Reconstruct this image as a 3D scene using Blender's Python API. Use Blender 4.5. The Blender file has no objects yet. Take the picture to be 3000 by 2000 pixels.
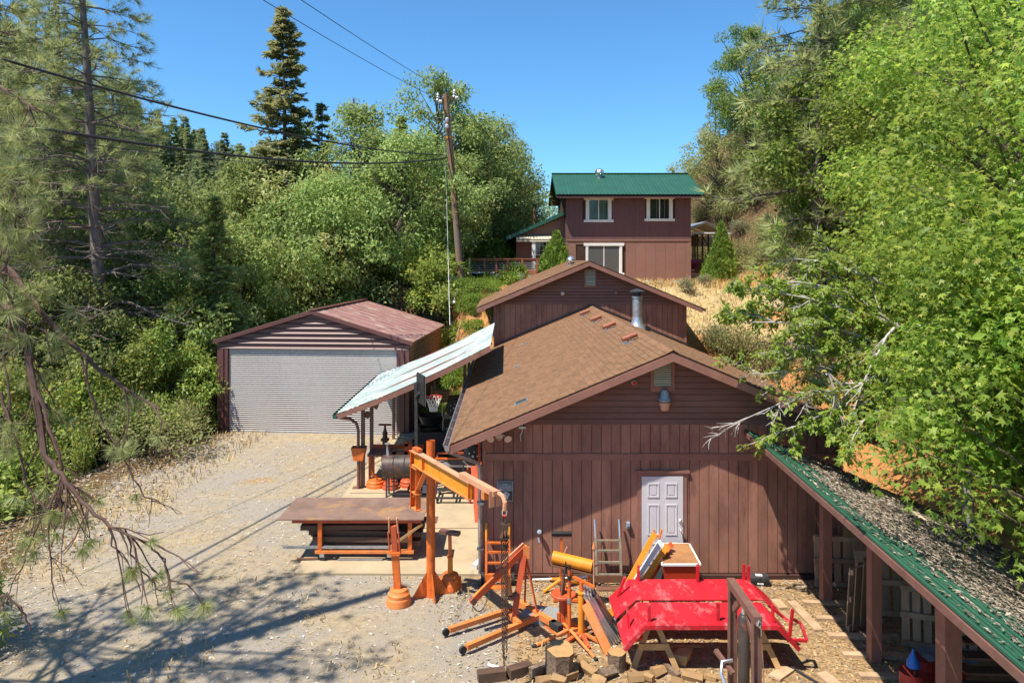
import bpy, bmesh, math, random
import numpy as np
from mathutils import Vector, Matrix

C = bpy.context.scene.collection
SC = bpy.context.scene
PI = math.pi
RAD = math.radians
random.seed(7)
RNG = np.random.default_rng(7)

# ------------------------------------------------------------------ camera, sky, sun, exposure
CAMZ = 6.6
F = 2150.0
cam_d = bpy.data.cameras.new('camera')
cam = bpy.data.objects.new('camera', cam_d); C.objects.link(cam)
cam.location = (0, 0, CAMZ); cam.rotation_euler = (PI/2, 0, 0)
cam_d.sensor_width = 36; cam_d.lens = 36*F/3000
cam_d.shift_x = 16/3000; cam_d.shift_y = -240/3000
cam_d.clip_start = .1; cam_d.clip_end = 4000
SC.camera = cam

SUN_FROM = Vector((-0.42, -0.30, 1.0)).normalized()        # towards the sun
w = bpy.data.worlds.new('World'); SC.world = w; w.use_nodes = True
nt = w.node_tree; nt.nodes.clear()
sky = nt.nodes.new('ShaderNodeTexSky'); sky.sky_type = 'NISHITA'; sky.sun_disc = False
sky.sun_elevation = math.asin(SUN_FROM.z)
sky.sun_rotation = math.atan2(SUN_FROM.x, SUN_FROM.y)
sky.altitude = 300; sky.air_density = 1.0; sky.dust_density = 0.25; sky.ozone_density = 1.0
bg = nt.nodes.new('ShaderNodeBackground'); bg.inputs[1].default_value = 0.15
wo = nt.nodes.new('ShaderNodeOutputWorld')
tint = nt.nodes.new('ShaderNodeMix'); tint.data_type = 'RGBA'; tint.blend_type = 'MULTIPLY'; tint.inputs[0].default_value = 1; tint.inputs[7].default_value = (.29,.53,.70,1)
nt.links.new(sky.outputs[0], tint.inputs[6]); nt.links.new(tint.outputs[2], bg.inputs[0]); nt.links.new(bg.outputs[0], wo.inputs[0])
sun_d = bpy.data.lights.new('sun', 'SUN'); sun_d.energy = 4.25; sun_d.angle = RAD(.5); sun_d.color = (1, .93, .81)
sun = bpy.data.objects.new('sun', sun_d); C.objects.link(sun)
sun.rotation_euler = SUN_FROM.to_track_quat('Z', 'Y').to_euler()
sun.location = SUN_FROM*60
SC.view_settings.view_transform = 'Standard'; SC.view_settings.look = 'None'
SC.view_settings.exposure = 0.92; SC.view_settings.gamma = 1; SC.view_settings.use_curve_mapping = False
SC.cycles.use_denoising = True
SC.cycles.max_bounces = 10; SC.cycles.diffuse_bounces = 6; SC.cycles.glossy_bounces = 2
SC.cycles.transmission_bounces = 6; SC.cycles.transparent_max_bounces = 4

# ------------------------------------------------------------------ where a thing seen in the photograph stands
def P(px, py, Y):
    return Vector(((px-1484)*Y/F, Y, CAMZ-(py-760)*Y/F))
def G(px, py, z=0.0):
    Y = F*(CAMZ-z)/(py-760)
    return Vector(((px-1484)*Y/F, Y, z))

# ------------------------------------------------------------------ mesh builder
ORG = {}
def V(*a): return Vector(a)
class MB:
    def __init__(s): s.v = []; s.f = []
    def add(s, vs, fs):
        o = len(s.v); s.v += [tuple(p) for p in vs]; s.f += [tuple(o+i for i in f) for f in fs]; return s
    def box(s, x0, x1, y0, y1, z0, z1, rot=None, piv=None):
        vs = [Vector(p) for p in ((x0,y0,z0),(x1,y0,z0),(x1,y1,z0),(x0,y1,z0),(x0,y0,z1),(x1,y0,z1),(x1,y1,z1),(x0,y1,z1))]
        if rot is not None:
            piv = Vector(piv) if piv is not None else Vector(((x0+x1)/2,(y0+y1)/2,(z0+z1)/2))
            vs = [piv+rot@(p-piv) for p in vs]
        return s.add(vs, ((0,3,2,1),(4,5,6,7),(0,1,5,4),(1,2,6,5),(2,3,7,6),(3,0,4,7)))
    def bar(s, p0, p1, w, h=None, up=(0,0,1)):
        h = w if h is None else h
        p0 = Vector(p0); p1 = Vector(p1); d = (p1-p0).normalized(); u = Vector(up)
        if abs(d.dot(u)) > .98: u = Vector((0,1,0))
        r = d.cross(u).normalized()*w/2; u = r.cross(d).normalized()*h/2
        vs = [p0-r-u,p0+r-u,p0+r+u,p0-r+u,p1-r-u,p1+r-u,p1+r+u,p1-r+u]
        return s.add(vs, ((0,1,2,3),(4,7,6,5),(0,4,5,1),(1,5,6,2),(2,6,7,3),(3,7,4,0)))
    def tube(s, pts, r, n=8, cap=True):
        pts = [Vector(p) for p in pts]; k = len(pts)
        rs = [r]*k if not hasattr(r, '__len__') else r
        vs = []; prev = None
        for i, p in enumerate(pts):
            d = (pts[min(i+1,k-1)]-pts[max(i-1,0)]).normalized()
            a = prev if prev is not None else (Vector((0,0,1)) if abs(d.z) < .9 else Vector((1,0,0)))
            a = (a-d*a.dot(d)).normalized(); prev = a; b = d.cross(a)
            vs += [p+(a*math.cos(2*PI*j/n)+b*math.sin(2*PI*j/n))*rs[i] for j in range(n)]
        fs = [(i*n+j, i*n+(j+1)%n, (i+1)*n+(j+1)%n, (i+1)*n+j) for i in range(k-1) for j in range(n)]
        if cap: fs += [tuple(range(n-1,-1,-1)), tuple((k-1)*n+j for j in range(n))]
        return s.add(vs, fs)
    def cyl(s, p0, p1, r, r2=None, n=12): return s.tube([p0,p1], [r, r if r2 is None else r2], n)
    def lathe(s, o, prof, n=20, axis=(0,0,1), cap=True):
        o = Vector(o); q = Vector((0,0,1)).rotation_difference(Vector(axis))
        vs = [o+q@Vector((r*math.cos(2*PI*j/n), r*math.sin(2*PI*j/n), z)) for r, z in prof for j in range(n)]
        k = len(prof)
        fs = [(i*n+j, i*n+(j+1)%n, (i+1)*n+(j+1)%n, (i+1)*n+j) for i in range(k-1) for j in range(n)]
        if cap: fs += [tuple(range(n-1,-1,-1)), tuple((k-1)*n+j for j in range(n))]
        return s.add(vs, fs)
    def prism(s, poly, ext):
        poly = [Vector(p) for p in poly]; e = Vector(ext); n = len(poly)
        return s.add(poly+[p+e for p in poly], [tuple(range(n)), tuple(range(2*n-1,n-1,-1))]+[(i,n+i,n+(i+1)%n,(i+1)%n) for i in range(n)])
    def quad(s, *p): return s.add(p, (tuple(range(len(p))),))
    def mesh(s, name, mat, org=(0,0,0), smooth=True):
        me = bpy.data.meshes.new(name)
        o = Vector(org)
        me.from_pydata([(p[0]-o.x,p[1]-o.y,p[2]-o.z) for p in s.v], [], s.f)
        bm = bmesh.new(); bm.from_mesh(me); bmesh.ops.recalc_face_normals(bm, faces=bm.faces); bm.to_mesh(me); bm.free()
        if mat: me.materials.append(mat)
        if smooth:
            me.shade_smooth(); me.set_sharp_from_angle(angle=RAD(38))
        return me
    def build(s, name, mat, parent=None, smooth=True, label=None, stuff=False):
        org = ORG.get(parent.name, (0,0,0)) if parent else (0,0,0)
        o = bpy.data.objects.new(name, s.mesh(name, mat, org, smooth)); C.objects.link(o)
        if parent: o.parent = parent; ORG[o.name] = org
        if label: o['label'] = label
        if stuff: o['kind'] = 'stuff'
        return o
def objm(name, me, parent=None, loc=None):
    o = bpy.data.objects.new(name, me); C.objects.link(o)
    if parent: o.parent = parent; ORG[o.name] = ORG.get(parent.name, (0,0,0))
    if loc is not None: o.location = loc
    return o
def tag(o, label=None, cat=None, group=None, kind=None):
    for k, v in (('label',label),('category',cat),('group',group),('kind',kind)):
        if v: o[k] = v
    return o
def thing(name, label, cat, loc=(0,0,0), group=None, rz=0):
    o = bpy.data.objects.new(name, None); C.objects.link(o); o.empty_display_size = .2
    o.location = loc; o.rotation_euler = (0,0,rz); ORG[o.name] = tuple(loc)
    return tag(o, label, cat, group)
def single(mb, name, mat, label, cat, group=None, smooth=True):
    z = min(p[2] for p in mb.v); x = sum(p[0] for p in mb.v)/len(mb.v); y = sum(p[1] for p in mb.v)/len(mb.v)
    o = bpy.data.objects.new(name, mb.mesh(name, mat, (x,y,z), smooth)); C.objects.link(o); o.location = (x,y,z)
    return tag(o, label, cat, group)
def copy_tree(o, parent=None):
    c = o.copy(); C.objects.link(c)
    if parent: c.parent = parent
    for ch in list(o.children): copy_tree(ch, c)
    return c

# ------------------------------------------------------------------ materials
def nd(t, typ, **kw):
    n = t.nodes.new(typ)
    for k, v in kw.items(): setattr(n, k, v)
    return n
def M(name, col, rough=.6, metal=0, var=.18, scale=3, stretch=(1,1,1), col2=None, rand=0, island=0, bump=0, bscale=60, wear=None, wscale=5, wamt=.55, spec=.4, coat=0):
    m = bpy.data.materials.new(name); m.use_nodes = True; t = m.node_tree; L = t.links.new
    bs = t.nodes['Principled BSDF']
    bs.inputs['Roughness'].default_value = rough; bs.inputs['Metallic'].default_value = metal
    bs.inputs['Specular IOR Level'].default_value = spec
    if coat: bs.inputs['Coat Weight'].default_value = coat
    geo = nd(t, 'ShaderNodeNewGeometry')
    mp = nd(t, 'ShaderNodeMapping'); mp.inputs['Scale'].default_value = stretch; L(geo.outputs['Position'], mp.inputs[0])
    n1 = nd(t, 'ShaderNodeTexNoise'); n1.inputs['Scale'].default_value = scale; n1.inputs['Detail'].default_value = 6; n1.inputs['Roughness'].default_value = .65
    L(mp.outputs[0], n1.inputs[0])
    cr = nd(t, 'ShaderNodeValToRGB'); cr.color_ramp.elements[0].position = .32; cr.color_ramp.elements[1].position = .68
    a = tuple(c*(1-var) for c in col)+(1,); b = tuple(min(1,c*(1+var)) for c in (col2 or col))+(1,)
    cr.color_ramp.elements[0].color = a; cr.color_ramp.elements[1].color = b
    L(n1.outputs[0], cr.inputs[0]); out = cr.outputs[0]
    if wear:
        n2 = nd(t, 'ShaderNodeTexNoise'); n2.inputs['Scale'].default_value = wscale; n2.inputs['Detail'].default_value = 8; n2.inputs['Roughness'].default_value = .7
        L(mp.outputs[0], n2.inputs[0])
        r2 = nd(t, 'ShaderNodeValToRGB'); r2.color_ramp.elements[0].position = wamt; r2.color_ramp.elements[1].position = wamt+.12
        L(n2.outputs[0], r2.inputs[0])
        mx = nd(t, 'ShaderNodeMix', data_type='RGBA'); L(r2.outputs[0], mx.inputs[0]); L(out, mx.inputs[6]); mx.inputs[7].default_value = tuple(wear)+(1,)
        out = mx.outputs[2]
    for amt, src in ((rand,'o'),(island,'i')):
        if amt:
            s_ = nd(t, 'ShaderNodeObjectInfo').outputs['Random'] if src == 'o' else geo.outputs['Random Per Island']
            mr = nd(t, 'ShaderNodeMapRange'); L(s_, mr.inputs[0]); mr.inputs[3].default_value = 1-amt; mr.inputs[4].default_value = 1+amt
            hs = nd(t, 'ShaderNodeHueSaturation'); L(mr.outputs[0], hs.inputs['Value']); L(out, hs.inputs['Color']); out = hs.outputs[0]
    L(out, bs.inputs['Base Color'])
    if bump:
        n3 = nd(t, 'ShaderNodeTexNoise'); n3.inputs['Scale'].default_value = bscale; n3.inputs['Detail'].default_value = 4
        L(mp.outputs[0], n3.inputs[0])
        bp = nd(t, 'ShaderNodeBump'); bp.inputs['Strength'].default_value = bump; bp.inputs['Distance'].default_value = .02
        L(n3.outputs[0], bp.inputs['Height']); L(bp.outputs[0], bs.inputs['Normal'])
    return m
def leafmat(name, c1, c2, trans=.35, rough=.5, c3=None, spec=.35, rand=.12):
    m = bpy.data.materials.new(name); m.use_nodes = True; t = m.node_tree; L = t.links.new
    bs = t.nodes['Principled BSDF']; bs.inputs['Roughness'].default_value = rough; bs.inputs['Specular IOR Level'].default_value = spec
    geo = nd(t, 'ShaderNodeNewGeometry'); cr = nd(t, 'ShaderNodeValToRGB')
    cr.color_ramp.elements[0].color = tuple(c1)+(1,); cr.color_ramp.elements[1].color = tuple(c2)+(1,)
    if c3:
        e = cr.color_ramp.elements.new(.93); e.color = tuple(c2)+(1,); cr.color_ramp.elements[-1].color = tuple(c3)+(1,)
    L(geo.outputs['Random Per Island'], cr.inputs[0])
    n1 = nd(t, 'ShaderNodeTexNoise'); n1.inputs['Scale'].default_value = .55; L(geo.outputs['Position'], n1.inputs[0])
    oi = nd(t, 'ShaderNodeObjectInfo')
    ad = nd(t, 'ShaderNodeMath', operation='ADD'); L(n1.outputs[0], ad.inputs[0]); L(oi.outputs['Random'], ad.inputs[1])
    mr = nd(t, 'ShaderNodeMapRange'); L(ad.outputs[0], mr.inputs[0]); mr.inputs[1].default_value = .3; mr.inputs[2].default_value = 1.7; mr.inputs[3].default_value = 1-rand*1.6; mr.inputs[4].default_value = 1+rand*1.6
    hs = nd(t, 'ShaderNodeHueSaturation'); L(mr.outputs[0], hs.inputs['Value']); L(cr.outputs[0], hs.inputs['Color'])
    mr2 = nd(t, 'ShaderNodeMapRange'); L(oi.outputs['Random'], mr2.inputs[0]); mr2.inputs[3].default_value = .5-rand*.05; mr2.inputs[4].default_value = .5+rand*.05
    L(mr2.outputs[0], hs.inputs['Hue'])
    L(hs.outputs[0], bs.inputs['Base Color'])
    tr = nd(t, 'ShaderNodeBsdfTranslucent'); hs2 = nd(t, 'ShaderNodeHueSaturation'); hs2.inputs['Hue'].default_value = .485; hs2.inputs['Value'].default_value = 1.5
    L(hs.outputs[0], hs2.inputs['Color']); L(hs2.outputs[0], tr.inputs[0])
    mx = nd(t, 'ShaderNodeMixShader'); mx.inputs[0].default_value = trans
    L(bs.outputs[0], mx.inputs[1]); L(tr.outputs[0], mx.inputs[2]); L(mx.outputs[0], t.nodes['Material Output'].inputs[0])
    return m

BROWN = (.30,.142,.098)
m = {}
m['siding'] = M('brown_stained_siding', BROWN, .75, var=.26, scale=2.2, stretch=(1,1,.3), rand=.12, wear=(.20,.088,.062), wscale=1.3, wamt=.5, bump=.25, bscale=50)
m['siding_lap'] = M('brown_lap_siding', (.235,.105,.075), .75, var=.16, scale=2.2, stretch=(.35,1,1), rand=.08, bump=.25, bscale=50)
m['groove'] = M('dark_brown_groove', (.06,.027,.02), .85)
m['trim'] = M('brown_trim_paint', (.27,.125,.09), .6, var=.15, scale=3, bump=.15)
m['housesiding'] = M('plum_brown_siding', (.25,.13,.10), .7, var=.08, scale=1.5, rand=.035)
m['housesiding_shaded'] = M('shaded_plum_brown_siding', (.16,.078,.078), .7, var=.08, scale=1.5, rand=.04)  # roof overhang's shadow on the upper storey, put into a darker siding colour
m['shingle'] = M('tan_asphalt_shingle', (.20,.112,.064), .95, var=.25, scale=14, rand=.12, island=.12, bump=.5, bscale=150, spec=.1)
m['underlay'] = M('dark_roof_underlay', (.10,.055,.035), .9)
m['greenroof'] = M('green_metal_roofing', (.022,.092,.055), .42, var=.12, scale=1.2, metal=0, spec=.5, rand=.05)
m['greenroof2'] = M('faded_green_metal_roofing', (.028,.10,.062), .42, var=.15, scale=1.5, spec=.55, rand=.06, wear=(.33,.30,.24), wscale=3, wamt=.72)
m['whiteroof'] = M('shiny_pale_metal_roofing', (.34,.41,.38), .28, var=.08, scale=1, spec=.9, rand=.05, wear=(.6,.6,.57), wscale=1.6, wamt=.48)
m['clearpanel'] = M('weathered_cream_fibreglass', (.55,.47,.33), .5, var=.2, scale=3)
m['maroonmetal'] = M('maroon_metal_siding', (.125,.048,.042), .42, var=.1, scale=1.5, spec=.5, rand=.05)
m['maroonroof'] = M('dusty_maroon_metal_roof', (.32,.17,.15), .55, var=.15, scale=1.2, wear=(.42,.31,.24), wscale=1.4, wamt=.52, spec=.3)
m['doorslat'] = M('grey_white_roll_door', (.60,.60,.575), .5, var=.05, scale=2, rand=.04, spec=.4)
m['white'] = M('white_paint', (.78,.77,.74), .5, var=.05)
m['cream'] = M('cream_paint', (.7,.62,.45), .6, var=.1)
m['doorwhite'] = M('pale_grey_door_paint', (.60,.58,.60), .5, var=.05)
m['glass'] = M('dark_window_glass', (.02,.028,.03), .06, var=.1, spec=.8)
m['blind'] = M('grey_window_blind', (.16,.16,.165), .6, var=.05)
m['galv'] = M('galvanised_steel', (.42,.43,.44), .42, metal=.7, var=.2, scale=8)
m['alu'] = M('bright_aluminium', (.72,.72,.73), .3, metal=.85, var=.1, scale=8)
m['chrome'] = M('bright_turbine_metal', (.75,.75,.75), .25, metal=.9, var=.1)
m['orange'] = M('orange_paint', (.64,.14,.022), .5, var=.25, scale=5, wear=(.30,.09,.035), wscale=9, wamt=.56, spec=.45)
m['orange2'] = M('sun_faded_orange_paint', (.68,.20,.05), .55, var=.18, scale=4, wear=(.5,.24,.12), wscale=6, wamt=.55)
m['redorange'] = M('red_orange_paint', (.50,.085,.028), .55, var=.18, scale=4, wear=(.2,.06,.03), wscale=7, wamt=.62)
m['yelorange'] = M('yellow_orange_paint', (.72,.26,.02), .5, var=.15, scale=5, wear=(.45,.12,.02), wscale=6, wamt=.6)
m['pinkwood'] = M('faded_salmon_timber', (.58,.27,.15), .7, var=.15, scale=5, stretch=(.4,.4,1), bump=.2)
m['red'] = M('bright_red_paint', (.52,.014,.026), .5, var=.28, scale=2.2, stretch=(1,.45,1), wear=(.58,.13,.13), wscale=4.5, wamt=.53, bump=.1, bscale=30, spec=.4)
m['tubred'] = M('red_plastic', (.55,.05,.02), .4, var=.1)
m['rust'] = M('rusty_brown_steel', (.16,.075,.045), .6, var=.25, scale=3, wear=(.27,.12,.045), wscale=1.6, wamt=.6, spec=.4)
m['steelplate'] = M('brown_steel_plate', (.25,.155,.115), .45, var=.25, scale=2, wear=(.42,.23,.10), wscale=1.7, wamt=.52, spec=.5, metal=.15)
m['brownsteel'] = M('brown_primer_steel', (.17,.085,.065), .5, var=.2, scale=5, wear=(.09,.05,.035), wscale=9, wamt=.6)
m['barrel'] = M('burnt_steel_drum', (.07,.055,.05), .5, var=.3, scale=4, wear=(.22,.085,.05), wscale=3, wamt=.52, metal=.3)
m['darksteel'] = M('dark_grey_steel', (.06,.06,.065), .45, metal=.4, var=.3, scale=8)
m['ventbrown'] = M('rust_brown_vent', (.30,.095,.05), .55, var=.2, scale=6)
m['logbark'] = M('brown_log_bark', (.17,.115,.075), .95, var=.5, scale=14, bump=1, bscale=30, wear=(.34,.25,.15), wscale=9, wamt=.58)
m['splitwood'] = M('split_firewood', (.40,.255,.12), .85, var=.35, scale=9, stretch=(1,1,1), col2=(.25,.14,.06), rand=.25, bump=.4, bscale=25)
m['black'] = M('black_plastic', (.018,.018,.02), .45, var=.2)
m['rubber'] = M('black_rubber', (.025,.025,.025), .8, var=.2)
m['chainm'] = M('rusty_chain_steel', (.10,.06,.045), .5, metal=.4, var=.3, scale=20)
m['blackcase'] = M('charcoal_case_plastic', (.045,.05,.055), .5, var=.1)
m['concrete'] = M('tan_concrete', (.40,.315,.20), .85, var=.14, scale=1.2, wear=(.28,.22,.15), wscale=1.1, wamt=.6, bump=.15, bscale=25)
m['timber'] = M('weathered_dark_timber', (.11,.06,.038), .8, var=.3, scale=3, stretch=(.2,1,1), rand=.2, bump=.3)
m['pallet'] = M('weathered_pallet_wood', (.40,.27,.165), .85, var=.25, scale=4, stretch=(1,1,.25), rand=.2, bump=.3)
m['newwood'] = M('raw_pine_lumber', (.45,.27,.115), .75, var=.18, scale=5, rand=.1, bump=.15)
m['plywood'] = M('stained_plywood', (.33,.16,.065), .6, var=.22, scale=3)
m['bark'] = M('grey_brown_bark', (.10,.075,.06), .95, var=.4, scale=7, stretch=(1,1,.3), bump=1, bscale=22)
m['pinebark'] = M('dark_pine_bark', (.15,.115,.10), .95, var=.45, scale=8, stretch=(1,1,.3), bump=1, bscale=18)
m['twig'] = M('red_brown_twig', (.10,.055,.042), .85, var=.3, scale=10)
m['deadtwig'] = M('silver_grey_dead_twig', (.42,.38,.35), .85, var=.25, scale=10)
m['cutwood'] = M('cut_wood_face', (.47,.29,.12), .8, var=.3, scale=12, col2=(.36,.2,.08), bump=.2)
m['polewood'] = M('weathered_pole_wood', (.27,.155,.09), .85, var=.3, scale=5, stretch=(1,1,.12), wear=(.19,.155,.13), wscale=2, wamt=.52, bump=.3)
m['wire'] = M('black_cable', (.02,.02,.022), .6)
m['deckwood'] = M('red_brown_deck_stain', (.30,.105,.05), .65, var=.15, scale=3, rand=.08)
m['deckskirt'] = M('orange_brown_skirt_board', (.36,.15,.07), .7, var=.12, scale=3, rand=.06)
m['tan'] = M('tan_side_panel', (.22,.13,.075), .75, var=.25, scale=2, rand=.08)
m['rock'] = M('grey_rock', (.30,.26,.22), .95, var=.3, scale=6, bump=.6, bscale=15)
m['pvc'] = M('white_pvc', (.72,.7,.68), .45, var=.05)
m['carred'] = M('red_car_paint', (.35,.012,.014), .25, var=.05, coat=.6)
m['blue'] = M('blue_plastic', (.02,.14,.50), .4, var=.08)
m['drumred'] = M('red_fuel_drum', (.36,.035,.03), .5, var=.2, wear=(.16,.03,.03), wscale=5, wamt=.6)
m['signgrey'] = M('slate_sign_face', (.17,.19,.22), .5, var=.25, scale=12)
m['signpale'] = M('pale_sign_ink', (.48,.5,.53), .6, var=.1)
m['signdark'] = M('dark_sign_ink', (.03,.03,.035), .6, var=.1)
m['amber'] = M('peach_lamp_lens', (.62,.34,.22), .35, var=.05)
m['lampgrey'] = M('blue_grey_lamp_housing', (.28,.34,.40), .4, var=.1)
m['flood'] = M('beige_floodlight', (.62,.48,.36), .5, var=.08)
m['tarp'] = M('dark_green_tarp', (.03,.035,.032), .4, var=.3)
m['net'] = M('white_cord_net', (.75,.73,.66), .8, var=.1)
m['rimred'] = M('red_hoop_paint', (.55,.03,.02), .4)
m['stonewhite'] = M('pale_stone', (.5,.46,.4), .9, var=.15, scale=10, island=.2)
m['litter'] = M('dry_leaf_litter', (.27,.22,.17), .9, var=.3, scale=20, island=.6)
m['straw'] = M('dry_straw', (.50,.35,.15), .9, var=.2, scale=5, island=.3)
m['chips'] = M('wood_chips', (.36,.25,.13), .9, var=.2, scale=5, island=.45)
m['drygrass'] = M('dry_hill_grass', (.46,.32,.13), .9, var=.2, scale=2, island=.35)
# foliage
m['oak'] = leafmat('oak_leaf', (.13,.19,.05), (.34,.41,.13), .42, .5, spec=.32, rand=.25)
m['oakgreen'] = leafmat('fresh_oak_leaf', (.075,.15,.02), (.25,.36,.065), .42, .5, c3=(.42,.42,.12), spec=.32, rand=.24)
m['oakdry'] = leafmat('dusty_oak_leaf', (.19,.22,.065), (.41,.43,.16), .4, .5, c3=(.5,.34,.11), spec=.32, rand=.18)
m['gum'] = leafmat('bright_star_leaf', (.11,.215,.028), (.37,.49,.08), .5, .5, c3=(.54,.52,.16), spec=.3, rand=.28)
m['cherry'] = leafmat('bright_oval_leaf', (.09,.20,.02), (.25,.37,.045), .42, .5, c3=(.36,.40,.06), spec=.25, rand=.12)
m['dog'] = leafmat('fine_green_leaf', (.15,.24,.035), (.31,.40,.07), .45, .5, c3=(.40,.30,.03), spec=.35)
m['fir'] = leafmat('fir_needle_spray', (.20,.235,.10), (.38,.40,.18), .45, .6, c3=(.17,.13,.05), rand=.2)
m['firgreen'] = leafmat('fresh_fir_spray', (.20,.28,.08), (.38,.48,.17), .42, .55, rand=.15)
m['pine'] = leafmat('pine_needle', (.17,.205,.07), (.38,.41,.17), .38, .5, c3=(.36,.31,.11), rand=.15)
m['pinefar'] = leafmat('far_pine_needle', (.15,.20,.085), (.29,.34,.15), .38, .6, rand=.2)
m['deadneedle'] = leafmat('dead_brown_needle', (.25,.10,.05), (.36,.18,.10), .2, .7)
m['shrub'] = leafmat('yard_edge_leaf', (.14,.21,.04), (.34,.40,.09), .42, .5, c3=(.48,.34,.05), rand=.25)
m['bankgreen'] = leafmat('ground_cover_leaf', (.09,.17,.02), (.22,.31,.04), .35, .5, c3=(.34,.26,.07))
m['sage'] = leafmat('grey_sage_leaf', (.16,.17,.085), (.30,.30,.17), .25, .6)
m['manz'] = leafmat('olive_brush_leaf', (.13,.15,.05), (.28,.28,.10), .35, .55, c3=(.3,.2,.1), rand=.18)
# ------------------------------------------------------------------ ground
def sst(a, b, x):
    t = min(1, max(0, (x-a)/(b-a))); return t*t*(3-2*t)
def lerp(a, b, t): return a+(b-a)*t
def terrace(x, y):
    k = max(0, min(1, (y-27.2)/8))**.8
    xl = lerp(-1.6, -7, sst(35.5, 39, y))
    return 5.2*k*sst(xl-1.8, xl, x)
def xr(y):
    if y < 24: return 8.5
    if y < 36: return lerp(8.5, 12.5, (y-24)/12)
    return lerp(12.5, 15, min(1, (y-36)/12))
def hgt(x, y):
    z = terrace(x, y)
    d = x-xr(y)
    if d > 0: z += .95*d if d < 6 else .95*6+.22*min(d-6,30)
    if y > 56 and x > 4: z += .60*min(y-56, 14)*sst(13, 20, x)
    if x < -12: z -= .22*min(-12-x, 16)*sst(-12, -14, x) if x > -60 else .22*16
    if y > 66 and x > 4: z -= .14*min(y-66, 200)
    if y > 70:
        z += 37*sst(-14, -105, x)*sst(75, 200, y)
    if y > 60 and x < 4: z -= 5*sst(60, 75, y)*sst(4, -10, x)
    return z
def gz(x, y): return hgt(x, y)

xs = list(np.arange(-600,-200,80))+list(np.arange(-200,-22,9))+list(np.arange(-22,-12,.8))+list(np.arange(-12,13,.25))+list(np.arange(13,32,.9))+list(np.arange(32,140,9))+list(np.arange(140,601,80))
ys = list(np.arange(-30,-4,3))+list(np.arange(-4,29,.3))+list(np.arange(29,62,.8))+list(np.arange(62,320,9))+list(np.arange(320,1000,80))
nx, ny = len(xs), len(ys)
def wob(x, y):
    return .5*math.sin(x*1.7+y*.9)+.3*math.sin(x*.6-y*2.3+1)+.35*math.sin(3.1*x+1.3*y+2)
gv = []; gcol = []
for j, y in enumerate(ys):
    for i, x in enumerate(xs):
        z = hgt(x, y)
        rough = sst(.05, 1, abs(z)) if abs(x) < 60 else 1
        z += (.012+.16*rough)*wob(x, y)*.5 + rough*.10*wob(x*2.7+3, y*2.3)
        if -6 < x < 7.6 and 15 < y < 37 and z < .3: z = min(z, .004)
        gv.append((x, y, z))
        # masks: R orange soil, G dry grass, B leaf mould / forest floor, A damp brown dirt with chips
        e = wob(x*.8, y*.7)*.7
        orange = sst(.15, 1.2, hgt(x,y)) * (1 if x > 7 or (x > -9 and y > 27) else 0)*(1 if y < 70 else 0)
        dry = sst(-.2, .6, e+.6*math.sin(x*.35+y*.3))*(sst(7,8,x)*sst(21,26,y) + (sst(27,31,y) if x > -3 else 0))
        mould = sst(-10.2+e, -11.8+e, x) * (1 if y < 70 else 1)
        mould = max(mould, sst(55, 70, y)) if x < 4 else mould
        mould = max(mould, sst(29, 31, y)*sst(-2.2,-3.2,x), sst(39.5,41,y)*sst(5,3,x), sst(13,17,x)*.8)
        tk = max(math.exp(-((x+5.6+.09*(y-15))/.28)**2), math.exp(-((x+7.3+.09*(y-15))/.28)**2))*sst(12,15,y)*sst(29,26,y)
        st_ = max(math.exp(-(((x+7.4)/.75)**2+((y-21.9)/.35)**2)), .8*math.exp(-(((x+5.9)/.5)**2+((y-22.4)/.25)**2)))
        dirt = sst(-.6, 1.4, x+e*1.1+(y-13)*.25)*sst(17, 15.5, y)
        gcol.append((orange, min(1, dry), mould, max(dirt, .42*tk*(.6+.4*e), .85*st_)))
gf = [(j*nx+i, j*nx+i+1, (j+1)*nx+i+1, (j+1)*nx+i) for j in range(ny-1) for i in range(nx-1)]
gme = bpy.data.meshes.new('ground'); gme.from_pydata(gv, [], gf); gme.shade_smooth()
ca = gme.color_attributes.new('zone', 'FLOAT_COLOR', 'POINT')
ca.data.foreach_set('color', np.array(gcol, dtype=np.float32).ravel())
ground = objm('ground', gme); ground['kind'] = 'structure'
gm = bpy.data.materials.new('yard_ground'); gm.use_nodes = True; t = gm.node_tree; L = t.links.new
bs = t.nodes['Principled BSDF']; bs.inputs['Roughness'].default_value = .95; bs.inputs['Specular IOR Level'].default_value = .15
geo = nd(t, 'ShaderNodeNewGeometry')
def gn(scale, detail=6, rough=.65, stretch=None):
    n = nd(t, 'ShaderNodeTexNoise'); n.inputs['Scale'].default_value = scale; n.inputs['Detail'].default_value = detail; n.inputs['Roughness'].default_value = rough
    L(geo.outputs['Position'], n.inputs[0]); return n.outputs[0]
def ramp(src, *st):
    r = nd(t, 'ShaderNodeValToRGB'); L(src, r.inputs[0])
    while len(r.color_ramp.elements) < len(st): r.color_ramp.elements.new(.5)
    for e, (p, c) in zip(r.color_ramp.elements, st): e.position = p; e.color = tuple(c)+(1,)
    return r.outputs[0]
def mix(f, a, b):
    x = nd(t, 'ShaderNodeMix', data_type='RGBA'); L(f, x.inputs[0]); L(a, x.inputs[6]); L(b, x.inputs[7]); return x.outputs[2]
fine = gn(38, 4, .8); mid = gn(4.5, 7, .7); big = gn(.42, 5, .6)
gravel = ramp(fine, (.30,(.15,.13,.11)), (.46,(.30,.26,.21)), (.6,(.38,.335,.275)), (.75,(.53,.48,.41)))
sand = ramp(mid, (.3,(.20,.145,.09)), (.5,(.39,.30,.18)), (.72,(.48,.385,.25)))
yard = mix(ramp(big, (.42,(0,0,0)), (.62,(.8,.8,.8))), gravel, sand)
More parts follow.
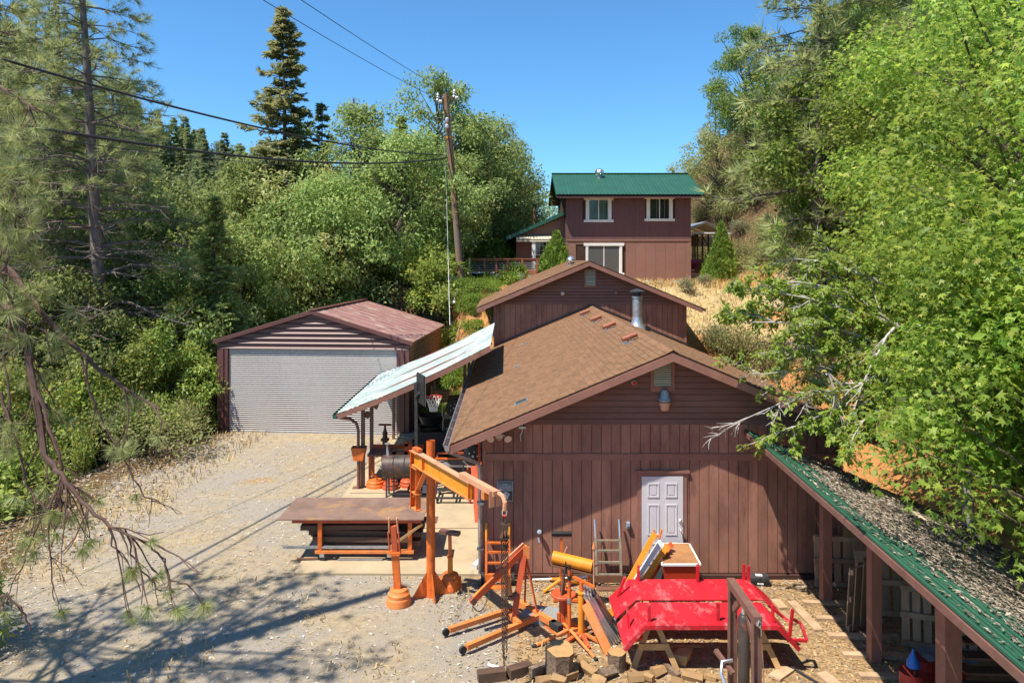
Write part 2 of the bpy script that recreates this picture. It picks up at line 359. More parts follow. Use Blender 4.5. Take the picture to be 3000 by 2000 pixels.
yard = mix(ramp(mid, (.56,(0,0,0)), (.70,(.55,.55,.55))), yard, sand)
soil = ramp(mid, (.25,(.26,.105,.035)), (.5,(.46,.215,.075)), (.75,(.55,.30,.12)))
grass = ramp(gn(9,6,.75), (.3,(.24,.165,.075)), (.5,(.45,.33,.16)), (.72,(.58,.46,.25)))
mould = ramp(gn(7,6,.75), (.3,(.045,.03,.016)), (.52,(.12,.075,.035)), (.75,(.28,.20,.10)))
dirt = ramp(gn(8,7,.75), (.28,(.14,.085,.045)), (.5,(.36,.235,.12)), (.72,(.50,.36,.20)))
at = nd(t, 'ShaderNodeVertexColor'); at.layer_name = 'zone'
sep = nd(t, 'ShaderNodeSeparateColor'); L(at.outputs[0], sep.inputs[0])
def soft(ch):
    a = nd(t, 'ShaderNodeMath', operation='ADD'); L(ch, a.inputs[0])
    s_ = nd(t, 'ShaderNodeMath', operation='MULTIPLY_ADD'); L(mid, s_.inputs[0]); s_.inputs[1].default_value = 1.4; s_.inputs[2].default_value = -.7
    L(s_.outputs[0], a.inputs[1])
    return ramp(a.outputs[0], (.35,(0,0,0)), (.65,(1,1,1)))
out = mix(soft(at.outputs[1]), yard, dirt)
out = mix(soft(sep.outputs[0]), out, soil); out = mix(soft(sep.outputs[1]), out, grass); out = mix(soft(sep.outputs[2]), out, mould)
L(out, bs.inputs['Base Color'])
bp = nd(t, 'ShaderNodeBump'); bp.inputs['Strength'].default_value = .8; bp.inputs['Distance'].default_value = .03
hm = nd(t, 'ShaderNodeMath', operation='ADD'); L(fine, hm.inputs[0]); L(mid, hm.inputs[1]); L(hm.outputs[0], bp.inputs['Height']); L(bp.outputs[0], bs.inputs['Normal'])
gme.materials.append(gm)
gme.materials.append(M('far_wooded_ground', (.05,.07,.03), .95, var=.5, scale=.35, col2=(.08,.10,.045), spec=.1))
fm = np.zeros(len(gf), np.int32)
for k_i, f_ in enumerate(gf):
    if gv[f_[0]][1] > 62: fm[k_i] = 1
gme.polygons.foreach_set('material_index', fm)

pad = MB().prism([V(-4.45,15.35,0),V(-.5,15.3,0),V(-.5,27.6,0),V(-4.3,27.6,0),V(-4.55,22,0)], (0,0,.05))
pd = pad.build('concrete_pad', m['concrete']); pd['kind'] = 'structure'
jt = MB()
for yy in (17.9, 20.6, 23.4): jt.box(-4.4,-.55,yy-.012,yy+.012,.0505,.054)
jt.build('expansion_joint', m['groove'], pd)

# ------------------------------------------------------------------ workshop: a low front wing and a taller rear wing
ws = thing('workshop', 'brown wooden workshop with tan shingled roof in two steps and white side door', 'workshop', (3.24,15.25,0))
RX, SL = 3.24, .416
def gable_boards(parent, Y, x0, x1, zlo, zband0, zband1, zlap, apexz, door=None, bw=.2032, lap=.125, ridge=RX, mats=('siding','siding_lap')):
    # vertical tongue boards below, lap boards in the gable; every board is a piece
    def roofz(x): return apexz-.10-SL*abs(x-ridge)
    x = x0; rows = ((zlo, zband0), (zband1, zlap)) if zband0 else ((zlo, zlap),)
    while x < x1-.02:
        xe = min(x+bw, x1)
        for a, b in rows:
            b2 = min(b, roofz(x), roofz(xe)) 
            if b2-a < .04: continue
            if door and xe > door[0]+.01 and x < door[1]-.01:
                if a < door[2]:
                    if b2 > door[2]: 
                        MB().box(x+.006, xe-.006, Y-.018, Y, door[2], b2-.003).build('siding_board', m[mats[0]], parent)
                    if x < door[0]-.03: MB().box(x+.006, door[0], Y-.018, Y, a+.002, door[2]-.004).build('siding_board', m[mats[0]], parent)
                    if xe > door[1]+.03: MB().box(door[1], xe-.006, Y-.018, Y, a+.002, door[2]-.004).build('siding_board', m[mats[0]], parent)
                    continue
            MB().box(x+.006, xe-.006, Y-.018, Y, a+.002, b2-.003).build('siding_board', m[mats[0]], parent)
        x = xe
    z = zlap+.004
    while z < apexz-.25:
        h = min(lap, apexz-.14-z)
        def xl(zz): return max(x0, ridge-(apexz-.10-zz)/SL)
        a0, a1 = xl(z), xl(z+h); b0, b1 = 2*ridge-a0, 2*ridge-a1
        b0, b1 = min(b0, x1), min(b1, x1)
        MB().add([(a0,Y-.045,z),(b0,Y-.045,z),(b1,Y-.010,z+h-.018),(a1,Y-.010,z+h-.018),(a0,Y,z),(b0,Y,z),(b1,Y,z+h-.018),(a1,Y,z+h-.018)],
                 ((0,1,2,3),(7,6,5,4),(0,4,5,1),(1,5,6,2),(2,6,7,3),(3,7,4,0))).build('lap_board', m[mats[1]], parent)
        z += h
def shell(x0, x1, y0, y1, apexz, ridge, z0=-.2):
    b = MB(); zl = apexz-.12-SL*(ridge-x0); zr = apexz-.12-SL*(x1-ridge)
    b.prism([(x0,y0,z0),(x1,y0,z0),(x1,y0,zr),(ridge,y0,apexz-.12),(x0,y0,zl)], (0,y1-y0,0)); return b
A1 = 4.80
wall1 = shell(-.47, 6.94, 15.25, 28.42, A1, RX).build('wall', m['groove'], ws)
DX0, DX1, DZ = 2.71, 3.74, 2.17
gable_boards(wall1, 15.25, -.47, 6.94, .1, 2.44, 2.58, 3.18, A1, door=(DX0,DX1,DZ))
MB().box(-.47,6.94,15.215,15.249,2.44,2.575).build('belly_band', m['trim'], wall1)
MB().box(-.5,-.43,15.20,15.249,.1,2.95).build('corner_board', m['trim'], wall1)
MB().box(6.9,6.97,15.20,15.249,.1,3.1).build('corner_board', m['trim'], wall1)
MB().box(-.45,6.92,15.14,15.26,-.05,.085).build('footing', m['groove'], wall1)
# right side wall seen beyond the lean-to, and the left one under the canopy
for xx, s in ((-.47,-1),(6.94,1)):
    y = 15.3
    while y < 28.2:
        bb = MB(); bb.box(min(xx,xx+s*.018), max(xx,xx+s*.018), y+.006, y+.6-.006, .1, 2.98 if s < 0 else 3.1)
        bb.build('siding_panel', m['siding'], wall1); y += .6
# door
dr = MB().box(2.80,3.655,15.19,15.235,.12,2.11).build('door', m['doorwhite'], ws)
for a, b in ((.12,.36),(.49,.73)):
    for c, d in ((.18,.62),(.78,1.42),(1.56,1.86)):
        X0, X1, Z0, Z1 = 2.80+a, 2.80+b, .12+c, .12+d
        q = MB()
        for xx0,xx1,zz0,zz1 in ((X0,X0+.03,Z0,Z1),(X1-.03,X1,Z0,Z1),(X0+.03,X1-.03,Z0,Z0+.03),(X0+.03,X1-.03,Z1-.03,Z1)): q.box(xx0,xx1,15.178,15.189,zz0,zz1)
        q.box(X0+.06,X1-.06,15.182,15.189,Z0+.06,Z1-.06)
        q.build('door_panel', m['doorwhite'], dr)
kn = MB(); kn.cyl((3.595,15.19,1.02),(3.595,15.14,1.02),.012); kn.lathe((3.595,15.15,1.02), [(.012,0),(.032,-.01),(.034,-.035),(.02,-.055)], 12, axis=(0,1,0)); kn.build('door_knob', m['chrome'], dr)
kn = MB(); kn.lathe((3.595,15.189,1.2), [(.034,0),(.034,-.02),(.02,-.035)], 12, axis=(0,1,0)); kn.build('deadbolt', m['chrome'], dr)
for x0,x1,z0,z1 in ((DX0,2.795,.1,2.17),(3.66,DX1,.1,2.17),(2.797,3.658,2.115,2.17)):
    MB().box(x0,x1,15.205,15.249,z0,z1).build('door_trim', m['trim'], ws)
MB().box(2.66,3.79,15.18,15.249,2.175,2.235).build('door_trim', m['trim'], ws)
MB().box(2.72,3.73,15.1,15.249,.05,.115).build('threshold', m['trim'], ws)

def roof_slope(parent, side, ridge, apexz, run, y0, y1, name='roof', courses=True, expo=.142, tab=.30, limit=0, thick=.09):
    # deck with a course of tabs laid over it; nearest tabs are pieces of their own
    L_ = math.hypot(run, run*SL); d = Vector((side*run, 0, -run*SL)).normalized(); n = Vector((side*SL,0,1)).normalized()
    o = Vector((ridge, 0, apexz))
    b = MB(); a = o; e = o+d*L_
    b.add([(a.x,y0,a.z),(e.x,y0,e.z),(e.x,y1,e.z),(a.x,y1,a.z),(a.x,y0,a.z-thick),(e.x,y0,e.z-thick),(e.x,y1,e.z-thick),(a.x,y1,a.z-thick)],
          ((0,1,2,3),(7,6,5,4),(0,4,5,1),(1,5,6,2),(2,6,7,3),(3,7,4,0)))
    deck = b.build(name, m['underlay'], parent)
    tabs = []
    nc = int(L_/expo)
    for c in range(nc+1):
        s1 = L_-c*expo+.02; s0 = max(0.02, s1-expo-.02)
        if s1 < .05: continue
        y = y0-.012-(tab*.5 if c % 2 else 0)-random.uniform(0,.05)
        while y < y1:
            ya = max(y, y0-.012); yb = min(y+tab-.007, y1)
            if yb-ya > .03:
                h = .014+random.uniform(0,.007)
                q0, q1 = o+d*s0, o+d*s1; jig = random.uniform(-.006,.006)
                tabs.append((ya, [q0+n*.004+V(0,ya,0), q1+n*(.006)+V(0,ya,0)+d*jig, q1+n*(.006)+V(0,yb,0)+d*jig, q0+n*.004+V(0,yb,0), q1+n*h+V(0,ya,0)+d*jig, q1+n*h+V(0,yb,0)+d*jig]))
            y += tab
    tabs.sort(key=lambda a: a[0])
    fs = ((0,1,4),(3,5,2),(0,4,5,3),(1,2,5,4))
    for _, vs in tabs[:limit]: MB().add(vs, fs).build('shingle', m['shingle'], deck, smooth=False)
    rest = MB()
    for _, vs in tabs[limit:]: rest.add(vs, fs)
    if rest.v: rest.build('shingle', m['shingle'], deck, smooth=False, stuff=True)
    return deck
r1 = roof_slope(ws, -1, RX+.07, A1-.03, 4.42, 14.60, 28.4, limit=300)
r2 = roof_slope(ws, 1, RX+.07, A1-.03, 4.42, 14.60, 28.4)
rc = MB(); y = 14.58
while y < 28.35:
    rc.add([(RX+.07-.13,y,A1-.07),(RX+.07,y,A1+.0),(RX+.07+.13,y,A1-.07),(RX+.07-.13,y+.19,A1-.055),(RX+.07,y+.19,A1+.012),(RX+.07+.13,y+.19,A1-.055)],((0,1,4,3),(1,2,5,4))); y += .17
rc.build('ridge_cap', m['shingle'], ws, smooth=False, stuff=True)
def rake(parent, Y, ridge, apexz, run, depth=.16):
    for s in (-1, 1):
        p0 = V(ridge, Y, apexz-.03-depth/2); p1 = V(ridge+s*run, Y, apexz-.03-run*SL-depth/2)
        b = MB(); b.add([(ridge,Y-.035,apexz-.035),(p1.x,Y-.035,apexz-.035-run*SL),(p1.x,Y-.035,apexz-.035-run*SL-depth),(ridge,Y-.035,apexz-.035-depth),
                         (ridge,Y,apexz-.035),(p1.x,Y,apexz-.035-run*SL),(p1.x,Y,apexz-.035-run*SL-depth),(ridge,Y,apexz-.035-depth)],
                        ((0,1,2,3),(7,6,5,4),(0,4,5,1),(1,5,6,2),(2,6,7,3),(3,7,4,0))); b.build('rake_board', m['trim'], parent)
rake(ws, 14.597, RX+.07, A1-.03, 4.42)
for s in (-1,1): # eave boards
    x = RX+.07+s*4.43; MB().box(min(x,x+s*.03), max(x,x+s*.03), 14.57, 28.35, A1-.03-4.42*SL-.16, A1-.03-4.42*SL-.015).build('eave_board', m['trim'], ws)
# soffit so that the overhang reads from below
# tall rear wing
A2, RX2 = 6.55, 3.16
wall2 = shell(-.47, 6.94, 28.45, 36.3, A2, RX2).build('wall', m['groove'], ws)
gable_boards(wall2, 28.45, -.47, 6.94, 2.4, None, None, 4.86, A2, ridge=RX2)
MB().box(-.5,-.42,28.40,28.449,2.4,4.95).build('corner_board', m['trim'], wall2)
MB().box(6.89,6.97,28.40,28.449,2.4,4.95).build('corner_board', m['trim'], wall2)
roof_slope(ws, -1, RX2, A2, 4.3, 28.0, 36.8, expo=.15, tab=.33)
roof_slope(ws, 1, RX2, A2, 4.45, 28.0, 36.8, expo=.15, tab=.33)
rake(ws, 27.997, RX2, A2, 4.3)
fl = MB()  # metal flashing where the low roof meets the tall wall
for s in (-1,1): fl.bar((RX+.07,28.40,A1+.06),(RX+.07+s*3.75,28.40,A1+.06-3.75*SL),.04,.05)
fl.build('flashing', m['darksteel'], ws)
# gable louvres
def louvre(parent, x0, x1, z0, z1, Y, n, trimw=.07):
    fr = MB()
    for a,b,c,d in ((x0-trimw,x0,z0-trimw*1.6,z1+trimw*.5),(x1,x1+trimw,z0-trimw*1.6,z1+trimw*.5),(x0,x1,z0-trimw*1.6,z0),(x0,x1,z1,z1+trimw*.5)): fr.box(a,b,Y-.055,Y-.005,c,d)
    fr = fr.build('louvre_vent', m['siding'], parent)
    MB().box(x0,x1,Y-.02,Y-.008,z0,z1).build('vent_screen', m['black'], fr)
    for k in range(n):
        z = z0+(k+.5)*(z1-z0)/n; h = (z1-z0)/n
        MB().add([(x0+.004,Y-.05,z-h*.32),(x1-.004,Y-.05,z-h*.32),(x1-.004,Y-.022,z+h*.30),(x0+.004,Y-.022,z+h*.30),(x0+.004,Y-.056,z-h*.26),(x1-.004,Y-.056,z-h*.26),(x1-.004,Y-.03,z+h*.32),(x0+.004,Y-.03,z+h*.32)],
                 ((0,1,2,3),(7,6,5,4),(0,4,5,1),(1,5,6,2),(2,6,7,3),(3,7,4,0))).build('slat', m['cream'], fr)
louvre(ws, 3.05, 3.41, 3.98, 4.55, 15.235, 12)
q0, q1 = P(1716,836,28.4), P(1744,790,28.4)
louvre(ws, q0.x, q1.x, q0.z, q1.z, 28.43, 12, .05)
# lamps and small fittings on the walls (parts)
fl = MB(); c = P(1463,1274,15.2)
fl.lathe(c+V(0,0,.0), [(.04,.05),(.09,.03),(.09,-.03)], 14, axis=(0,-1,0)); fl.cyl(c+V(0,0,-.03),c+V(0,-.03,-.10),.035,.04); fl = fl.build('floodlight', m['flood'], ws)
for s in (-1,1):
    b = MB(); b.tube([c+V(s*.05,-.05,.02),c+V(s*.10,-.09,.02),c+V(s*.14,-.08,-.01)], .016, 6)
    b.lathe(c+V(s*.15,-.06,0), [(.02,.0),(.05,-.04),(.078,-.11),(.078,-.125)], 14, axis=(-s*.25,.9,.35)); b.build('lamp_head', m['flood'], fl)
b = MB(); c = P(1945,1172,15.2); b.lathe(c+V(0,-.08,-.02), [(.10,-.0),(.135,.05),(.10,.09),(.08,.20),(.055,.25)], 16); b.box(c.x-.05,c.x+.05,15.12,15.24,c.z+.09,c.z+.2); lp = b.build('barn_light', m['lampgrey'], ws)
MB().lathe(c+V(0,-.08,-.02), [(.085,-.17),(.105,-.08),(.128,-.005)], 16).build('lamp_lens', m['amber'], lp)
b = MB(); c = P(1857,1119,15.2); b.lathe(c, [(.06,.0),(.06,-.05),(.045,-.07)], 14, axis=(0,1,0)); al = b.build('alarm_light', m['flood'], ws)
b = MB(); b.lathe(c+V(0,-.05,-.01), [(.045,.0),(.042,-.03),(.02,-.045)], 14, axis=(0,1,-.1)); b.build('lamp_lens', m['rimred'], al)
b = MB(); c = P(1648,859,28.4); b.lathe(c, [(.075,0),(.075,-.06),(.06,-.09)], 12, axis=(0,1,.2)); b.build('round_lamp', m['flood'], ws)
b = MB(); c = P(1806,857,28.4); b.lathe(c, [(.08,0),(.07,-.06),(.04,-.08)], 12, axis=(0,1,.2)); b.build('round_lamp', m['trim'], ws)
b = MB(); c = P(1840,1537,15.2); b.box(c.x-.035,c.x+.035,15.17,15.23,c.z-.06,c.z+.06); b.box(c.x-.03,c.x+.03,15.15,15.17,c.z-.015,c.z+.05); b.build('outlet_box', m['lampgrey'], ws)
b = MB(); c = P(1577,1562,15.2); b.lathe(c+V(0,.02,0), [(.03,0),(.045,-.06),(.05,-.13),(.03,-.15)], 12, axis=(-.2,.85,-.5)); b.cyl(c+V(0,-.1,-.05),c+V(.02,-.12,-.13),.02); b.build('wall_spigot', m['lampgrey'], ws)
b = MB(); c = P(1470,1258,15.2); b.tube([P(1528,1210,15.2)+V(0,-.02,0), P(1530,1262,15.2)+V(0,-.02,0), P(1524,1275,15.2)+V(0,-.03,0), P(1526,1292,15.2)+V(0,-.03,0)], .012, 6); b.box(P(1520,0,15.2).x, P(1540,0,15.2).x, 15.15, 15.23, P(0,1254,15.2).z, P(0,1248,15.2).z); b.build('roof_anchor_wire', m['galv'], ws)
# gutter and downspout at the left eave
ex = RX+.07-4.43; ez = A1-.03-4.42*SL
gt = MB()
for i in range(1):
    gt.add([(ex-.01,14.56,ez-.03),(ex-.02,14.56,ez-.13),(ex-.10,14.56,ez-.13),(ex-.13,14.56,ez-.02),(ex-.01,28.3,ez-.03),(ex-.02,28.3,ez-.13),(ex-.10,28.3,ez-.13),(ex-.13,28.3,ez-.02)], ((0,1,5,4),(1,2,6,5),(2,3,7,6),(0,3,2,1)))
    gt.bar((ex-.135,14.56,ez-.012),(ex-.135,28.3,ez-.012),.016)
gt = gt.build('gutter', m['galv'], ws)
k = MB()
for i in range(16): k.bar((ex-.005,15.2+i*.82,ez-.02),(ex-.13,15.2+i*.82,ez-.01),.02,.012)
k.build('gutter_strap', m['galv'], gt)
ds = MB(); ds.tube([(ex-.07,14.80,ez-.12),(ex-.07,14.86,ez-.22),(-.62,15.1,2.42),(-.56,15.14,2.36),(-.54,15.17,2.2),(-.54,15.17,.12)], .045, 4); ds.build('downspout', m['galv'], ws)
ds = MB(); ds.box(-.61,-.47,15.10,15.22,1.55,1.60); ds.box(-.61,-.47,15.10,15.22,.62,.66); ds.build('pipe_strap', m['galv'], ws)
# roof vents: four brown tubes, patches, chimney
on = lambda x: A1-.03-SL*abs(RX+.07-x)
for px, py in ((1712,925),(1744,944),(1783,966),(1843,1003)):
    # intersect the ray with the left slope
    Y = 20.0
    for _ in range(40):
        p = P(px, py, Y); e = p.z-on(p.x); Y += e*6
    p = P(px, py, Y); p.z = on(p.x)
    b = MB(); b.box(p.x-.16,p.x+.10,p.y-.12,p.y+.12,p.z-.0,p.z+.015,Matrix.Rotation(-math.atan(SL),3,'Y'))
    f_ = b.build('vent_flashing', m['galv'], ws)
    b = MB(); b.tube([p+V(0,0,0),p+V(.02,0,.10)], .05, 8); b.tube([p+V(-.17,-.02,.07),p+V(.19,.03,.20)], .062, 10); b.build('vent_tube', m['ventbrown'], ws, label='rust red roof vent tube')
for px, py, s in ((1527,1180,.16),(1515,1075,.09),(1535,1010,.1)):
    Y = 18.0
    for _ in range(60):
        p = P(px, py, Y); e = p.z-on(p.x); Y += e*6
    p = P(px, py, Y); p.z = on(p.x)+.03
    b = MB(); b.box(p.x-s,p.x+s,p.y-s*.8,p.y+s*.8,p.z-.02,p.z+.012,Matrix.Rotation(-math.atan(SL),3,'Y'))
    pt = b.build('roof_patch', m['galv'], ws)
    if s > .12:
        MB().box(p.x-s*.75,p.x+s*.75,p.y-s*.55,p.y+s*.55,p.z+.013,p.z+.02,Matrix.Rotation(-math.atan(SL),3,'Y'),p).build('solar_cell', m['darksteel'], pt)
b = MB(); c = P(1867,900,25.4); zb = on(c.x)
b.lathe((c.x,c.y,zb-.05), [(.34,0),(.26,.10),(.19,.26),(.17,.40)], 16); cb = b.build('chimney_flashing', m['alu'], ws)
b = MB(); ct = P(1867,868,25.4); b.cyl((c.x,c.y,zb+.2),(c.x,c.y,ct.z+.0),.165,.165,16); b.lathe((c.x,c.y,ct.z-.02),[(.19,-.03),(.19,.03)],16); ch = b.build('chimney', m['galv'], ws)
b = MB(); b.cyl((c.x,c.y,ct.z),(c.x,c.y,ct.z+.15),.13,.13,12); b.lathe((c.x,c.y,ct.z+.15),[(.27,0),(.27,.03),(.05,.11),(.02,.12)],16); b.build('chimney_cap', m['darksteel'], ch)
b = MB(); b.box(c.x+.12,c.x+.42,c.y-.2,c.y+.1,zb-.12,zb+.02); b.tube([(c.x+.1,c.y-.1,zb+.2),(c.x+.3,c.y-.16,zb+.1),(c.x+.34,c.y-.16,zb-.05)],.02,6); b.build('cable_bundle', m['black'], ws)
def turbine(parent, c, r):
    b = MB(); b.cyl(c-V(0,0,r*1.6), c-V(0,0,r*.7), r*.62, r*.62, 14); b.lathe(c-V(0,0,r*1.75), [(r*1.3,-.04),(r*.65,.12)], 14); tb = b.build('turbine_vent', m['galv'], parent)
    for k in range(16):
        a = 2*PI*k/16; pts = []
        for q in range(6):
            ph = -1.05+2.1*q/5; pts.append(c+V(r*math.cos(ph)*math.cos(a+.25*ph), r*math.cos(ph)*math.sin(a+.25*ph), r*.85*math.sin(ph)))
        b = MB()
        for q in range(5):
            d = V(-math.sin(a),math.cos(a),0)*r*.13
            b.quad(pts[q]-d, pts[q]+d, pts[q+1]+d, pts[q+1]-d)
        b.build('vane', m['chrome'], tb)
    MB().lathe(c+V(0,0,r*.72), [(r*.55,0),(r*.4,r*.12),(.02,r*.18)], 14).build('turbine_cap', m['chrome'], tb)
turbine(ws, P(1672,762,31)+V(0,0,0), .20)

# ------------------------------------------------------------------ slate sign on the workshop wall
sg = thing('wall_sign', 'small slate grey sign with pale lettering and a revolver on the workshop wall', 'sign', P(1480,1465,15.19))
q0, q1 = P(1457,1466,15.2), P(1503,1409,15.2)
MB().box(q0.x,q1.x,15.19,15.228,q0.z,q1.z).build('sign_board', m['signgrey'], sg)
b = MB(); fw = .008
for a,bb,cc,d in ((q0.x,q1.x,q0.z,q0.z+fw),(q0.x,q1.x,q1.z-fw,q1.z),(q0.x,q0.x+fw,q0.z+fw,q1.z-fw),(q1.x-fw,q1.x,q0.z+fw,q1.z-fw)): b.box(a,bb,15.182,15.189,cc,d)
b.build('sign_border', m['signpale'], sg)
MB().box(q0.x+fw,q1.x-fw,15.187,15.1895,q1.z-.035,q1.z-fw).build('sign_bar', m['signdark'], sg)
MB().box(q0.x+fw,q1.x-fw,15.187,15.1895,q0.z+fw,q0.z+.20).build('sign_bar', m['darksteel'], sg)
def text(s, size, loc, mat, parent, rot=(PI/2,0,0), depth=.002, shear=0):
    cu = bpy.data.curves.new('lettering','FONT'); cu.body = s; cu.size = size; cu.align_x = 'CENTER'; cu.extrude = depth; cu.resolution_u = 2; cu.shear = shear
    o = bpy.data.objects.new('tmp', cu); me = bpy.data.meshes.new_from_object(o); bpy.data.objects.remove(o); bpy.data.curves.remove(cu)
    me.transform(Matrix.Translation(Vector(loc)-Vector(ORG[parent.name]))@Matrix.Rotation(rot[0],4,'X')); me.materials.clear(); me.materials.append(mat)
    return objm('lettering', me, parent)
cx = (q0.x+q1.x)/2
text('WE', .062, (cx,15.184,q1.z-.085), m['signpale'], sg)
text("DON'T", .072, (cx,15.184,q1.z-.145), m['signpale'], sg)
text('DIAL', .066, (cx-.065,15.184,q1.z-.202), m['signpale'], sg); text('911', .066, (cx+.09,15.184,q1.z-.202), m['signpale'], sg)
b = MB(); z = q0.z  # hand pointing a revolver at the viewer, flat print
b.lathe((cx-.02,15.183,z+.115), [(.062,0),(.062,-.003)], 14, axis=(0,1,0)); b.prism([(cx-.075,15.182,z+.12),(cx-.05,15.182,z+.05),(cx+.05,15.182,z+.04),(cx+.075,15.182,z+.12),(cx+.02,15.182,z+.2),(cx-.02,15.182,z+.17)], (0,-.003,0)); b.prism([(cx+.03,15.182,z+.17),(cx+.05,15.182,z+.185),(cx+.095,15.182,z+.14),(cx+.075,15.182,z+.10)], (0,-.003,0)); b.build('printed_hand', m['signpale'], sg)
b = MB()
for xx, zz, r in ((-.045,.15,.014),(-.04,.105,.010),(-.02,.075,.012),(.035,.15,.012)): b.lathe((cx+xx,15.176,z+zz), [(r,0),(r,-.003)], 10, axis=(0,1,0))
b.build('printed_barrel', m['signdark'], sg)
# ------------------------------------------------------------------ metal garage with roll-up door (turned a few degrees)
GA = RAD(-4.4); gl = G(637,1264); garR = Matrix.Rotation(GA,3,'Z'); GO = Vector((gl.x, gl.y, 0))
gar = thing('metal_garage', 'maroon metal garage with wide pale roll up door at the far end of the yard', 'garage', GO, rz=GA)
ORG[gar.name] = (0,0,0)   # parts below are in the garage's own axes: x along the front, y into the depth
W, D, EH, AH = 7.45, 7.2, 3.5, 4.62
core = MB().prism([(.02,.06,-.6),(W-.02,.06,-.6),(W-.02,.06,EH-.1),(W/2,.06,AH-.12),(.02,.06,EH-.1)], (0,D-.06,0)).build('wall', m['maroonmetal'], gar)
# door opening: jamb panels either side, ribbed panels above
DW0, DW1, DH = .43, 6.98, 3.16
for x0, x1 in ((0,.12),(.125,.27),(.275,DW0)):
    MB().box(x0,x1-.012,-.02-.03*(x0==.125),.058,-.3,DH+.05).build('jamb_panel', m['maroonmetal'], gar)
for x0, x1 in ((DW1,7.1),(7.105,7.28),(7.285,W)):
    MB().box(x0+.012,x1,-.02-.03*(x0==7.105),.058,-.3,DH+.05).build('jamb_panel', m['maroonmetal'], gar)
z = DH+.07; 
while z < AH-.25:
    h = .19
    def xl(zz): return max(0, (zz-(EH-.08))/(AH-EH)*W/2)
    a0, a1 = xl(z), xl(z+h)
    rib = MB(); rib.add([(a0,.0,z),(W-a0,.0,z),(W-a1,.0,z+h*.72),(a1,.0,z+h*.72),(a0,.058,z),(W-a0,.058,z),(W-a1,.058,z+h*.72),(a1,.058,z+h*.72)],((0,1,2,3),(7,6,5,4),(0,4,5,1),(1,5,6,2),(2,6,7,3),(3,7,4,0)))
    rib.add([(a0,-.035,z-.02),(W-a0,-.035,z-.02),(W-a0,.0,z+.035),(a0,.0,z+.035),(a0,.05,z-.02),(W-a0,.05,z-.02)],((0,1,2,3),(0,4,5,1)))
    rib.build('wall_panel', m['maroonmetal'], gar); z += h
# roll-up door: interlocking slats
n = 42; h = (DH+.02)/n; dor = MB().box(DW0+.01,DW1-.01,.09,.11,0,DH).build('roll_door', m['doorslat'], gar)
sl = None
for k in range(n):
    z0 = .02+k*h
    b = MB(); pts = [(0.018,0),(.004,.25),(-.004,.5),(.004,.75),(.018,1)]
    for i in range(4):
        b.quad((DW0+.02,.055+pts[i][0],z0+pts[i][1]*h),(DW1-.02,.055+pts[i][0],z0+pts[i][1]*h),(DW1-.02,.055+pts[i+1][0],z0+pts[i+1][1]*h),(DW0+.02,.055+pts[i+1][0],z0+pts[i+1][1]*h))
    b.build('slat', m['doorslat'], dor)
MB().box(DW0+.02,DW1-.02,.03,.088,-.06,.03).build('bottom_bar', m['galv'], dor)
# roof
RS = (AH-EH)/(W/2+.0)
for s in (-1,1):
    xe = W/2+s*(W/2+.14); ze = AH+.04-(W/2+.14)*RS
    b = MB().prism([(W/2,-.08,AH+.04),(xe,-.08,ze),(xe,-.08,ze-.05),(W/2,-.08,AH-.01)], (0,D+.33,0)); rf = b.build('roof', m['maroonroof'], gar)
    for k in range(10):
        yy = -.02+k*.78; b = MB().bar((W/2,yy,AH+.05),(xe,yy,ze+.01),.05,.03); b.build('roof_rib', m['maroonroof'], rf)
    b = MB().prism([(W/2,-.11,AH+.055),(xe,-.11,ze+.015),(xe,-.11,ze-.13),(W/2,-.11,AH-.09)], (0,.028,0)); b.build('rake_trim', m['maroonmetal'], gar)
MB().bar((W/2,-.13,AH+.07),(W/2,D+.25,AH+.07),.28,.03).build('ridge_cap', m['maroonmetal'], gar)
# right side wall panels, tan and dusty
for k in range(9):
    y0 = .1+k*.79; MB().box(W-.02,W+.02,y0,y0+.775,-.1,EH-.05).build('side_panel', m['tan'] if k > 0 else m['maroonmetal'], gar)
b = MB()
for k in range(22): b.bar((W+.03,.2,.12+k*.155),(W+.03,D,.12+k*.155),.02,.03)
b.build('side_rib', m['tan'], gar, stuff=True)

# ------------------------------------------------------------------ free canopy over the side yard
cn = thing('canopy', 'pale green metal canopy on thin posts between garage and workshop', 'canopy', (-4.1,21.1,0))
CX0, CX1, CY0, CY1, CZ0, CZ1 = -4.78, -.45, 20.6, 27.55, 2.27, 4.2
nrib = 24
for k in range(nrib):
    y0 = CY0+(CY1-CY0)*k/nrib; y1 = CY0+(CY1-CY0)*(k+1)/nrib; sag = .0
    b = MB(); N = 6
    for i in range(N):
        a, c = i/N, (i+1)/N
        def zz(a_): return CZ0+(CZ1-CZ0)*a_-.10*math.sin(PI*a_)
        xa, xc = lerp(CX0,CX1,a), lerp(CX0,CX1,c)
        b.add([(xa,y0+.0,zz(a)),(xc,y0,zz(c)),(xc,y1-.06,zz(c)),(xa,y1-.06,zz(a)),(xa,y1-.045,zz(a)+.03),(xc,y1-.045,zz(c)+.03),(xa,y1-.005,zz(a)+.03),(xc,y1-.005,zz(c)+.03)],
              ((0,1,2,3),(3,2,5,4),(4,5,7,6)))
    b.build('roof_panel', m['whiteroof'], cn)
b = MB()
for i in range(6):
    a, c = i/6, (i+1)/6
    def zz(a_): return CZ0+(CZ1-CZ0)*a_-.10*math.sin(PI*a_)
    b.bar((lerp(CX0,CX1,a),CY0+.02,zz(a)-.10),(lerp(CX0,CX1,c),CY0+.02,zz(c)-.10),.05,.14)
b.build('rake_board', m['trim'], cn)
for yy in (22.0,24.3,27.3): MB().bar((CX0+.1,yy,CZ0-.08),(CX1,yy,CZ1-.08),.05,.11).build('rafter', m['trim'], cn)
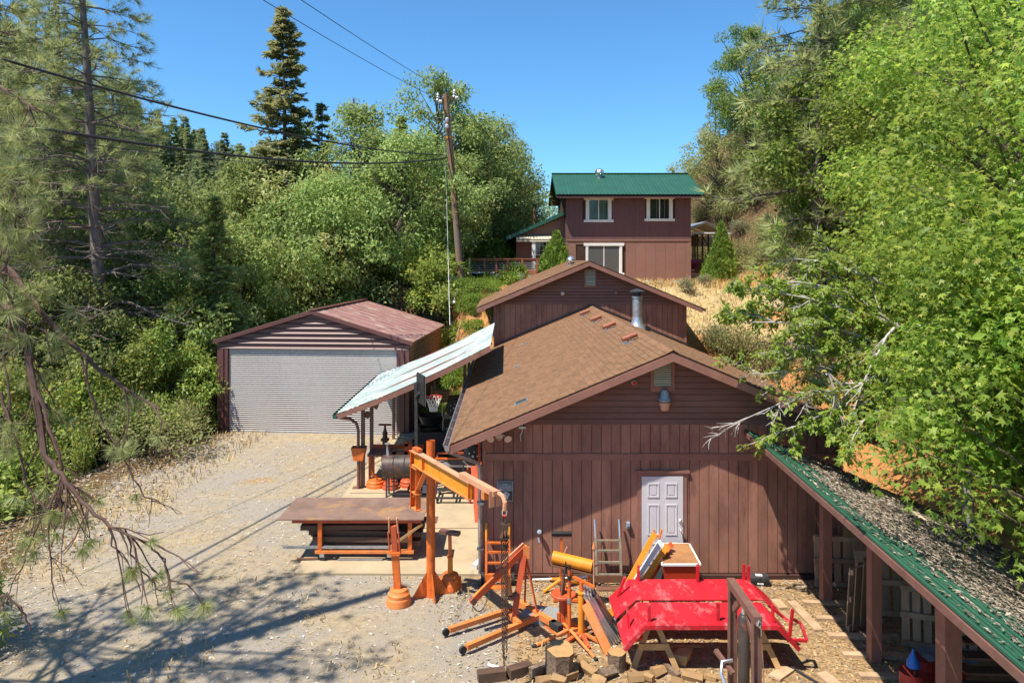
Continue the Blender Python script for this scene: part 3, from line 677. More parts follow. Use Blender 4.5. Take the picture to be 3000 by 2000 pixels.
MB().bar((-4.13,CY0+.1,2.42),(-4.13,CY1-.1,2.42),.08,.12).build('beam', m['trim'], cn)
MB().bar((-1.35,CY0+.1,3.62),(-1.35,CY1-.1,3.62),.08,.14).build('beam', m['trim'], cn)
b = MB(); b.add([(CX0+.02,CY0-.02,2.23),(CX0+.0,CY0-.02,2.13),(CX0-.09,CY0-.02,2.13),(CX0-.11,CY0-.02,2.25),(CX0+.02,CY1,2.23),(CX0+.0,CY1,2.13),(CX0-.09,CY1,2.13),(CX0-.11,CY1,2.25)],((0,1,5,4),(1,2,6,5),(2,3,7,6),(0,3,2,1))); b.build('gutter', m['greenroof'], cn)
b = MB(); b.tube([(CX0+.05,20.75,2.12),(-4.45,20.85,2.08),(-4.28,20.95,1.92),(-4.24,21.0,1.7),(-4.24,21.0,.1)], .045, 8); b.build('downspout', m['brownsteel'], cn)
for x, y, zt in ((-4.13,21.12,2.4),(-4.10,22.3,2.4),(-4.12,26.8,2.4),(-1.4,24.6,3.6),(-1.4,27.3,3.6)):
    MB().box(x-.05,x+.05,y-.05,y+.05,.0,zt).build('post', m['brownsteel'], cn)
for px, py in ((1066,1213),(1091,1185)):
    p = P(px+3,py,21.3); b = MB().box(p.x,p.x+.14,p.y-.07,p.y+.07,p.z-.1,p.z+.06,Matrix.Rotation(RAD(18),3,'Y')); b.build('floodlight', m['brownsteel'], cn)
b = MB(); p = P(1125,1155,22); b.tube([p+V(0,0,.1),p,p-V(0,0,.06)], [.01,.02,.03], 6); b.build('hanging_bulb', m['darksteel'], cn)

# ------------------------------------------------------------------ lean-to woodshed at the right
# local axes: u along the shed towards the camera, v to the right (down the roof)
lo = Vector((4.9,15.12,0)); la = Vector((4.4,6.25,0)); du = (la-lo).normalized(); dv = Vector((-du.y, du.x, 0)); 
if dv.x < 0: dv = -dv
def LT(u, v, z): p = lo+du*u+dv*v; return V(p.x, p.y, z)
lt = thing('lean_to_shed', 'open fronted lean-to woodshed with green metal roof covered in dry leaves', 'shed', LT(4,1,0))
LZ, LS, LW, LL = 3.10, .43, 4.6, 11.5
def lz(v): return LZ-LS*v
for k in range(15):     # roofing sheets run along the shed, each with raised ribs
    v0 = k*LW/15; v1 = v0+LW/15-.012
    b = MB(); b.add([LT(0,v0,lz(v0)+.004),LT(0,v1,lz(v1)+.004),LT(LL,v1,lz(v1)+.004),LT(LL,v0,lz(v0)+.004),LT(0,v0,lz(v0)-.004),LT(0,v1,lz(v1)-.004),LT(LL,v1,lz(v1)-.004),LT(LL,v0,lz(v0)-.004)],((0,1,2,3),(7,6,5,4),(0,4,5,1),(1,5,6,2),(2,6,7,3),(3,7,4,0)))
    for q in (.03,.13,.22):
        b.bar(LT(0,v0+q,lz(v0+q)+.012),LT(LL,v0+q,lz(v0+q)+.012),.035,.03)
    b.build('roof_panel', m['clearpanel'] if k in (8,9) else m['greenroof2'], lt)
b = MB(); b.add([LT(0,-.02,LZ-.02),LT(LL,-.02,LZ-.02),LT(LL,-.02,LZ-.11),LT(0,-.02,LZ-.11),LT(0,.02,LZ-.02),LT(LL,.02,LZ-.02),LT(LL,.02,LZ-.11),LT(0,.02,LZ-.11)],((0,1,2,3),(7,6,5,4),(0,4,5,1),(1,5,6,2),(2,6,7,3),(3,7,4,0))); b.build('fascia_board', m['brownsteel'], lt)
MB().bar(LT(.0,.10,LZ-.16),LT(LL,.10,LZ-.16),.04,.06).build('edge_strip', m['newwood'], lt)
MB().bar(LT(.0,1.2,lz(1.2)-.14),LT(LL,1.2,lz(1.2)-.14),.09,.18).build('beam', m['trim'], lt)
for u in np.arange(.4,LL,1.2): MB().bar(LT(u,.05,lz(.05)-.06),LT(u,LW-.1,lz(LW-.1)-.06),.045,.09).build('rafter', m['timber'], lt)
for px, py in ((2419,1761),(2561,1935)):
    p = G(px,py); MB().box(p.x-.085,p.x+.085,p.y-.085,p.y+.085,0,2.56).build('post', m['trim'], lt)
p3 = LT(5.35,1.25,0); MB().box(p3.x-.11,p3.x+.11,p3.y-.11,p3.y+.11,0,2.5).build('post', m['trim'], lt)
p3 = LT(8.2,1.25,0); MB().box(p3.x-.11,p3.x+.11,p3.y-.11,p3.y+.11,0,2.5).build('post', m['trim'], lt)
for k in range(11):
    z = .05+k*.2
    if z > lz(3.7)-.15: break
    b = MB(); b.bar(LT(.0,3.7,z+.09),LT(LL,3.7,z+.09),.03,.185); b.build('wall_plank', m['timber'], lt)
for u in (.1,2.4,4.8,7.2,9.6): MB().bar(LT(u,3.62,0),LT(u,3.62,1.5),.09,.09,up=(0,1,0)).build('post', m['timber'], lt)
# right-hand end wall of the far bay
for k in range(10): MB().bar(LT(5.2,1.5,.1+k*.2),LT(5.2,3.6,.1+k*.2),.185,.03).build('wall_plank', m['timber'], lt)
# leaf litter on the roof
def scatter(name, mat, n, fpos, size, label=None, cat=None, elong=4, normal_jit=.5, kind='stuff', parent=None):
    vs = []; fs = []
    for i in range(n):
        p, nrm = fpos()
        s = size*random.uniform(.5,1.5); a = random.uniform(0,2*PI)
        nn = (Vector(nrm)+Vector((random.gauss(0,1),random.gauss(0,1),random.gauss(0,1)))*normal_jit*.35).normalized()
        t_ = nn.cross(Vector((math.cos(a),math.sin(a),.1))).normalized(); b_ = nn.cross(t_)
        k = len(vs); e = elong*random.uniform(.6,1.4)
        vs += [p-t_*s*e/2, p+b_*s/2+nn*s*.25, p+t_*s*e/2, p-b_*s/2+nn*s*.1]
        fs.append((k,k+1,k+2,k+3))
    me = bpy.data.meshes.new(name); me.from_pydata([tuple(v) for v in vs],[],fs); me.materials.append(mat)
    o = objm(name, me); o['kind'] = kind
    if label: o['label'] = label; 
    return o
rn = dv*LS+V(0,0,1)
def roofpos():
    while True:
        u = random.uniform(0,LL); v = random.uniform(.1,LW)
        edge = .55+.22*math.sin(u*.9+1)+.10*math.sin(u*3.7)
        clear = 2.35 < v < 3.05 and u < 4.2
        den = .93*sst(edge-.18,edge+.4,v)*(.12 if clear else 1)+.012
        if math.sin(v*20+u*.3)*.35+random.random() < den*1.15: return LT(u,v,lz(v)+.035+random.random()*.025), rn
bed = MB(); NU, NV = 80, 12
def bedz(u, v): return lz(v)+.028+.02*math.sin(u*7+v*5)*math.sin(v*9-u*3)
g_ = []
for i in range(NU+1):
    u = LL*i/NU; e = min(.62+.26*math.sin(u*.9+1)+.13*math.sin(u*3.7)+.06*math.sin(u*11), 2)
    g_.append([LT(u, lerp(e,LW-.02,j/NV), bedz(u,lerp(e,LW-.02,j/NV))-(.03 if j == 0 else 0)) for j in range(NV+1)])
for i in range(NU):
    if False: pass
    for j in range(NV):
        if 4 <= j <= 5 and i < 26 and (i*7+j*3)%5: continue
        bed.quad(g_[i][j],g_[i+1][j],g_[i+1][j+1],g_[i][j+1])
lb_ = bed.build('leaf_bed', M('matted_leaf_litter', (.20,.16,.12), .95, var=.6, scale=38, col2=(.30,.25,.19), wear=(.06,.045,.035), wscale=24, wamt=.55, bump=.8, bscale=60)); lb_['kind'] = 'stuff'
scatter('leaf_litter', m['litter'], 42000, roofpos, .030, elong=2.4)

# ------------------------------------------------------------------ house on the terrace
HY = 45.0; k_ = HY/F
ho = thing('house', 'two storey brown house with green metal roof and white window frames on the terrace', 'house', P(1841,825,HY))
HX0, HX1 = P(1658,0,HY).x, P(2024,0,HY).x; HZ0 = P(0,826,HY).z; HE = P(0,566,HY).z; HB = P(0,703,HY).z
wl = MB().prism([(HX0,HY+.02,HZ0-1),(HX0,HY+.02,HE),(HX0,48.4,12.12),(HX0,51.8,HE),(HX0,51.8,HZ0-1)], (HX1-HX0,0,0)).build('wall', m['groove'], ho)
wins = [(1710,1797,578,651),(1888,1976,575,648),(1710,1828,712,806)]
wb = [(P(a,0,HY).x,P(b,0,HY).x,P(0,d,HY).z,P(0,c,HY).z) for a,b,c,d in wins]
def boards(x0, x1, z0, z1, bw, mat):
    x = x0
    while x < x1-.02:
        xe = min(x+bw, x1); segs = [(z0,z1)]
        for a,b,c,d in wb:
            if xe > a+.08 and x < b-.08:
                ns = []
                for s0, s1 in segs:
                    if c+.08 > s0 and c+.08 < s1: ns.append((s0, c+.08))
                    if d-.08 < s1 and d-.08 > s0: ns.append((d-.08, s1))
                    if c+.08 >= s1 or d-.08 <= s0: ns.append((s0,s1))
                segs = ns
        for s0, s1 in segs:
            if s1-s0 > .03: MB().box(x+.004,xe-.004,HY-.012,HY+.018,s0,s1).build('siding_board', mat, wl)
        x = xe
boards(HX0, HX1, HB+.06, HE, .203, m['housesiding_shaded'])
boards(HX0, HX1, HZ0, HB-.06, .61, m['housesiding'])
MB().box(HX0,HX1,HY-.05,HY+.019,HB-.06,HB+.05).build('belly_band', m['housesiding'], ho)
for x in (HX0, HX1-.12): MB().box(x,x+.12,HY-.03,HY-.013,HZ0,HB-.062).build('corner_board', m['housesiding'], ho)
for i,(a,b,c,d) in enumerate(wb):
    fr = MB(); tw = .30 if i < 2 else .26
    fr.box(a,b,HY-.09,HY-.014,d-.17,d); fr.box(a,b,HY-.10,HY-.014,c,c+.15)
    fr.box(a+.12,a+tw,HY-.07,HY-.014,c+.15,d-.17); fr.box(b-tw,b-.12,HY-.07,HY-.014,c+.15,d-.17)
    wn = fr.build('window', m['white'], ho)
    MB().box(a+tw,b-tw,HY-.004,HY+.016,c+.15,d-.17).build('pane', m['glass'], wn)
    mx = (a+b)/2; s = MB(); s.box(mx-.025,mx+.025,HY-.04,HY-.005,c+.15,d-.17)
    for e in (a+tw, b-tw-.04): s.box(e,e+.04,HY-.035,HY-.005,c+.15,d-.17)
    s.build('sash', m['white'], wn)
    if i == 2:
        bl = MB(); zz = c+.17
        while zz < d-.19: bl.box(a+tw+.05,b-tw-.05,HY-.03,HY-.012,zz,zz+.035); zz += .06
        bl.build('window_blind', m['blind'], wn, stuff=True)
    else:
        for e in (.36,.62): MB().bar((lerp(a,b,e)+.08,HY-.012,c+.2),(lerp(a,b,e)+.1,HY-.012,d-.2),.03,.012,up=(0,1,0)).build('curtain', m['blind'], wn)
RX0, RX1 = 2.99, 11.95; ry0, rz0, ry1, rz1 = 44.28, 10.52, 48.4, 12.22
MB().prism([(RX0,ry0,rz0),(RX0,ry1,rz1),(RX0,2*ry1-ry0,rz0),(RX0,2*ry1-ry0,rz0-.1),(RX0,ry1,rz1-.1),(RX0,ry0,rz0-.1)], (RX1-RX0,0,0)).build('roof', m['groove'], ho)
npn = 40
for k in range(npn):
    x0 = RX0+(RX1-RX0)*k/npn; x1 = RX0+(RX1-RX0)*(k+1)/npn
    b = MB(); b.add([(x0,ry0-.05,rz0),(x1-.045,ry0-.05,rz0),(x1-.035,ry0-.05,rz0+.035),(x1,ry0-.05,rz0+.035),(x0,ry1,rz1+.02),(x1-.045,ry1,rz1+.02),(x1-.035,ry1,rz1+.055),(x1,ry1,rz1+.055)],((0,1,5,4),(1,2,6,5),(2,3,7,6)))
    b.quad((x0,2*ry1-ry0,rz0),(x1,2*ry1-ry0,rz0),(x1,ry1,rz1+.03),(x0,ry1,rz1+.03))
    b.build('roof_panel', m['greenroof'], ho)
MB().bar((RX0-.02,ry1,rz1+.05),(RX1+.02,ry1,rz1+.05),.3,.03).build('ridge_cap', m['greenroof'], ho)
MB().box(RX0+.05,RX1-.05,ry0,ry0+.03,rz0-.2,rz0-.02).build('eave_board', m['housesiding_shaded'], ho)
for x in (RX0,RX1-.04):
    MB().bar((x+.02,ry0,rz0-.09),(x+.02,ry1,rz1-.09),.04,.2).build('rake_board', m['greenroof'], ho)
turbine(ho, P(1756,506,47.6), .30)
# left wing with its lower roof
LY = 46.2
w0, w1 = P(1512,0,LY).x, HX0-.01
zt = lambda x: lerp(P(1483,695,LY).z, P(1658,618,LY).z, (x-P(1483,0,LY).x)/(P(1658,0,LY).x-P(1483,0,LY).x))
x = w0; wg = MB().prism([(w0,LY+.03,4.4),(w1,LY+.03,4.4),(w1,LY+.03,zt(w1)-.2),(w0,LY+.03,zt(w0)-.2)], (0,5.2,0)).build('wing_wall', m['groove'], ho)
while x < w1-.05:
    xe = min(x+.22, w1); MB().box(x+.004,xe-.004,LY,LY+.028,5.2,zt(x)-.2).build('siding_board', m['housesiding'], wg); x = xe
xe0 = P(1483,0,LY).x; xr0 = HX0+.0
for k in range(8):
    y0 = LY-.5+k*.8
    b = MB(); b.add([(xe0,y0,zt(xe0)),(xr0,y0,zt(xr0)),(xr0,y0+.74,zt(xr0)),(xe0,y0+.74,zt(xe0)),(xe0,y0+.75,zt(xe0)+.03),(xr0,y0+.75,zt(xr0)+.03),(xe0,y0+.8,zt(xe0)+.03),(xr0,y0+.8,zt(xr0)+.03)],((0,1,2,3),(3,2,5,4),(4,5,7,6))); b.build('roof_panel', m['greenroof'], ho)
MB().bar((xe0,LY-.5,zt(xe0)-.10),(xr0,LY-.5,zt(xr0)-.10),.05,.22).build('rake_board', m['greenroof'], ho)
q = P(1630,652,LY); MB().box(q.x-.02,q.x+.30,LY-.03,LY-.004,q.z-.2,q.z+.15).build('gable_vent', m['trim'], ho)
aw0, aw1 = P(1512,0,LY).x, P(1632,0,LY).x
for k in range(14):
    xx = lerp(aw0,aw1,k/14); b = MB(); b.bar((xx+.09,LY-.9,P(0,702,LY).z),(xx+.09,LY,P(0,690,LY).z),.16,.04); b.build('awning_panel', m['cream'], ho)
MB().bar((aw0,LY-.88,P(0,703,LY).z-.08),(aw1,LY-.88,P(0,703,LY).z-.08),.06,.1).build('awning_beam', m['cream'], ho)
q0, q1 = P(1514,792,LY), P(1553,704,LY); MB().box(q0.x,q1.x,LY-.05,LY-.004,q0.z,q1.z).build('door', m['siding_lap'], ho, label='dark maroon entry door under cream awning')
q0, q1 = P(1557,790,LY), P(1567,704,LY); MB().box(q0.x,q1.x,LY-.86,LY-.72,q0.z-.1,q1.z-.05).build('porch_post', m['white'], ho)
q0, q1 = P(1569,748,LY), P(1602,706,LY)
fr = MB()
for a,b,c,d in ((q0.x,q0.x+.06,q0.z,q1.z),(q1.x-.06,q1.x,q0.z,q1.z),(q0.x+.06,q1.x-.06,q0.z,q0.z+.06),(q0.x+.06,q1.x-.06,q1.z-.06,q1.z)): fr.box(a,b,LY-.05,LY-.004,c,d)
wn = fr.build('window', m['white'], ho); MB().box(q0.x+.06,q1.x-.06,LY-.02,LY-.006,q0.z+.06,q1.z-.06).build('pane', m['glass'], wn)
g = MB()
for i in (1,2): g.box(lerp(q0.x,q1.x,i/3)-.012,lerp(q0.x,q1.x,i/3)+.012,LY-.035,LY-.021,q0.z+.06,q1.z-.06); g.box(q0.x+.06,q1.x-.06,LY-.034,LY-.022,lerp(q0.z,q1.z,i/3)-.012,lerp(q0.z,q1.z,i/3)+.012)
g.build('glazing_bar', m['white'], wn)
q0, q1 = P(1488,722,49), P(1524,700,49)
for k in range(5): MB().bar((q0.x+k*.2,48.6,q0.z),(q0.x+k*.2,50,q1.z+.1),.19,.04).build('rear_roof_panel', m['greenroof'], ho)
c = P(1567,640,48); b = MB(); b.cyl((c.x,48,zt(c.x)-.3),(c.x,48,P(0,606,48).z),.12,.12,12); sp = b.build('stove_pipe', m['rust'], ho)
b = MB(); b.cyl((c.x,48,P(0,606,48).z),(c.x,48,P(0,598,48).z),.10,.10,12); b.lathe((c.x+.05,48,P(0,598,48).z),[(.26,0),(.24,.04),(.02,.06)],12); b.cyl((c.x+.28,48,P(0,655,48).z),(c.x+.28,48,P(0,598,48).z),.02,.02,6); b.build('pipe_cap', m['darksteel'], sp)

# ------------------------------------------------------------------ deck with cable railing
DY = 41.0
dk = thing('deck', 'raised red brown deck with cable railing beside the house', 'deck', P(1440,808,DY))
X0, X1 = P(1318,0,DY).x, P(1578,0,DY).x; zr_, zf, zs = P(0,757,DY).z, P(0,792,DY).z, P(0,816,DY).z
MB().box(X0,X1,DY,DY+4.6,zf-.16,zf).build('deck_floor', m['deckwood'], dk)
for k in range(9):
    a = lerp(X0+1.9,X1,k/9); b_ = lerp(X0+1.9,X1,(k+1)/9); MB().box(a,b_-.015,DY-.03,DY-.002,zs-.4,zf).build('skirt_board', m['deckskirt'], dk)
MB().box(X0,X1+.05,DY-.06,DY+.08,zr_-.05,zr_+.01).build('top_rail', m['deckwood'], dk)
MB().box(X0,X1+.05,DY-.01,DY+.03,zr_-.16,zr_-.052).build('rail_board', m['deckwood'], dk)
for px in (1321,1369,1420,1455,1487,1530,1573):
    xx = P(px,0,DY).x; MB().box(xx-.05,xx+.05,DY-.055,DY+.045,zf-.1,zr_-.052).build('rail_post', m['deckwood'], dk)
for k in range(5):
    z = lerp(zf+.04, zr_-.2, k/4.6); MB().cyl((P(1378,0,DY).x,DY,z),(X1,DY,z),.014,.014,5).build('rail_cable', m['galv'], dk)
for px in (1295,1303,1312): # older plank section to the left
    pass
for k in range(9):
    xx = P(1290+k*4,0,DY).x; MB().box(xx-.05,xx+.06,DY+.05,DY+.09,zf-.1,zr_-.1).build('rail_picket', m['timber'], dk)
MB().box(P(1287,0,DY).x,P(1330,0,DY).x,DY+.02,DY+.12,zr_-.1,zr_).build('top_rail', m['timber'], dk)
for px in (1292,1320,1344): xx = P(px,0,DY).x; MB().box(xx-.07,xx+.07,DY+.1,DY+.24,3.0,zf).build('support_post', m['timber'], dk)
b = MB(); q = P(1375,0,40.6).x; b.tube([(q,40.6,P(0,755,40.6).z),(q,40.6,P(0,800,40.6).z),(q-.02,40.55,P(0,830,40.6).z)],.05,8); b.tube([(q,40.6,P(0,799,40.6).z),(P(1448,0,40.6).x,40.6,P(0,799,40.6).z)],.04,8)
single(b, 'white_pipe', m['pvc'], 'white plastic pipe bent round the corner of the deck', 'pipe')
b = MB(); b.tube([P(1341,853,36),P(1336,862,35.8),P(1330,888,35.5)],.07,8)
single(b, 'white_pipe', m['pvc'], 'white plastic drain pipe sticking out of the green bank', 'pipe')

# ------------------------------------------------------------------ carport and red car behind the house
cp = thing('carport', 'open metal carport with thin posts right of the house', 'carport', P(2110,825,52))
ap = P(2068,648,50); er = P(2145,680,50); wid = er.x-ap.x; rise = ap.z-er.z
for s in (-1,1):
    b = MB().prism([(ap.x,50,ap.z),(ap.x+s*wid,50,ap.z-rise),(ap.x+s*wid,50,ap.z-rise-.05),(ap.x,50,ap.z-.05)], (0,6,0)); b.build('roof', m['galv'], cp)
    for k in range(4): MB().bar((ap.x,50.1+k*1.9,ap.z-.12),(ap.x+s*wid,50.1+k*1.9,ap.z-rise-.12),.08,.08).build('roof_truss', m['cream'], cp)
MB().bar((ap.x-wid,50.05,ap.z-rise-.06),(ap.x+wid,50.05,ap.z-rise-.06),.06,.1).build('tie_beam', m['pvc'], cp)
for k in range(5): z = P(0,692+k*6,55).z; MB().box(ap.x-wid,ap.x+wid+.6,55.2,55.24,z-.16,z-.01).build('rear_panel', m['galv'], cp)
for px in (2030,2043,2058,2075,2108,2126,2143): q = P(px,0,54); MB().box(q.x-.05,q.x+.05,53.95,54.05,4.8,ap.z-rise).build('post', m['timber'], cp)
for px in (2036,2163): q = P(px,0,51); MB().box(q.x-.05,q.x+.05,50.95,51.05,4.8,ap.z-rise).build('post', m['timber'], cp)
for px in (2043,2058,2075):
    q = P(px,0,54); MB().bar((q.x,54,ap.z-rise-.9),(q.x-.5,54,ap.z-rise-.05),.05).build('brace', m['timber'], cp)

cc = P(2026,826,50.5); ca_ = thing('parked_car', 'red parked car half hidden behind the corner of the house', 'car', cc)
z0 = cc.z; X = cc.x
prof = [(-.0,.35),(0,.95),(.15,1.02),(.45,1.55),(2.3,1.6),(2.9,1.1),(4.3,.98),(4.4,.4)]
b = MB(); vs = []
for s, wd in ((-1,.86),(1,.86)):
    for y, z in prof: vs.append((X+s*(wd-.14*max(0,z-1.0)/.6), cc.y+y, z0+z))
n = len(prof); b.add(vs, [tuple(range(n)), tuple(range(2*n-1,n-1,-1))]+[(i,n+i,n+(i+1)%n,(i+1)%n) for i in range(n)])
bd = b.build('body', m['carred'], ca_)
MB().add([(X-.62,cc.y+.20,z0+1.08),(X+.62,cc.y+.20,z0+1.08),(X+.55,cc.y+.42,z0+1.47),(X-.55,cc.y+.42,z0+1.47)],((0,1,2,3),)).build('rear_window', m['glass'], ca_)
MB().box(X-.86,X+.86,cc.y-.10,cc.y+.05,z0+.35,z0+.62).build('bumper', m['alu'], ca_)
for s in (-1,1):
    MB().box(X+s*.78-.09,X+s*.78+.09,cc.y-.03,cc.y+.02,z0+.7,z0+.98).build('tail_light', m['amber'], ca_)
    MB().add([(X+s*.80,cc.y+.6,z0+1.08),(X+s*.80,cc.y+2.6,z0+1.08),(X+s*.76,cc.y+2.2,z0+1.5),(X+s*.76,cc.y+.8,z0+1.5)],((0,1,2,3),)).build('side_window', m['glass'], ca_)
    for yy in (.8,3.5):
        wh = MB().lathe((X+s*.68,cc.y+yy,z0+.33), [(.2,-.1),(.33,-.1),(.33,.1),(.2,.1)], 16, axis=(1,0,0)).build('wheel', m['rubber'], ca_)
        MB().lathe((X+s*.78,cc.y+yy,z0+.33), [(.2,-.01),(.2,.01)], 12, axis=(1,0,0)).build('rim', m['alu'], wh)
MB().box(X-.2,X+.2,cc.y-.035,cc.y-.005,z0+.75,z0+.87).build('number_plate', m['white'], ca_)

# ------------------------------------------------------------------ power pole and lines
pb = P(1354,838,38); ptp = P(1305,276,37.6)
pl = thing('utility_pole', 'leaning weathered wooden utility pole with crossarm beside the deck', 'pole', pb-V(0,0,.6))
MB().tube([pb-V(0,0,.6), pb.lerp(ptp,.5), ptp], [.19,.165,.135], 12).build('pole_shaft', m['polewood'], pl)
ax = ptp.lerp(pb,.035); i0, i1 = P(1283,291,37.4), P(1331,283,37.8)
MB().bar(P(1283,295,37.4),P(1331,285,37.8),.10,.12).build('crossarm', m['polewood'], pl)
b = MB(); b.bar(P(1287,298,37.45),ptp.lerp(pb,.075),.04); b.bar(P(1327,292,37.75),ptp.lerp(pb,.075),.04); b.build('crossarm_brace', m['polewood'], pl)
for p in (P(1283,292,37.4),P(1331,281,37.8)):
    MB().lathe(p, [(.05,-.1),(.13,-.05),(.07,.05),(.12,.1),(.06,.17),(.09,.22),(.03,.33)], 12).build('insulator', m['galv'], pl)
    MB().lathe(p+V(.12,-.05,-.12), [(.02,-.1),(.09,-.06),(.09,.06),(.02,.1)], 10, axis=(1,.3,0)).build('insulator', m['pvc'], pl)
pt = ptp.lerp(pb,.13)
for s in (-1,1):
    b = MB(); b.cyl(pt+V(s*.27,-.1,-.12),pt+V(s*.27,-.1,.18),.045,.045,8); b.bar(pt+V(s*.12,-.05,-.05),pt+V(s*.27,-.1,0),.03); b.build('fuse_cutout', m['darksteel'], pl)
for k in range(2): MB().lathe(pt+V(-.02,-.17,-.05-.33*k), [(.05,-.12),(.09,-.05),(.09,.06),(.04,.1)], 10).build('insulator', m['pvc'], pl)
yb = ptp.lerp(pb,.225); MB().lathe(yb, [(.175,-.06),(.175,.06)], 12, axis=(ptp-pb)).build('marker_band', m['yelorange'], pl)
MB().box(pb.x-.16,pb.x+.2,37.6,37.95,pb.z-.5,pb.z+.28).build('cable_box', m['greenroof'], pl)
MB().tube([pt-V(.22,.15,0), P(1308,560,37.4), P(1318,952,33.0)], .013, 5).build('guy_wire', m['galv'], pl)
MB().tube([pt+V(.0,-.2,-.6), pb.lerp(ptp,.45)+V(.13,-.16,0), pb+V(.12,-.2,.4)], .03, 5).build('riser_cable', m['wire'], pl)
def wire(name, a, b, sag, r, label, group=None, n=28):
    a, b = Vector(a), Vector(b); pts = [a.lerp(b, i/n)-V(0,0,sag*4*(i/n)*(1-i/n)) for i in range(n+1)]
    mb = MB().tube(pts, r, 5); o = single(mb, name, m['wire'], label, 'power line'); return o
def wire2(name, a, mid, r, label, over=1.25, sag=.5):   # from the pole, through a point, and on out of the picture
    t_ = 1/over; a, mid = Vector(a), Vector(mid)+V(0,0,sag*4*t_*(1-t_)); e = a+(mid-a)*over
    return wire(name, a, e, sag, r, label)
wire2('power_line', P(1311,463,37.8), P(0,356,15.1)-V(0,0,.0), .040, 'thick black cable bundle sagging left from the middle of the pole', 1.3, .9)
wire2('power_line', P(1309,455,37.8), P(0,172,15.1), .030, 'upper black cable running up left from the middle of the pole', 1.3, .75)
wire2('power_line', P(1311,482,37.8), P(0,385,16.5), .014, 'thinnest grey line just below the thick cable bundle', 1.25, .7)
wire2('power_line', P(1284,291,37.4), P(770,0,16), .010, 'high thin line rising left from the left end of the crossarm', 1.3, .15)
wire2('power_line', P(1331,280,37.8), P(882,0,16), .010, 'high thin line rising left from the right end of the crossarm', 1.3, .15)
wire('power_line', P(1335,288,37.8), P(1640,610,70), .3, .016, 'thin line descending right from the crossarm behind the house')
wire('power_line', P(1318,330,37.8), P(1640,625,68), .3, .016, 'lower thin line descending right behind the oak crowns')
wire('power_line', P(1342,480,37.8), P(1560,660,46.5), .5, .02, 'service drop cable from the pole to the house wing')
# ------------------------------------------------------------------ yard equipment
# jib crane with its beam swung towards the right
c = G(1262,1745); jc = thing('jib_crane', 'tall orange steel jib crane on a round post in the yard', 'crane', c)
b = MB(); b.tube([c, c+V(0,0,3.05)], .086, 20, cap=False); b.tube([c+V(0,0,3.05), c+V(0,0,2.6)], .074, 20, cap=False); b.build('post', m['orange'], jc)
MB().lathe(c, [(.086,.0),(.093,.0),(.093,.03),(.086,.03)], 20).build('base_ring', m['orange'], jc)
for a in (20,110,200,290):
    d = V(math.cos(RAD(a)),math.sin(RAD(a)),0); e = V(-d.y,d.x,0)*.008
    MB().prism([c+d*.086-e, c+d*.36-e, c+d*.36-e+V(0,0,.03), c+d*.086-e+V(0,0,.48)], e*2).build('gusset_plate', m['orange'], jc)
ms = V(-1.78,14.13,0); be = V(-.45,11.85,0); bd = (be-ms).normalized(); pp = V(-bd.y,bd.x,0); BZ = 2.93
def J(u, v, z): q = ms+bd*u+pp*v; return V(q.x,q.y,z)
for v in (-.05,.05): MB().bar(J(-.05,v,1.82),J(-.05,v,2.92),.014,.10,up=(0,0,1)).build('mast_flange', m['orange'], jc)
MB().bar(J(-.05,0,1.82),J(-.05,0,2.92),.09,.012,up=bd).build('mast_web', m['orange'], jc)
MB().bar(J(.2,0,1.82),J(.2,0,2.65),.10,.012,up=bd).build('mast_web', m['orange'], jc)
for z in (1.84,2.14,2.62,2.91): MB().bar(J(-.1,0,z),J(.24,0,z),.13,.016).build('stiffener_plate', m['orange2'], jc)
MB().bar(J(.02,0,2.98),J(.30,0,2.99),.09,.05).build('top_lug', m['orange'], jc)
MB().bar(J(.05,0,2.05),J(.55,0,2.66),.014,.10,up=pp).build('diagonal_brace', m['orange2'], jc)
BL = (V(-.58,12.06,0)-ms).length
MB().bar(J(0,0,BZ),J(BL,0,BZ),.12,.018).build('top_flange', m['pinkwood'], jc, label='sun faded top flange')
MB().bar(J(.02,0,BZ-.135),J(BL,0,BZ-.135),.014,.25).build('beam_web', m['yelorange'], jc)  # sunlit look of the orange web is put into a yellower colour
MB().bar(J(.0,0,BZ-.27),J(BL,0,BZ-.27),.12,.018).build('bottom_flange', m['orange2'], jc)
for u in (.5,BL-.02):
    for s in (-1,1): MB().bar(J(u,s*.034,BZ-.255),J(u,s*.034,BZ-.015),.05,.012,up=bd).build('stiffener_plate', m['orange'], jc)
xa, xb = BL-.35, BL+.95
MB().bar(J(xa,0,BZ+.05),J(xb-.12,0,BZ+.05),.11,.085).build('extension_arm', m['pinkwood'], jc, label='faded timber coloured extension arm')
for s in (-1,1): MB().bar(J(xb-.16,s*.062,BZ-.16),J(xb-.16,s*.062,BZ+.09),.09,.013,up=bd).build('hook_plate', m['pinkwood'], jc)
MB().bar(J(xb-.45,.0,BZ-.12),J(xb-.45,0,BZ+.0),.13,.10,up=bd).build('clamp_block', m['orange2'], jc)
MB().tube([J(xb-.1,.03,BZ+.06),J(xb+.03,.03,BZ+.05),J(xb+.09,.03,BZ-.03),J(xb+.08,.03,BZ-.15)], .035, 8).build('hook_arm', m['pinkwood'], jc)
q = P(1235,1520,14.32); MB().box(q.x+.02,q.x+.1,q.y-.02,q.y+.01,2.05,2.2).build('switch_box', m['lampgrey'], jc)
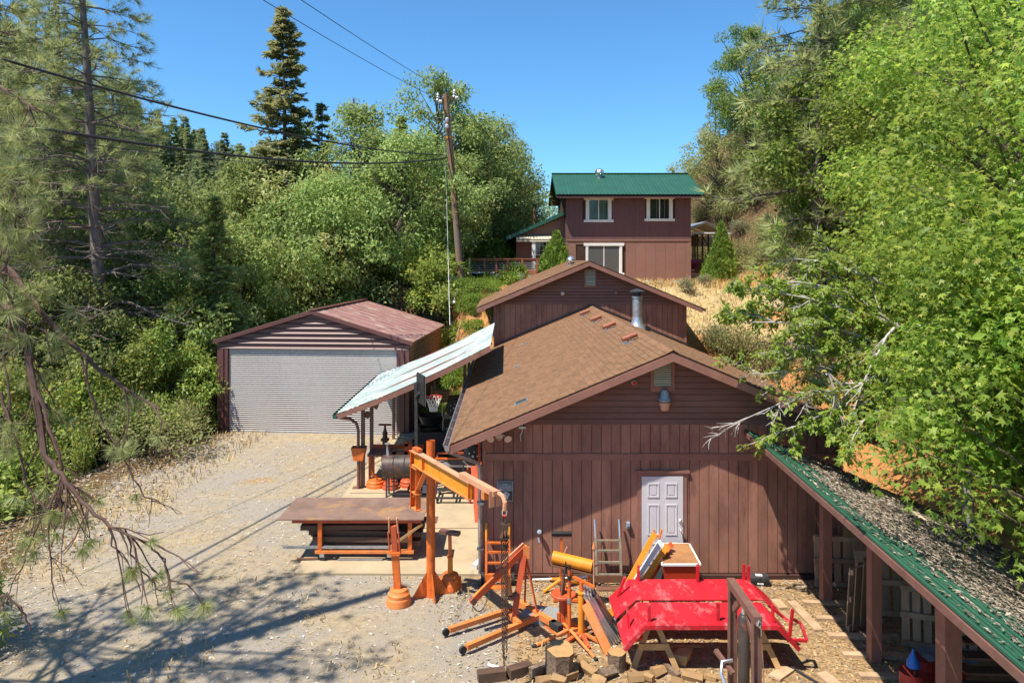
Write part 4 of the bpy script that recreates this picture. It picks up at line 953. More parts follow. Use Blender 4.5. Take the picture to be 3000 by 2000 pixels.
# chain hoist and its hanging chains
h0 = J(xb+.08,.03,BZ-.13); ch = thing('chain_hoist', 'rusty chain hoist with long hanging chains at the end of the orange crane', 'chain hoist', h0)
MB().tube([h0+V(0,0,.03),h0+V(.035,0,-.03),h0+V(.02,0,-.10),h0+V(-.03,0,-.10),h0+V(-.035,0,-.03),h0+V(0,0,.03)], .011, 6).build('shackle', m['alu'], ch)
MB().lathe(h0+V(0,0,-.105), [(.02,-.02),(.02,.02)], 10, axis=(1,0,0)).build('shackle_pin', m['rimred'], ch)
MB().tube([h0+V(0,0,-.11),h0+V(.02,0,-.17),h0+V(0,0,-.22)], .014, 6).build('hook', m['chainm'], ch)
b = MB(); b.box(h0.x-.06,h0.x+.06,h0.y-.05,h0.y+.05,h0.z-.34,h0.z-.22); b.box(h0.x-.075,h0.x+.075,h0.y-.06,h0.y+.06,h0.z-.44,h0.z-.42); b.build('hoist_body', m['chainm'], ch)
b = MB(); b.lathe(h0+V(0,0,-.36), [(.05,-.05),(.085,-.045),(.05,-.02),(.085,0),(.05,.02),(.085,.045),(.05,.05)], 14, axis=(1,.2,0)); b.build('chain_wheel', m['rust'], ch)
def chain(pts, size, wire_r, parent, mat=None):
    b = MB(); pts = [Vector(p) for p in pts]; step = size*1.35; k = 0
    for i in range(len(pts)-1):
        a, e = pts[i], pts[i+1]; n = max(1, int((e-a).length/step)); d = (e-a).normalized()
        s1 = d.cross(V(.3,1,.1)).normalized(); s2 = d.cross(s1)
        for j in range(n):
            o = a.lerp(e, (j+.5)/n); sd = s1 if k % 2 else s2; k += 1
            loop = [o+d*size*.85*math.cos(t_)+sd*size*.5*math.sin(t_) for t_ in [2*PI*q/6 for q in range(7)]]
            b.tube(loop, wire_r, 4, cap=False)
    return b.build('chain', mat or m['chainm'], parent, stuff=True)
for dx, dy, zb in ((-.05,.02,.62),(-.015,-.02,.42),(.02,.03,.75),(.05,-.01,.62)):
    chain([h0+V(dx,dy,-.44), V(h0.x+dx*.6,h0.y+dy,zb)], .026, .0062, ch)
MB().tube([V(h0.x-.02,h0.y,.66),V(h0.x-.015,h0.y,.55),V(h0.x+.015,h0.y,.50),V(h0.x+.03,h0.y,.56)], .016, 6).build('load_hook', m['chainm'], ch)

# wheel-hub jack stands
def hub(c, r, parent, mat, name='hub_base'):
    b = MB(); b.lathe(c, [(r,.0),(r*1.02,.03),(r*.98,.05),(r,.11),(r*.95,.14),(r*.9,.15),(r*.9,.21),(r*.75,.24),(r*.7,.29),(r*.45,.31),(.02,.31)], 22)
    return b.build(name, mat, parent)
c = G(1168,1768); s = thing('jack_stand', 'tall orange jack stand with forked top on a wheel hub base', 'jack stand', c, 'orange stands made on wheel hubs')
hub(c, .235, s, m['orange2']); tp = P(1151,1520,c.y)
MB().bar(c+V(-.02,0,.28), c.lerp(tp,.62), .13, .12, up=(0,1,0)).build('outer_tube', m['orange'], s)
MB().bar(c.lerp(tp,.6), c.lerp(tp,.92), .10, .09, up=(0,1,0)).build('inner_tube', m['redorange'], s)
MB().bar(c.lerp(tp,.60)+V(0,0,-.02), c.lerp(tp,.61)+V(0,0,.02), .20, .18, up=(0,1,0)).build('collar', m['orange'], s)
for sx in (-1,1):
    MB().bar(c.lerp(tp,.84)+V(sx*.085,0,0), tp+V(sx*.075,0,.02), .022, .10, up=(0,1,0)).build('fork', m['pinkwood'], s)
    MB().cyl(c.lerp(tp,.64)+V(sx*.095,-.05,0), c.lerp(tp,.86)+V(sx*.10,-.05,0), .016,.016,6).build('side_rod', m['redorange'], s)
c = G(1319,1722); s = thing('jack_stand', 'short orange jack stand with T shaped top right of the crane post', 'jack stand', c, 'orange stands made on wheel hubs')
hub(c, .23, s, m['orange']); 
for k in range(6):
    a = k*PI/3; d = V(math.cos(a),math.sin(a),0); MB().bar(c+d*.22+V(0,0,.04),c+d*.20+V(0,0,.22),.10,.03,up=d).build('hub_lug', m['orange'], s)
tp = c+V(-.01,0,1.12)
MB().cyl(c+V(0,0,.3), c+V(0,0,.62), .055,.05,12).build('outer_tube', m['yelorange'], s); MB().cyl(c+V(0,0,.62), c+V(0,0,.66), .065,.065,12).build('collar', m['orange'], s)
MB().cyl(c+V(0,0,.66), tp-V(0,0,.04), .038,.036,12).build('inner_tube', m['orange2'], s); MB().bar(tp+V(-.2,.07,0), tp+V(.2,-.07,.0), .13,.07).build('top_plate', m['brownsteel'], s)
# three more hubs behind the drum
for i, (px, py, r) in enumerate(((1100,1430,.27),(1144,1436,.235),(1196,1428,.25))):
    c = G(px,py); s = thing('hub_stand', ('short orange hub stand left behind the barrel cooker','red orange hub base directly under the barrel cooker','dull orange hub base behind the right legs of the barrel cooker')[i], 'stand', c)
    mt = m['orange'] if i == 0 else m['redorange']; hub(c, r, s, mt)
    MB().cyl(c+V(0,0,.3), c+V(0,0,.62 if i == 1 else .42), .05,.05,10).build('tube', mt, s)
    for k in range(4): a = k*PI/2+.5; MB().lathe(c+V(r*.55*math.cos(a),r*.55*math.sin(a),.30), [(.035,0),(.035,.012)], 8).build('hub_hole', m['black'], s)

# welding table on wheels and what lies under it
Y0, Y1 = 15.9, 17.38; X0, X1 = -4.97, -1.80; TZ = .97
wt = thing('welding_table', 'long rusty steel plate table on an orange wheeled frame', 'table', (-3.4,16.6,.05))
MB().box(X0,X1,Y0,Y1,TZ-.02,TZ).build('table_top', m['steelplate'], wt)
b = MB(); b.box(X0+.3,X1-.05,Y0+.06,Y0+.14,TZ-.10,TZ-.021); b.box(X0+.3,X1-.05,Y1-.14,Y1-.06,TZ-.10,TZ-.021); b.build('top_rail', m['redorange'], wt)
for x in (X0+.55,X0+1.6,X1-.2): MB().box(x,x+.07,Y0+.141,Y1-.141,TZ-.11,TZ-.021).build('cross_rail', m['darksteel'], wt)
for x in (X0+.86,X1-.35):
    for y in (Y0+.07,Y1-.16):
        lg = MB().box(x,x+.085,y,y+.085,.19,TZ-.101).build('leg', m['orange'] if y < 16.5 else m['redorange'], wt)
MB().box(X0+.80,X1-.22,Y0+.05,Y0+.15,.21,.27).build('bottom_rail', m['orange2'], wt); MB().box(X0+.8,X1-.22,Y1-.16,Y1-.06,.21,.27).build('bottom_rail', m['redorange'], wt)
for x in (X0+.82,X1-.34): MB().box(x,x+.06,Y0+.151,Y1-.161,.22,.28).build('bottom_rail', m['darksteel'], wt)
for x in (X0+.95,X1-.75):
    for y in (Y0+.1,Y1-.1):
        cs = MB().lathe((x,y,.14), [(.03,-.03),(.095,-.03),(.10,0),(.095,.03),(.03,.03)], 16, axis=(.25,1,0)).build('caster', m['rubber'], wt)
        MB().box(x-.05,x+.05,y-.045,y-.038,.13,.21).build('caster_fork', m['galv'], cs)
MB().bar((X1-.75,Y0+.0,.36),(X1-.02,Y0+.05,.86),.03,.05).build('diagonal_brace', m['newwood'], wt)
MB().box(X1-.16,X1+.28,15.98,16.36,TZ-.11,TZ-.09).build('side_bracket', m['brownsteel'], wt)
tb = 0
for k, (x0,x1,y,z,w_,h_) in enumerate(((X0+.45,X1-.6,16.2,.72,.26,.10),(X0+.62,X1-.05,16.25,.60,.22,.11),(X0+.62,X1-.05,16.55,.60,.22,.11),(X0+.72,X1-.35,16.2,.48,.24,.11),(X0+.60,X1-.2,16.5,.48,.24,.11),(X0+.85,X1-.1,16.35,.36,.3,.11))):
    lb = ('short dark plank lying on top of the timber under the steel table','dark timber second from the top at the front under the table','dark timber second from the top behind the front one','dark timber in the third layer at the front under the table','dark timber in the third layer at the back under the table','wide dark timber lowest in the stack under the table')[k]
    single(MB().bar((x0,y,z),(x1,y+.06*(-1)**k,z-.02*(k==1)),w_,h_), 'timber', m['timber'], lb, 'timber', 'dark timbers stacked under the steel table')
for y in (16.2,16.6): 
    single(MB().box(X0+1.0,X0+1.12,y-.1,y+.1,.281,.30), 'packing_block', m['timber'], 'small packing block under the timber stack, %s'%('front' if y < 16.4 else 'rear'), 'block')
for x in (X0+1.1,X1-.8): single(MB().box(x,x+.09,15.98,16.62,.281,.305), 'bearer', m['timber'], 'short bearer carrying the %s end of the timber stack'%('left' if x < -3 else 'right'), 'bearer')
single(MB().bar((X0+.10,16.0,.335),(X1-.6,16.0,.335),.05,.05), 'steel_bar', m['galv'], 'long grey steel bar sticking out left under the steel table', 'steel bar', 'steel bars under the table')
single(MB().bar((X0+.4,15.99,.08),(X0+.85,16.02,.08),.05,.03), 'steel_bar', m['rust'], 'short rusty bar on the ground by the left table caster', 'steel bar', 'steel bars under the table')
single(MB().bar((X0+1.3,15.98,.075),(X1-.9,15.98,.075),.04,.03), 'steel_bar', m['galv'], 'pale steel bar on the concrete between the front casters', 'steel bar', 'steel bars under the table')

# barrel cooker
c = P(1172,1366,20.3); bc = thing('barrel_cooker', 'black steel drum cooker lying on a dark stand with a short stack', 'cooker', V(c.x,c.y,.05))
L0, L1, r = c.x-.46, c.x+.50, .315
b = MB(); b.lathe(c, [(.02,L0-c.x),(r,L0-c.x),(r,-.17),(r+.014,-.155),(r,-.14),(r,.13),(r+.014,.145),(r,.16),(r,L1-c.x),(.02,L1-c.x)], 28, axis=(1,0,0)); b.build('drum', m['barrel'], bc)
MB().lathe(c, [(r+.012,L1-c.x-.12),(r+.012,L1-c.x-.10)], 28, axis=(1,0,0), cap=False).build('drum_band', m['darksteel'], bc)
for x in (L0+.12,L0+.32,L1-.16):
    for y in (-.22,.22):
        if x == L0+.32 and y > 0: continue
        MB().bar((x,c.y+y,.05),(x,c.y+y*.85,c.z-.2),.045).build('leg', m['darksteel'], bc)
b = MB(); b.bar((L0+.1,c.y-.23,.1),(L0+.34,c.y-.23,.22),.035); b.bar((L0+.3,c.y-.22,.19),(L1-.14,c.y-.22,.19),.035); b.bar((L1-.16,c.y-.22,.07),(L1+.2,c.y-.22,.3),.035); b.build('stand_rail', m['darksteel'], bc)
b = MB(); b.tube([c+V(-.32,0,.29),c+V(-.34,0,.46),c+V(-.345,0,.62)],[.06,.04,.03],10); st = b.build('smoke_stack', m['galv'], bc); MB().lathe(c+V(-.345,0,.62),[(.07,0),(.09,.015),(.03,.04)],12).build('stack_cap', m['galv'], st)
for z in (-.02,.05): MB().tube([c+V(L0-c.x,-.1,z),c+V(L0-c.x-.16,-.12,z)], .016, 6).build('handle', m['alu'], bc)

# orange work stand with a vice
c = G(1118,1412); s = thing('vice_stand', 'orange steel stand with a rusty vice on a post beside the barrel cooker', 'vice stand', c)
for x in (-.33,.05): MB().bar(c+V(x,-.1,.0),c+V(x,-.1,.80),.07,.06,up=(0,1,0)).build('leg', m['orange'], s)
for x in (-.33,.05): MB().bar(c+V(x,.45,.0),c+V(x,.45,.80),.07,.06,up=(0,1,0)).build('leg', m['redorange'], s)
MB().box(c.x-.4,c.x+.35,c.y-.15,c.y+.55,.80,.86).build('shelf', m['brownsteel'], s); MB().box(c.x-.4,c.x+1.2,c.y+.5,c.y+.58,.86,.98).build('upstand', m['redorange'], s)
c2 = P(1128,1318,22.9); MB().box(c2.x-.07,c2.x+.07,22.83,22.97,.0,c2.z+.35).build('post', m['rust'], s)
b = MB(); b.lathe(c2+V(0,0,.35), [(.09,0),(.07,.12),(.09,.16),(.04,.30),(.03,.42)], 10); b.bar(c2+V(-.2,0,.79),c2+V(.2,0,.79),.03); b.cyl(c2+V(0,0,.7),c2+V(0,0,.8),.02); b.box(c2.x-.12,c2.x+.12,22.8,23.0,c2.z+.3,c2.z+.36); b.build('vice', m['rust'], s)
# low scrap of orange castings behind the drum
for k, (px,py,w_,h_,lb) in enumerate(((1170,1325,.5,.14,'rusty orange bracket casting left behind the barrel cooker stack'),(1200,1318,.3,.30,'square orange bracket plate behind the top of the barrel cooker'),(1216,1310,.16,.34,'narrow orange bracket plate behind the crane mast'))):
    p = P(px,py,21.6); b = MB(); b.box(p.x-w_/2,p.x+w_/2,p.y-.05,p.y+.1,p.z-.25,p.z+h_-.1); b.cyl(p+V(-w_*.3,-.05,h_-.12),p+V(-w_*.3,.1,h_-.12),.07,.07,10); b.box(p.x-.04,p.x+.04,p.y,p.y+.06,.05,p.z)
    single(b, 'steel_bracket', m['rust'] if k != 1 else m['redorange'], lb, 'bracket')
# bin on pedestal
c = G(1052,1433); s = thing('pedestal_bin', 'orange open bin on a thin pedestal left of the canopy post', 'bin', c)
b = MB(); z0, z1 = .86, 1.22
for q in ((-.16,.16,-.16,-.14),(-.16,.16,.14,.16)): b.add([(c.x-.13,c.y+q[2],z0),(c.x+.13,c.y+q[2],z0),(c.x+.21,c.y+q[2],z1),(c.x-.21,c.y+q[2],z1),(c.x-.13,c.y+q[3],z0),(c.x+.13,c.y+q[3],z0),(c.x+.21,c.y+q[3],z1),(c.x-.21,c.y+q[3],z1)],((0,1,2,3),(7,6,5,4),(0,4,5,1),(1,5,6,2),(2,6,7,3),(3,7,4,0)))
for sx in (-1,1): b.add([(c.x+sx*.13,c.y-.14,z0),(c.x+sx*.13,c.y+.14,z0),(c.x+sx*.21,c.y+.14,z1),(c.x+sx*.21,c.y-.14,z1),(c.x+sx*.115,c.y-.14,z0),(c.x+sx*.115,c.y+.14,z0),(c.x+sx*.195,c.y+.14,z1),(c.x+sx*.195,c.y-.14,z1)],((0,1,2,3),(7,6,5,4),(0,4,5,1),(1,5,6,2),(2,6,7,3),(3,7,4,0)))
b.box(c.x-.13,c.x+.13,c.y-.14,c.y+.14,z0,z0+.02); b.build('tray', m['orange'], s)
MB().bar(c,c+V(0,0,.86),.09,.05,up=(0,1,0)).build('pedestal', m['orange'], s); MB().box(c.x-.18,c.x+.12,c.y-.12,c.y+.12,0.004,.06).build('foot', m['rust'], s)
# grey steel cart
c = G(1328,1478); s = thing('steel_cart', 'dark grey tubular steel cart on casters on the concrete', 'cart', c)
x0, x1, y0, y1 = c.x-.5, c.x+.52, c.y-.05, c.y+.75
for z in (.20,.42):
    MB().bar((x0,y0,z),(x1,y0,z),.045).build('side_rail', m['darksteel'], s); MB().bar((x0,y1,z),(x1,y1,z),.045).build('side_rail', m['darksteel'], s)
    for x in (x0,(x0+x1)/2,x1): MB().bar((x,y0+.03,z),(x,y1-.03,z),.04).build('cross_rail', m['darksteel'], s)
for x in (x0,(x0+x1)/2,x1): MB().bar((x,y0,.22),(x,y0,.40),.045,up=(0,1,0)).build('upright', m['darksteel'], s)
for x in (x0+.05,x1-.35): MB().bar((x,y1,.44),(x+.06,y1,.85),.045,up=(0,1,0)).build('upright', m['darksteel'], s)
for z in (.62,.84): MB().bar((x0+.06,y1,z),(x1-.3,y1,z),.04).build('handle_rail', m['galv'], s)
for x in (x0+.07,x1-.07):
    for y in (y0+.03,y1-.03):
        cs = MB().lathe((x,y,.06+.05), [(.02,-.02),(.06,-.02),(.06,.02),(.02,.02)], 12, axis=(1,.4,0)).build('caster', m['rubber'] if x < c.x else m['rimred'], s)
        MB().bar((x,y-.03,.10),(x,y,.18),.05,.01).build('caster_fork', m['alu'], cs)
# orange rail frame and shelf behind the cart
q0, q1 = P(1275,1343,20.6), P(1370,1343,20.6); s = thing('rail_frame', 'low orange rail frame with grey shelves behind the steel cart', 'frame', V((q0.x+q1.x)/2,20.6,.05))
MB().bar(q0,q1,.05).build('top_rail', m['orange'], s); MB().bar(q0+V(0,.6,0),q1+V(0,.6,0),.05).build('top_rail', m['redorange'], s)
for q in (q0,q1):
    for dy in (0,.6): MB().bar((q.x,20.6+dy,.05),(q.x,20.6+dy,q.z-.03),.05,up=(0,1,0)).build('leg', m['orange'] if dy == 0 else m['redorange'], s)
for z in (.78,.45): MB().box(q0.x+.03,q1.x-.03,20.65,21.15,z,z+.03).build('shelf', m['galv'] if z > .6 else m['darksteel'], s)
MB().cyl((q1.x-.6,20.55,.82),(q1.x+.35,20.5,.82),.022,.022,8).build('side_rod', m['alu'], s)
# leaning orange plate
a, e = P(1386,1275,19.0), P(1408,1420,18.4); b = MB().bar(V(e.x,18.3,.05), V(a.x,19.3,a.z), .28, .03, up=(0,-1,.3))
s = single(b, 'leaning_plate', m['redorange'], 'tall red orange steel strip leaning behind the downspout', 'steel strip')
single(MB().box(-.66,-.60,16.9,16.96,.05,2.6), 'orange_bar', m['redorange'], 'thin upright orange bar at the workshop corner behind the downspout', 'steel bar')
# reels, tubs, hoop
def reel(c, r, label, nm='hose_reel', axis=(0,1,0)):
    s = thing(nm, label, 'hose reel', c)
    MB().lathe(c, [(.03,-.10),(r,-.10),(r*1.02,-.08),(r*.8,-.05),(r*.8,.05),(r*1.02,.08),(r,.10),(.03,.10)], 22, axis=axis).build('spool', m['black'], s)
    b = MB()
    for k in range(5): a = k*2*PI/5; b.lathe(c+V(.45*r*math.cos(a),-.105,.45*r*math.sin(a)), [(.018,-.008),(.018,.008)], 8, axis=axis)
    b.lathe(c+V(0,-.11,0), [(.03,-.02),(.03,.02)], 10, axis=axis); b.build('bolt', m['galv'], s)
    b = MB(); b.box(c.x-.05,c.x+.05,c.y+.1,c.y+.16,c.z-.25,c.z+.3); b.build('bracket', m['brownsteel'], s)
    return s
q = P(1386,1332,17.6); reel(q, .235, 'black round hose reel hung beside the downspout of the workshop')
q = P(1330,1193,24.0); reel(q, .27, 'black round hose reel hung under the canopy by the upper box')
q = P(1296,1158,25.0); single(MB().add([(q.x-.22,q.y-.15,q.z-.16),(q.x+.2,q.y-.15,q.z-.16),(q.x+.2,q.y+.15,q.z-.16),(q.x-.22,q.y+.15,q.z-.16),(q.x-.26,q.y-.18,q.z+.17),(q.x+.24,q.y-.18,q.z+.17),(q.x+.24,q.y+.18,q.z+.17),(q.x-.26,q.y+.18,q.z+.17)],((0,3,2,1),(4,5,6,7),(0,1,5,4),(1,2,6,5),(2,3,7,6),(3,0,4,7))), 'brown_box', m['tan'], 'brown box high on the shelf behind the basketball net', 'box')
rk = thing('storage_rack', 'dark storage rack standing under the canopy behind the hoop', 'rack', (-2.1,25.6,.05))
for x in (-2.55,-1.45):
    for y in (25.0,26.0): MB().bar((x,y,.05),(x,y,2.3),.07,up=(0,1,0)).build('upright', m['brownsteel'], rk)
for z in (.9,1.75): MB().box(-2.6,-1.4,24.95,26.05,z,z+.05).build('shelf', m['timber'], rk)
for k in range(3): q = P(1263,1218+32*k if k < 2 else 1300,24.6)
for k, (px,py,lb) in enumerate(((1263,1228,'upper black plastic tub stacked in the dark under the canopy'),(1263,1262,'lower black plastic tub stacked in the dark under the canopy'))):
    q = P(px,py,24.4); b = MB(); b.lathe(q, [(.30,-.16),(.42,.12),(.45,.14),(.43,.15),(.40,.12),(.28,-.12),(.02,-.12)], 24)
    single(b, 'black_tub', m['black'], lb, 'tub', 'black tubs under the canopy')
single(MB().box(-2.95,-2.05,24.0,24.8,.055,.95), 'dark_cabinet', m['darksteel'], 'dark low cabinet carrying the black tubs under the canopy', 'cabinet')
for px, py, rr, lb in ((1272,1300,.42,'flat black tray on the concrete below the tubs'),(1275,1342,.40,'flat black tray on the concrete behind the crane post top')):
    q = G(px,py,.05); single(MB().lathe(q, [(rr,.01),(rr*1.05,.06),(rr,.065),(rr*.93,.025),(.02,.025)], 20), 'black_tray', m['black'], lb, 'tray', 'flat black trays on the concrete')
bp_ = P(1221,1305,20.55); s = thing('basketball_hoop', 'black portable basketball hoop with red rim and white net', 'hoop', V(bp_.x,20.55,.05))
MB().bar((bp_.x,20.55,.05),(bp_.x-.02,20.5,3.15),.085,up=(0,1,0)).build('pole', m['darksteel'], s)
MB().box(bp_.x-.25,bp_.x+.45,20.45,21.3,.055,.22).build('base', m['black'], s)
bc_ = P(1231,1139,20.2); hz = V(.36,-.93,0).normalized(); nz = V(.93,.36,0)
def BB(u, z, d=0): return bc_+hz*u+V(0,0,z)+nz*d
hw, hh = .42, .40
b = MB(); b.prism([BB(-hw,-hh),BB(hw,-hh),BB(hw,hh),BB(-hw,hh)], nz*.03); bb = b.build('backboard', m['black'], s)
b = MB()
for (u0,z0,u1,z1) in ((-hw,-hh,hw,-hh),(-hw,hh,hw,hh),(-hw,-hh,-hw,hh),(hw,-hh,hw,hh),(-.17,-.27,.17,-.27),(-.17,.08,.17,.08),(-.17,-.27,-.17,.08),(.17,-.27,.17,.08)): b.bar(BB(u0,z0,.034),BB(u1,z1,.034),.022,.012,up=nz)
b.build('backboard_line', m['galv'], bb)
MB().bar(BB(0,-.1,-.02),V(bp_.x-.02,20.5,2.75),.06).build('arm', m['darksteel'], s)
rcn = BB(0,-.24,.38); ring = [rcn+V(.23*math.cos(2*PI*k/20),.23*math.sin(2*PI*k/20),0) for k in range(21)]
MB().tube(ring,.014,6,cap=False).build('rim', m['rimred'], s); b = MB(); b.bar(BB(-.08,-.26,.02),BB(-.05,-.24,.18),.05,.06); b.bar(BB(.08,-.26,.02),BB(.05,-.24,.18),.05,.06); b.build('rim_bracket', m['rimred'], s)
b = MB(); N = 12
for k in range(N):
    for sg_ in (1,-1):
        pts = []
        for q in range(5):
            a = 2*PI*(k+sg_*q*.5)/N; rr = [.23,.19,.15,.115,.10][q]; pts.append(rcn+V(rr*math.cos(a),rr*math.sin(a),-.10*q))
        b.tube(pts,.0085,4,cap=False)
b.build('net', m['net'], s)
b = MB(); q = P(1297,1180,24.2); b.tube([q,q+V(-.02,0,-.4),q+V(.02,0,-.5),q+V(-.01,0,-.9)],.014,5); single(b, 'hanging_rope', m['net'], 'pale rope hanging down right of the basketball net', 'rope')
# hose coil by the garage corner
s = thing('hose_coil', 'loose coil of grey hoses on the ground at the garage corner', 'hose', G(1180,1284))
for k in range(7):
    c = G(1165+k*9,1284+random.randint(-5,6)); r = random.uniform(.2,.36); ph = random.uniform(0,6)
    MB().tube([c+V(r*1.25*math.cos(ph+q*.45),r*math.sin(ph+q*.45),.03+.03*(k%3)+.012*math.sin(q)) for q in range(15)], .016, 5).build('hose', m['galv'] if k % 3 else m['black'], s)
b = MB()
for k in range(5): p = G(1225,1290); b.tube([p+V(0,.1*k,.03),p+V(.4,.1*k+.05,.06),p+V(.8,.08*k,.03)],.03,6)
single(b, 'pipe_lengths', m['black'], 'dark hose lengths lying along the garage side wall', 'hose')
single(MB().tube([G(1388,1673)+V(0,0,.09),G(1418,1658)+V(.05,.2,.16)],[.075,.07],12), 'drain_elbow', m['pvc'], 'short white drain pipe end lying at the foot of the downspout', 'pipe')
# hand trucks
def handtruck(kind, base, w_, hgt_, lean, mat, grip, label):
    s = thing('hand_truck', label, 'hand truck', base, 'hand trucks leaning on the workshop wall')
    top = V(0, lean, hgt_)
    for sx in (-1,1):
        MB().bar(base+V(sx*w_/2,0,.0), base+V(sx*w_/2,0,0)+top*.72, .045, .05, up=(0,1,0)).build('side_rail', mat, s)
        MB().tube([base+V(sx*w_/2,0,0)+top*.70, base+V(sx*w_/2,-.02,0)+top*.85, base+V(sx*w_/2,-.0,0)+top], .024, 8).build('grip', grip, s)
    for f in (.18,.36,.53,.68): MB().bar(base+V(-w_/2+.02,0,0)+top*f, base+V(w_/2-.02,0,0)+top*f, .035, .05, up=(0,1,0)).build('cross_bar', mat, s)
    MB().box(base.x-w_/2-.02,base.x+w_/2+.02,base.y-.20,base.y-.02,.004,.03).build('toe_plate', m['rust'] if kind else mat, s)
    MB().box(base.x-w_/2-.03,base.x+w_/2+.03,base.y-.03,base.y+.0,.10,.24).build('axle_plate', m['rust'] if kind else mat, s)
    for sx in (-1,1):
        wh = MB().lathe(base+V(sx*(w_/2+.07),.08,.12), [(.04,-.03),(.12,-.03),(.12,.03),(.04,.03)], 14, axis=(1,0,0)).build('wheel', m['rubber'], s)
handtruck(0, V(-.18,14.85,0), .47, 1.17, .30, m['orange'], m['yelorange'], 'bright orange hand truck leaning at the left end of the workshop wall')
handtruck(1, V(2.07,14.80,0), .50, 1.25, .33, M('green_grey_worn_steel',(.25,.23,.17),.6,metal=.2,var=.3,scale=6,wear=(.3,.14,.09),wscale=4), m['alu'], 'worn grey green hand truck leaning left of the white door')

# shop crane (engine hoist)
h = thing('engine_hoist', 'red orange folding shop crane with angled boom and low wheeled legs', 'hoist', (.1,13.2,0))
def legbar(a, e, w_, nm, mat): return MB().bar(a, e, w_, w_, up=(0,0,1)).build(nm, mat, h)
pa, pr = V(-1.0,12.86,.12), V(.08,13.55,.14); qa, qr = V(-.67,12.28,.12), V(.60,13.32,.14)
legbar(pa,pr,.085,'leg',m['orange2']); legbar(qa,qr,.085,'leg',m['orange2'])
legbar(V(.20,13.86,.15),V(.86,12.98,.15),.10,'cross_beam',m['orange2']); legbar(V(-.02,13.48,.15),V(.24,13.0,.15),.09,'cross_beam',m['orange2'])
MB().bar(V(.80,13.05,.15),V(.95,12.85,.15),.12,.10).build('beam_end', m['darksteel'], h)
for p in (pa,qa): 
    wv = MB().lathe(p+V(-.06,-.03,-.03), [(.02,-.025),(.065,-.025),(.065,.025),(.02,.025)], 14, axis=(.5,-.85,0)).build('caster', m['rubber'], h)
mt = V(.33,13.45,1.27); mbm = V(.13,13.22,.12)
for d in (-.05,.05): MB().bar(mbm+V(0,d,0), mt+V(0,d,.02), .10, .02, up=(0,1,0)).build('mast_plate', m['redorange'], h)
MB().bar(mbm, mt-V(.03,0,.2), .09, .05, up=(0,1,0)).build('mast', m['redorange'], h)
for e in (V(.56,13.33,.18),V(.34,13.72,.18)): MB().bar(mt+V(.03,0,-.12), e, .035, .025).build('rear_brace', m['redorange'], h)
bt = V(.36,13.46,1.34); bl = V(-.62,12.92,.57)
for d in (-.04,.04): MB().bar(bt+V(0,d,0), bl+V(0,d,0), .025, .11, up=(0,0,1)).build('boom_plate', m['redorange'], h)
MB().bar(bt+V(0,0,.02), bl+V(0,0,.045), .07, .025).build('boom_top', m['yelorange'], h); MB().bar(bl+(bt-bl)*.0, bl+(bt-bl)*.06, .10, .12).build('boom_tip', m['brownsteel'], h)
MB().bar(bt+V(-.05,0,.06), bl.lerp(bt,.45)+V(0,0,.15), .03, .03).build('tie_rod', m['pinkwood'], h)
b = MB(); r0, r1 = V(.06,13.08,.62), bl.lerp(bt,.62)-V(0,0,.05); b.cyl(r0, r0.lerp(r1,.8), .055,.055,12); b.cyl(r0.lerp(r1,.8), r1, .03,.03,10); b.build('ram', m['orange2'], h)
MB().bar(r0+V(.0,0,-.06), mbm.lerp(mt,.38), .10,.06).build('ram_bracket', m['brownsteel'], h)
cp_ = [bl+V(.02,0,-.06)+V(.30*f,.12*f,-.20*math.sin(PI*f)+.16*f) for f in [i/7 for i in range(8)]]
chain(cp_, .026, .007, h, m['darksteel'])
chain([r0+V(-.06,0,.05), r0+V(-.08,0,-.25), r0+V(.0,0,-.42)], .026, .007, h)
MB().box(mt.x-.04,mt.x+.09,mt.y-.075,mt.y-.06,mt.z-.12,mt.z+.1).build('pivot_plate', m['orange2'], h)

# stands between the hoist and the door
def legs3(c, n, ln, z, r, mat, parent, tip=True, ph=0, name='foot'):
    for k in range(n):
        a = ph+2*PI*k/n; d = V(math.cos(a),math.sin(a),0)
        MB().tube([c+V(0,0,z), c+d*ln+V(0,0,.03)], r, 8).build(name, mat, parent)
        if tip: MB().cyl(c+d*ln+V(0,0,.03), c+d*(ln+.06)+V(0,0,.025), r*1.15, r*1.1, 8).build('foot_cap', m['rubber'], parent)
c = V(1.10,14.72,0); s = thing('roller_stand', 'orange roller stand with black roller top near the workshop wall', 'roller stand', c)
MB().bar(c+V(0,0,.03),c+V(0,0,.62),.07,.07,up=(0,1,0)).build('outer_tube', m['orange'], s); MB().bar(c+V(0,0,.6),c+V(0,0,1.04),.05,.05,up=(0,1,0)).build('inner_tube', m['orange'], s)
legs3(c,4,.42,.20,.032,m['yelorange'],s,False,.5)
MB().box(c.x-.21,c.x+.21,c.y-.04,c.y+.04,1.03,1.06).build('yoke', m['brownsteel'], s); MB().cyl(c+V(-.20,0,1.11),c+V(.20,0,1.11),.045,.045,14).build('roller', m['black'], s)
b = MB(); b.cyl(c+V(.03,-.03,.66),c+V(.11,-.05,.86),.013,.013,6); b.build('locking_lever', m['pinkwood'], s)
c = V(1.25,14.15,0); s = thing('pipe_saddle_stand', 'stand holding a half round yellow orange pipe across its top', 'stand', c)
a0, a1 = P(1619,1630,14.2), P(1735,1658,14.0)
b = MB(); b.tube([a0,a1],.115,18,cap=False); b.tube([a0,a1],.10,18,cap=False); b.build('half_pipe', m['yelorange'], s)
MB().bar(a0-V(0,.0,.13),a1-V(0,0,.13),.20,.03).build('saddle_plate', m['rust'], s); MB().bar(a1-V(.12,0,.07),a1+V(.13,.05,.02),.03,.03).build('handle', m['rust'], s)
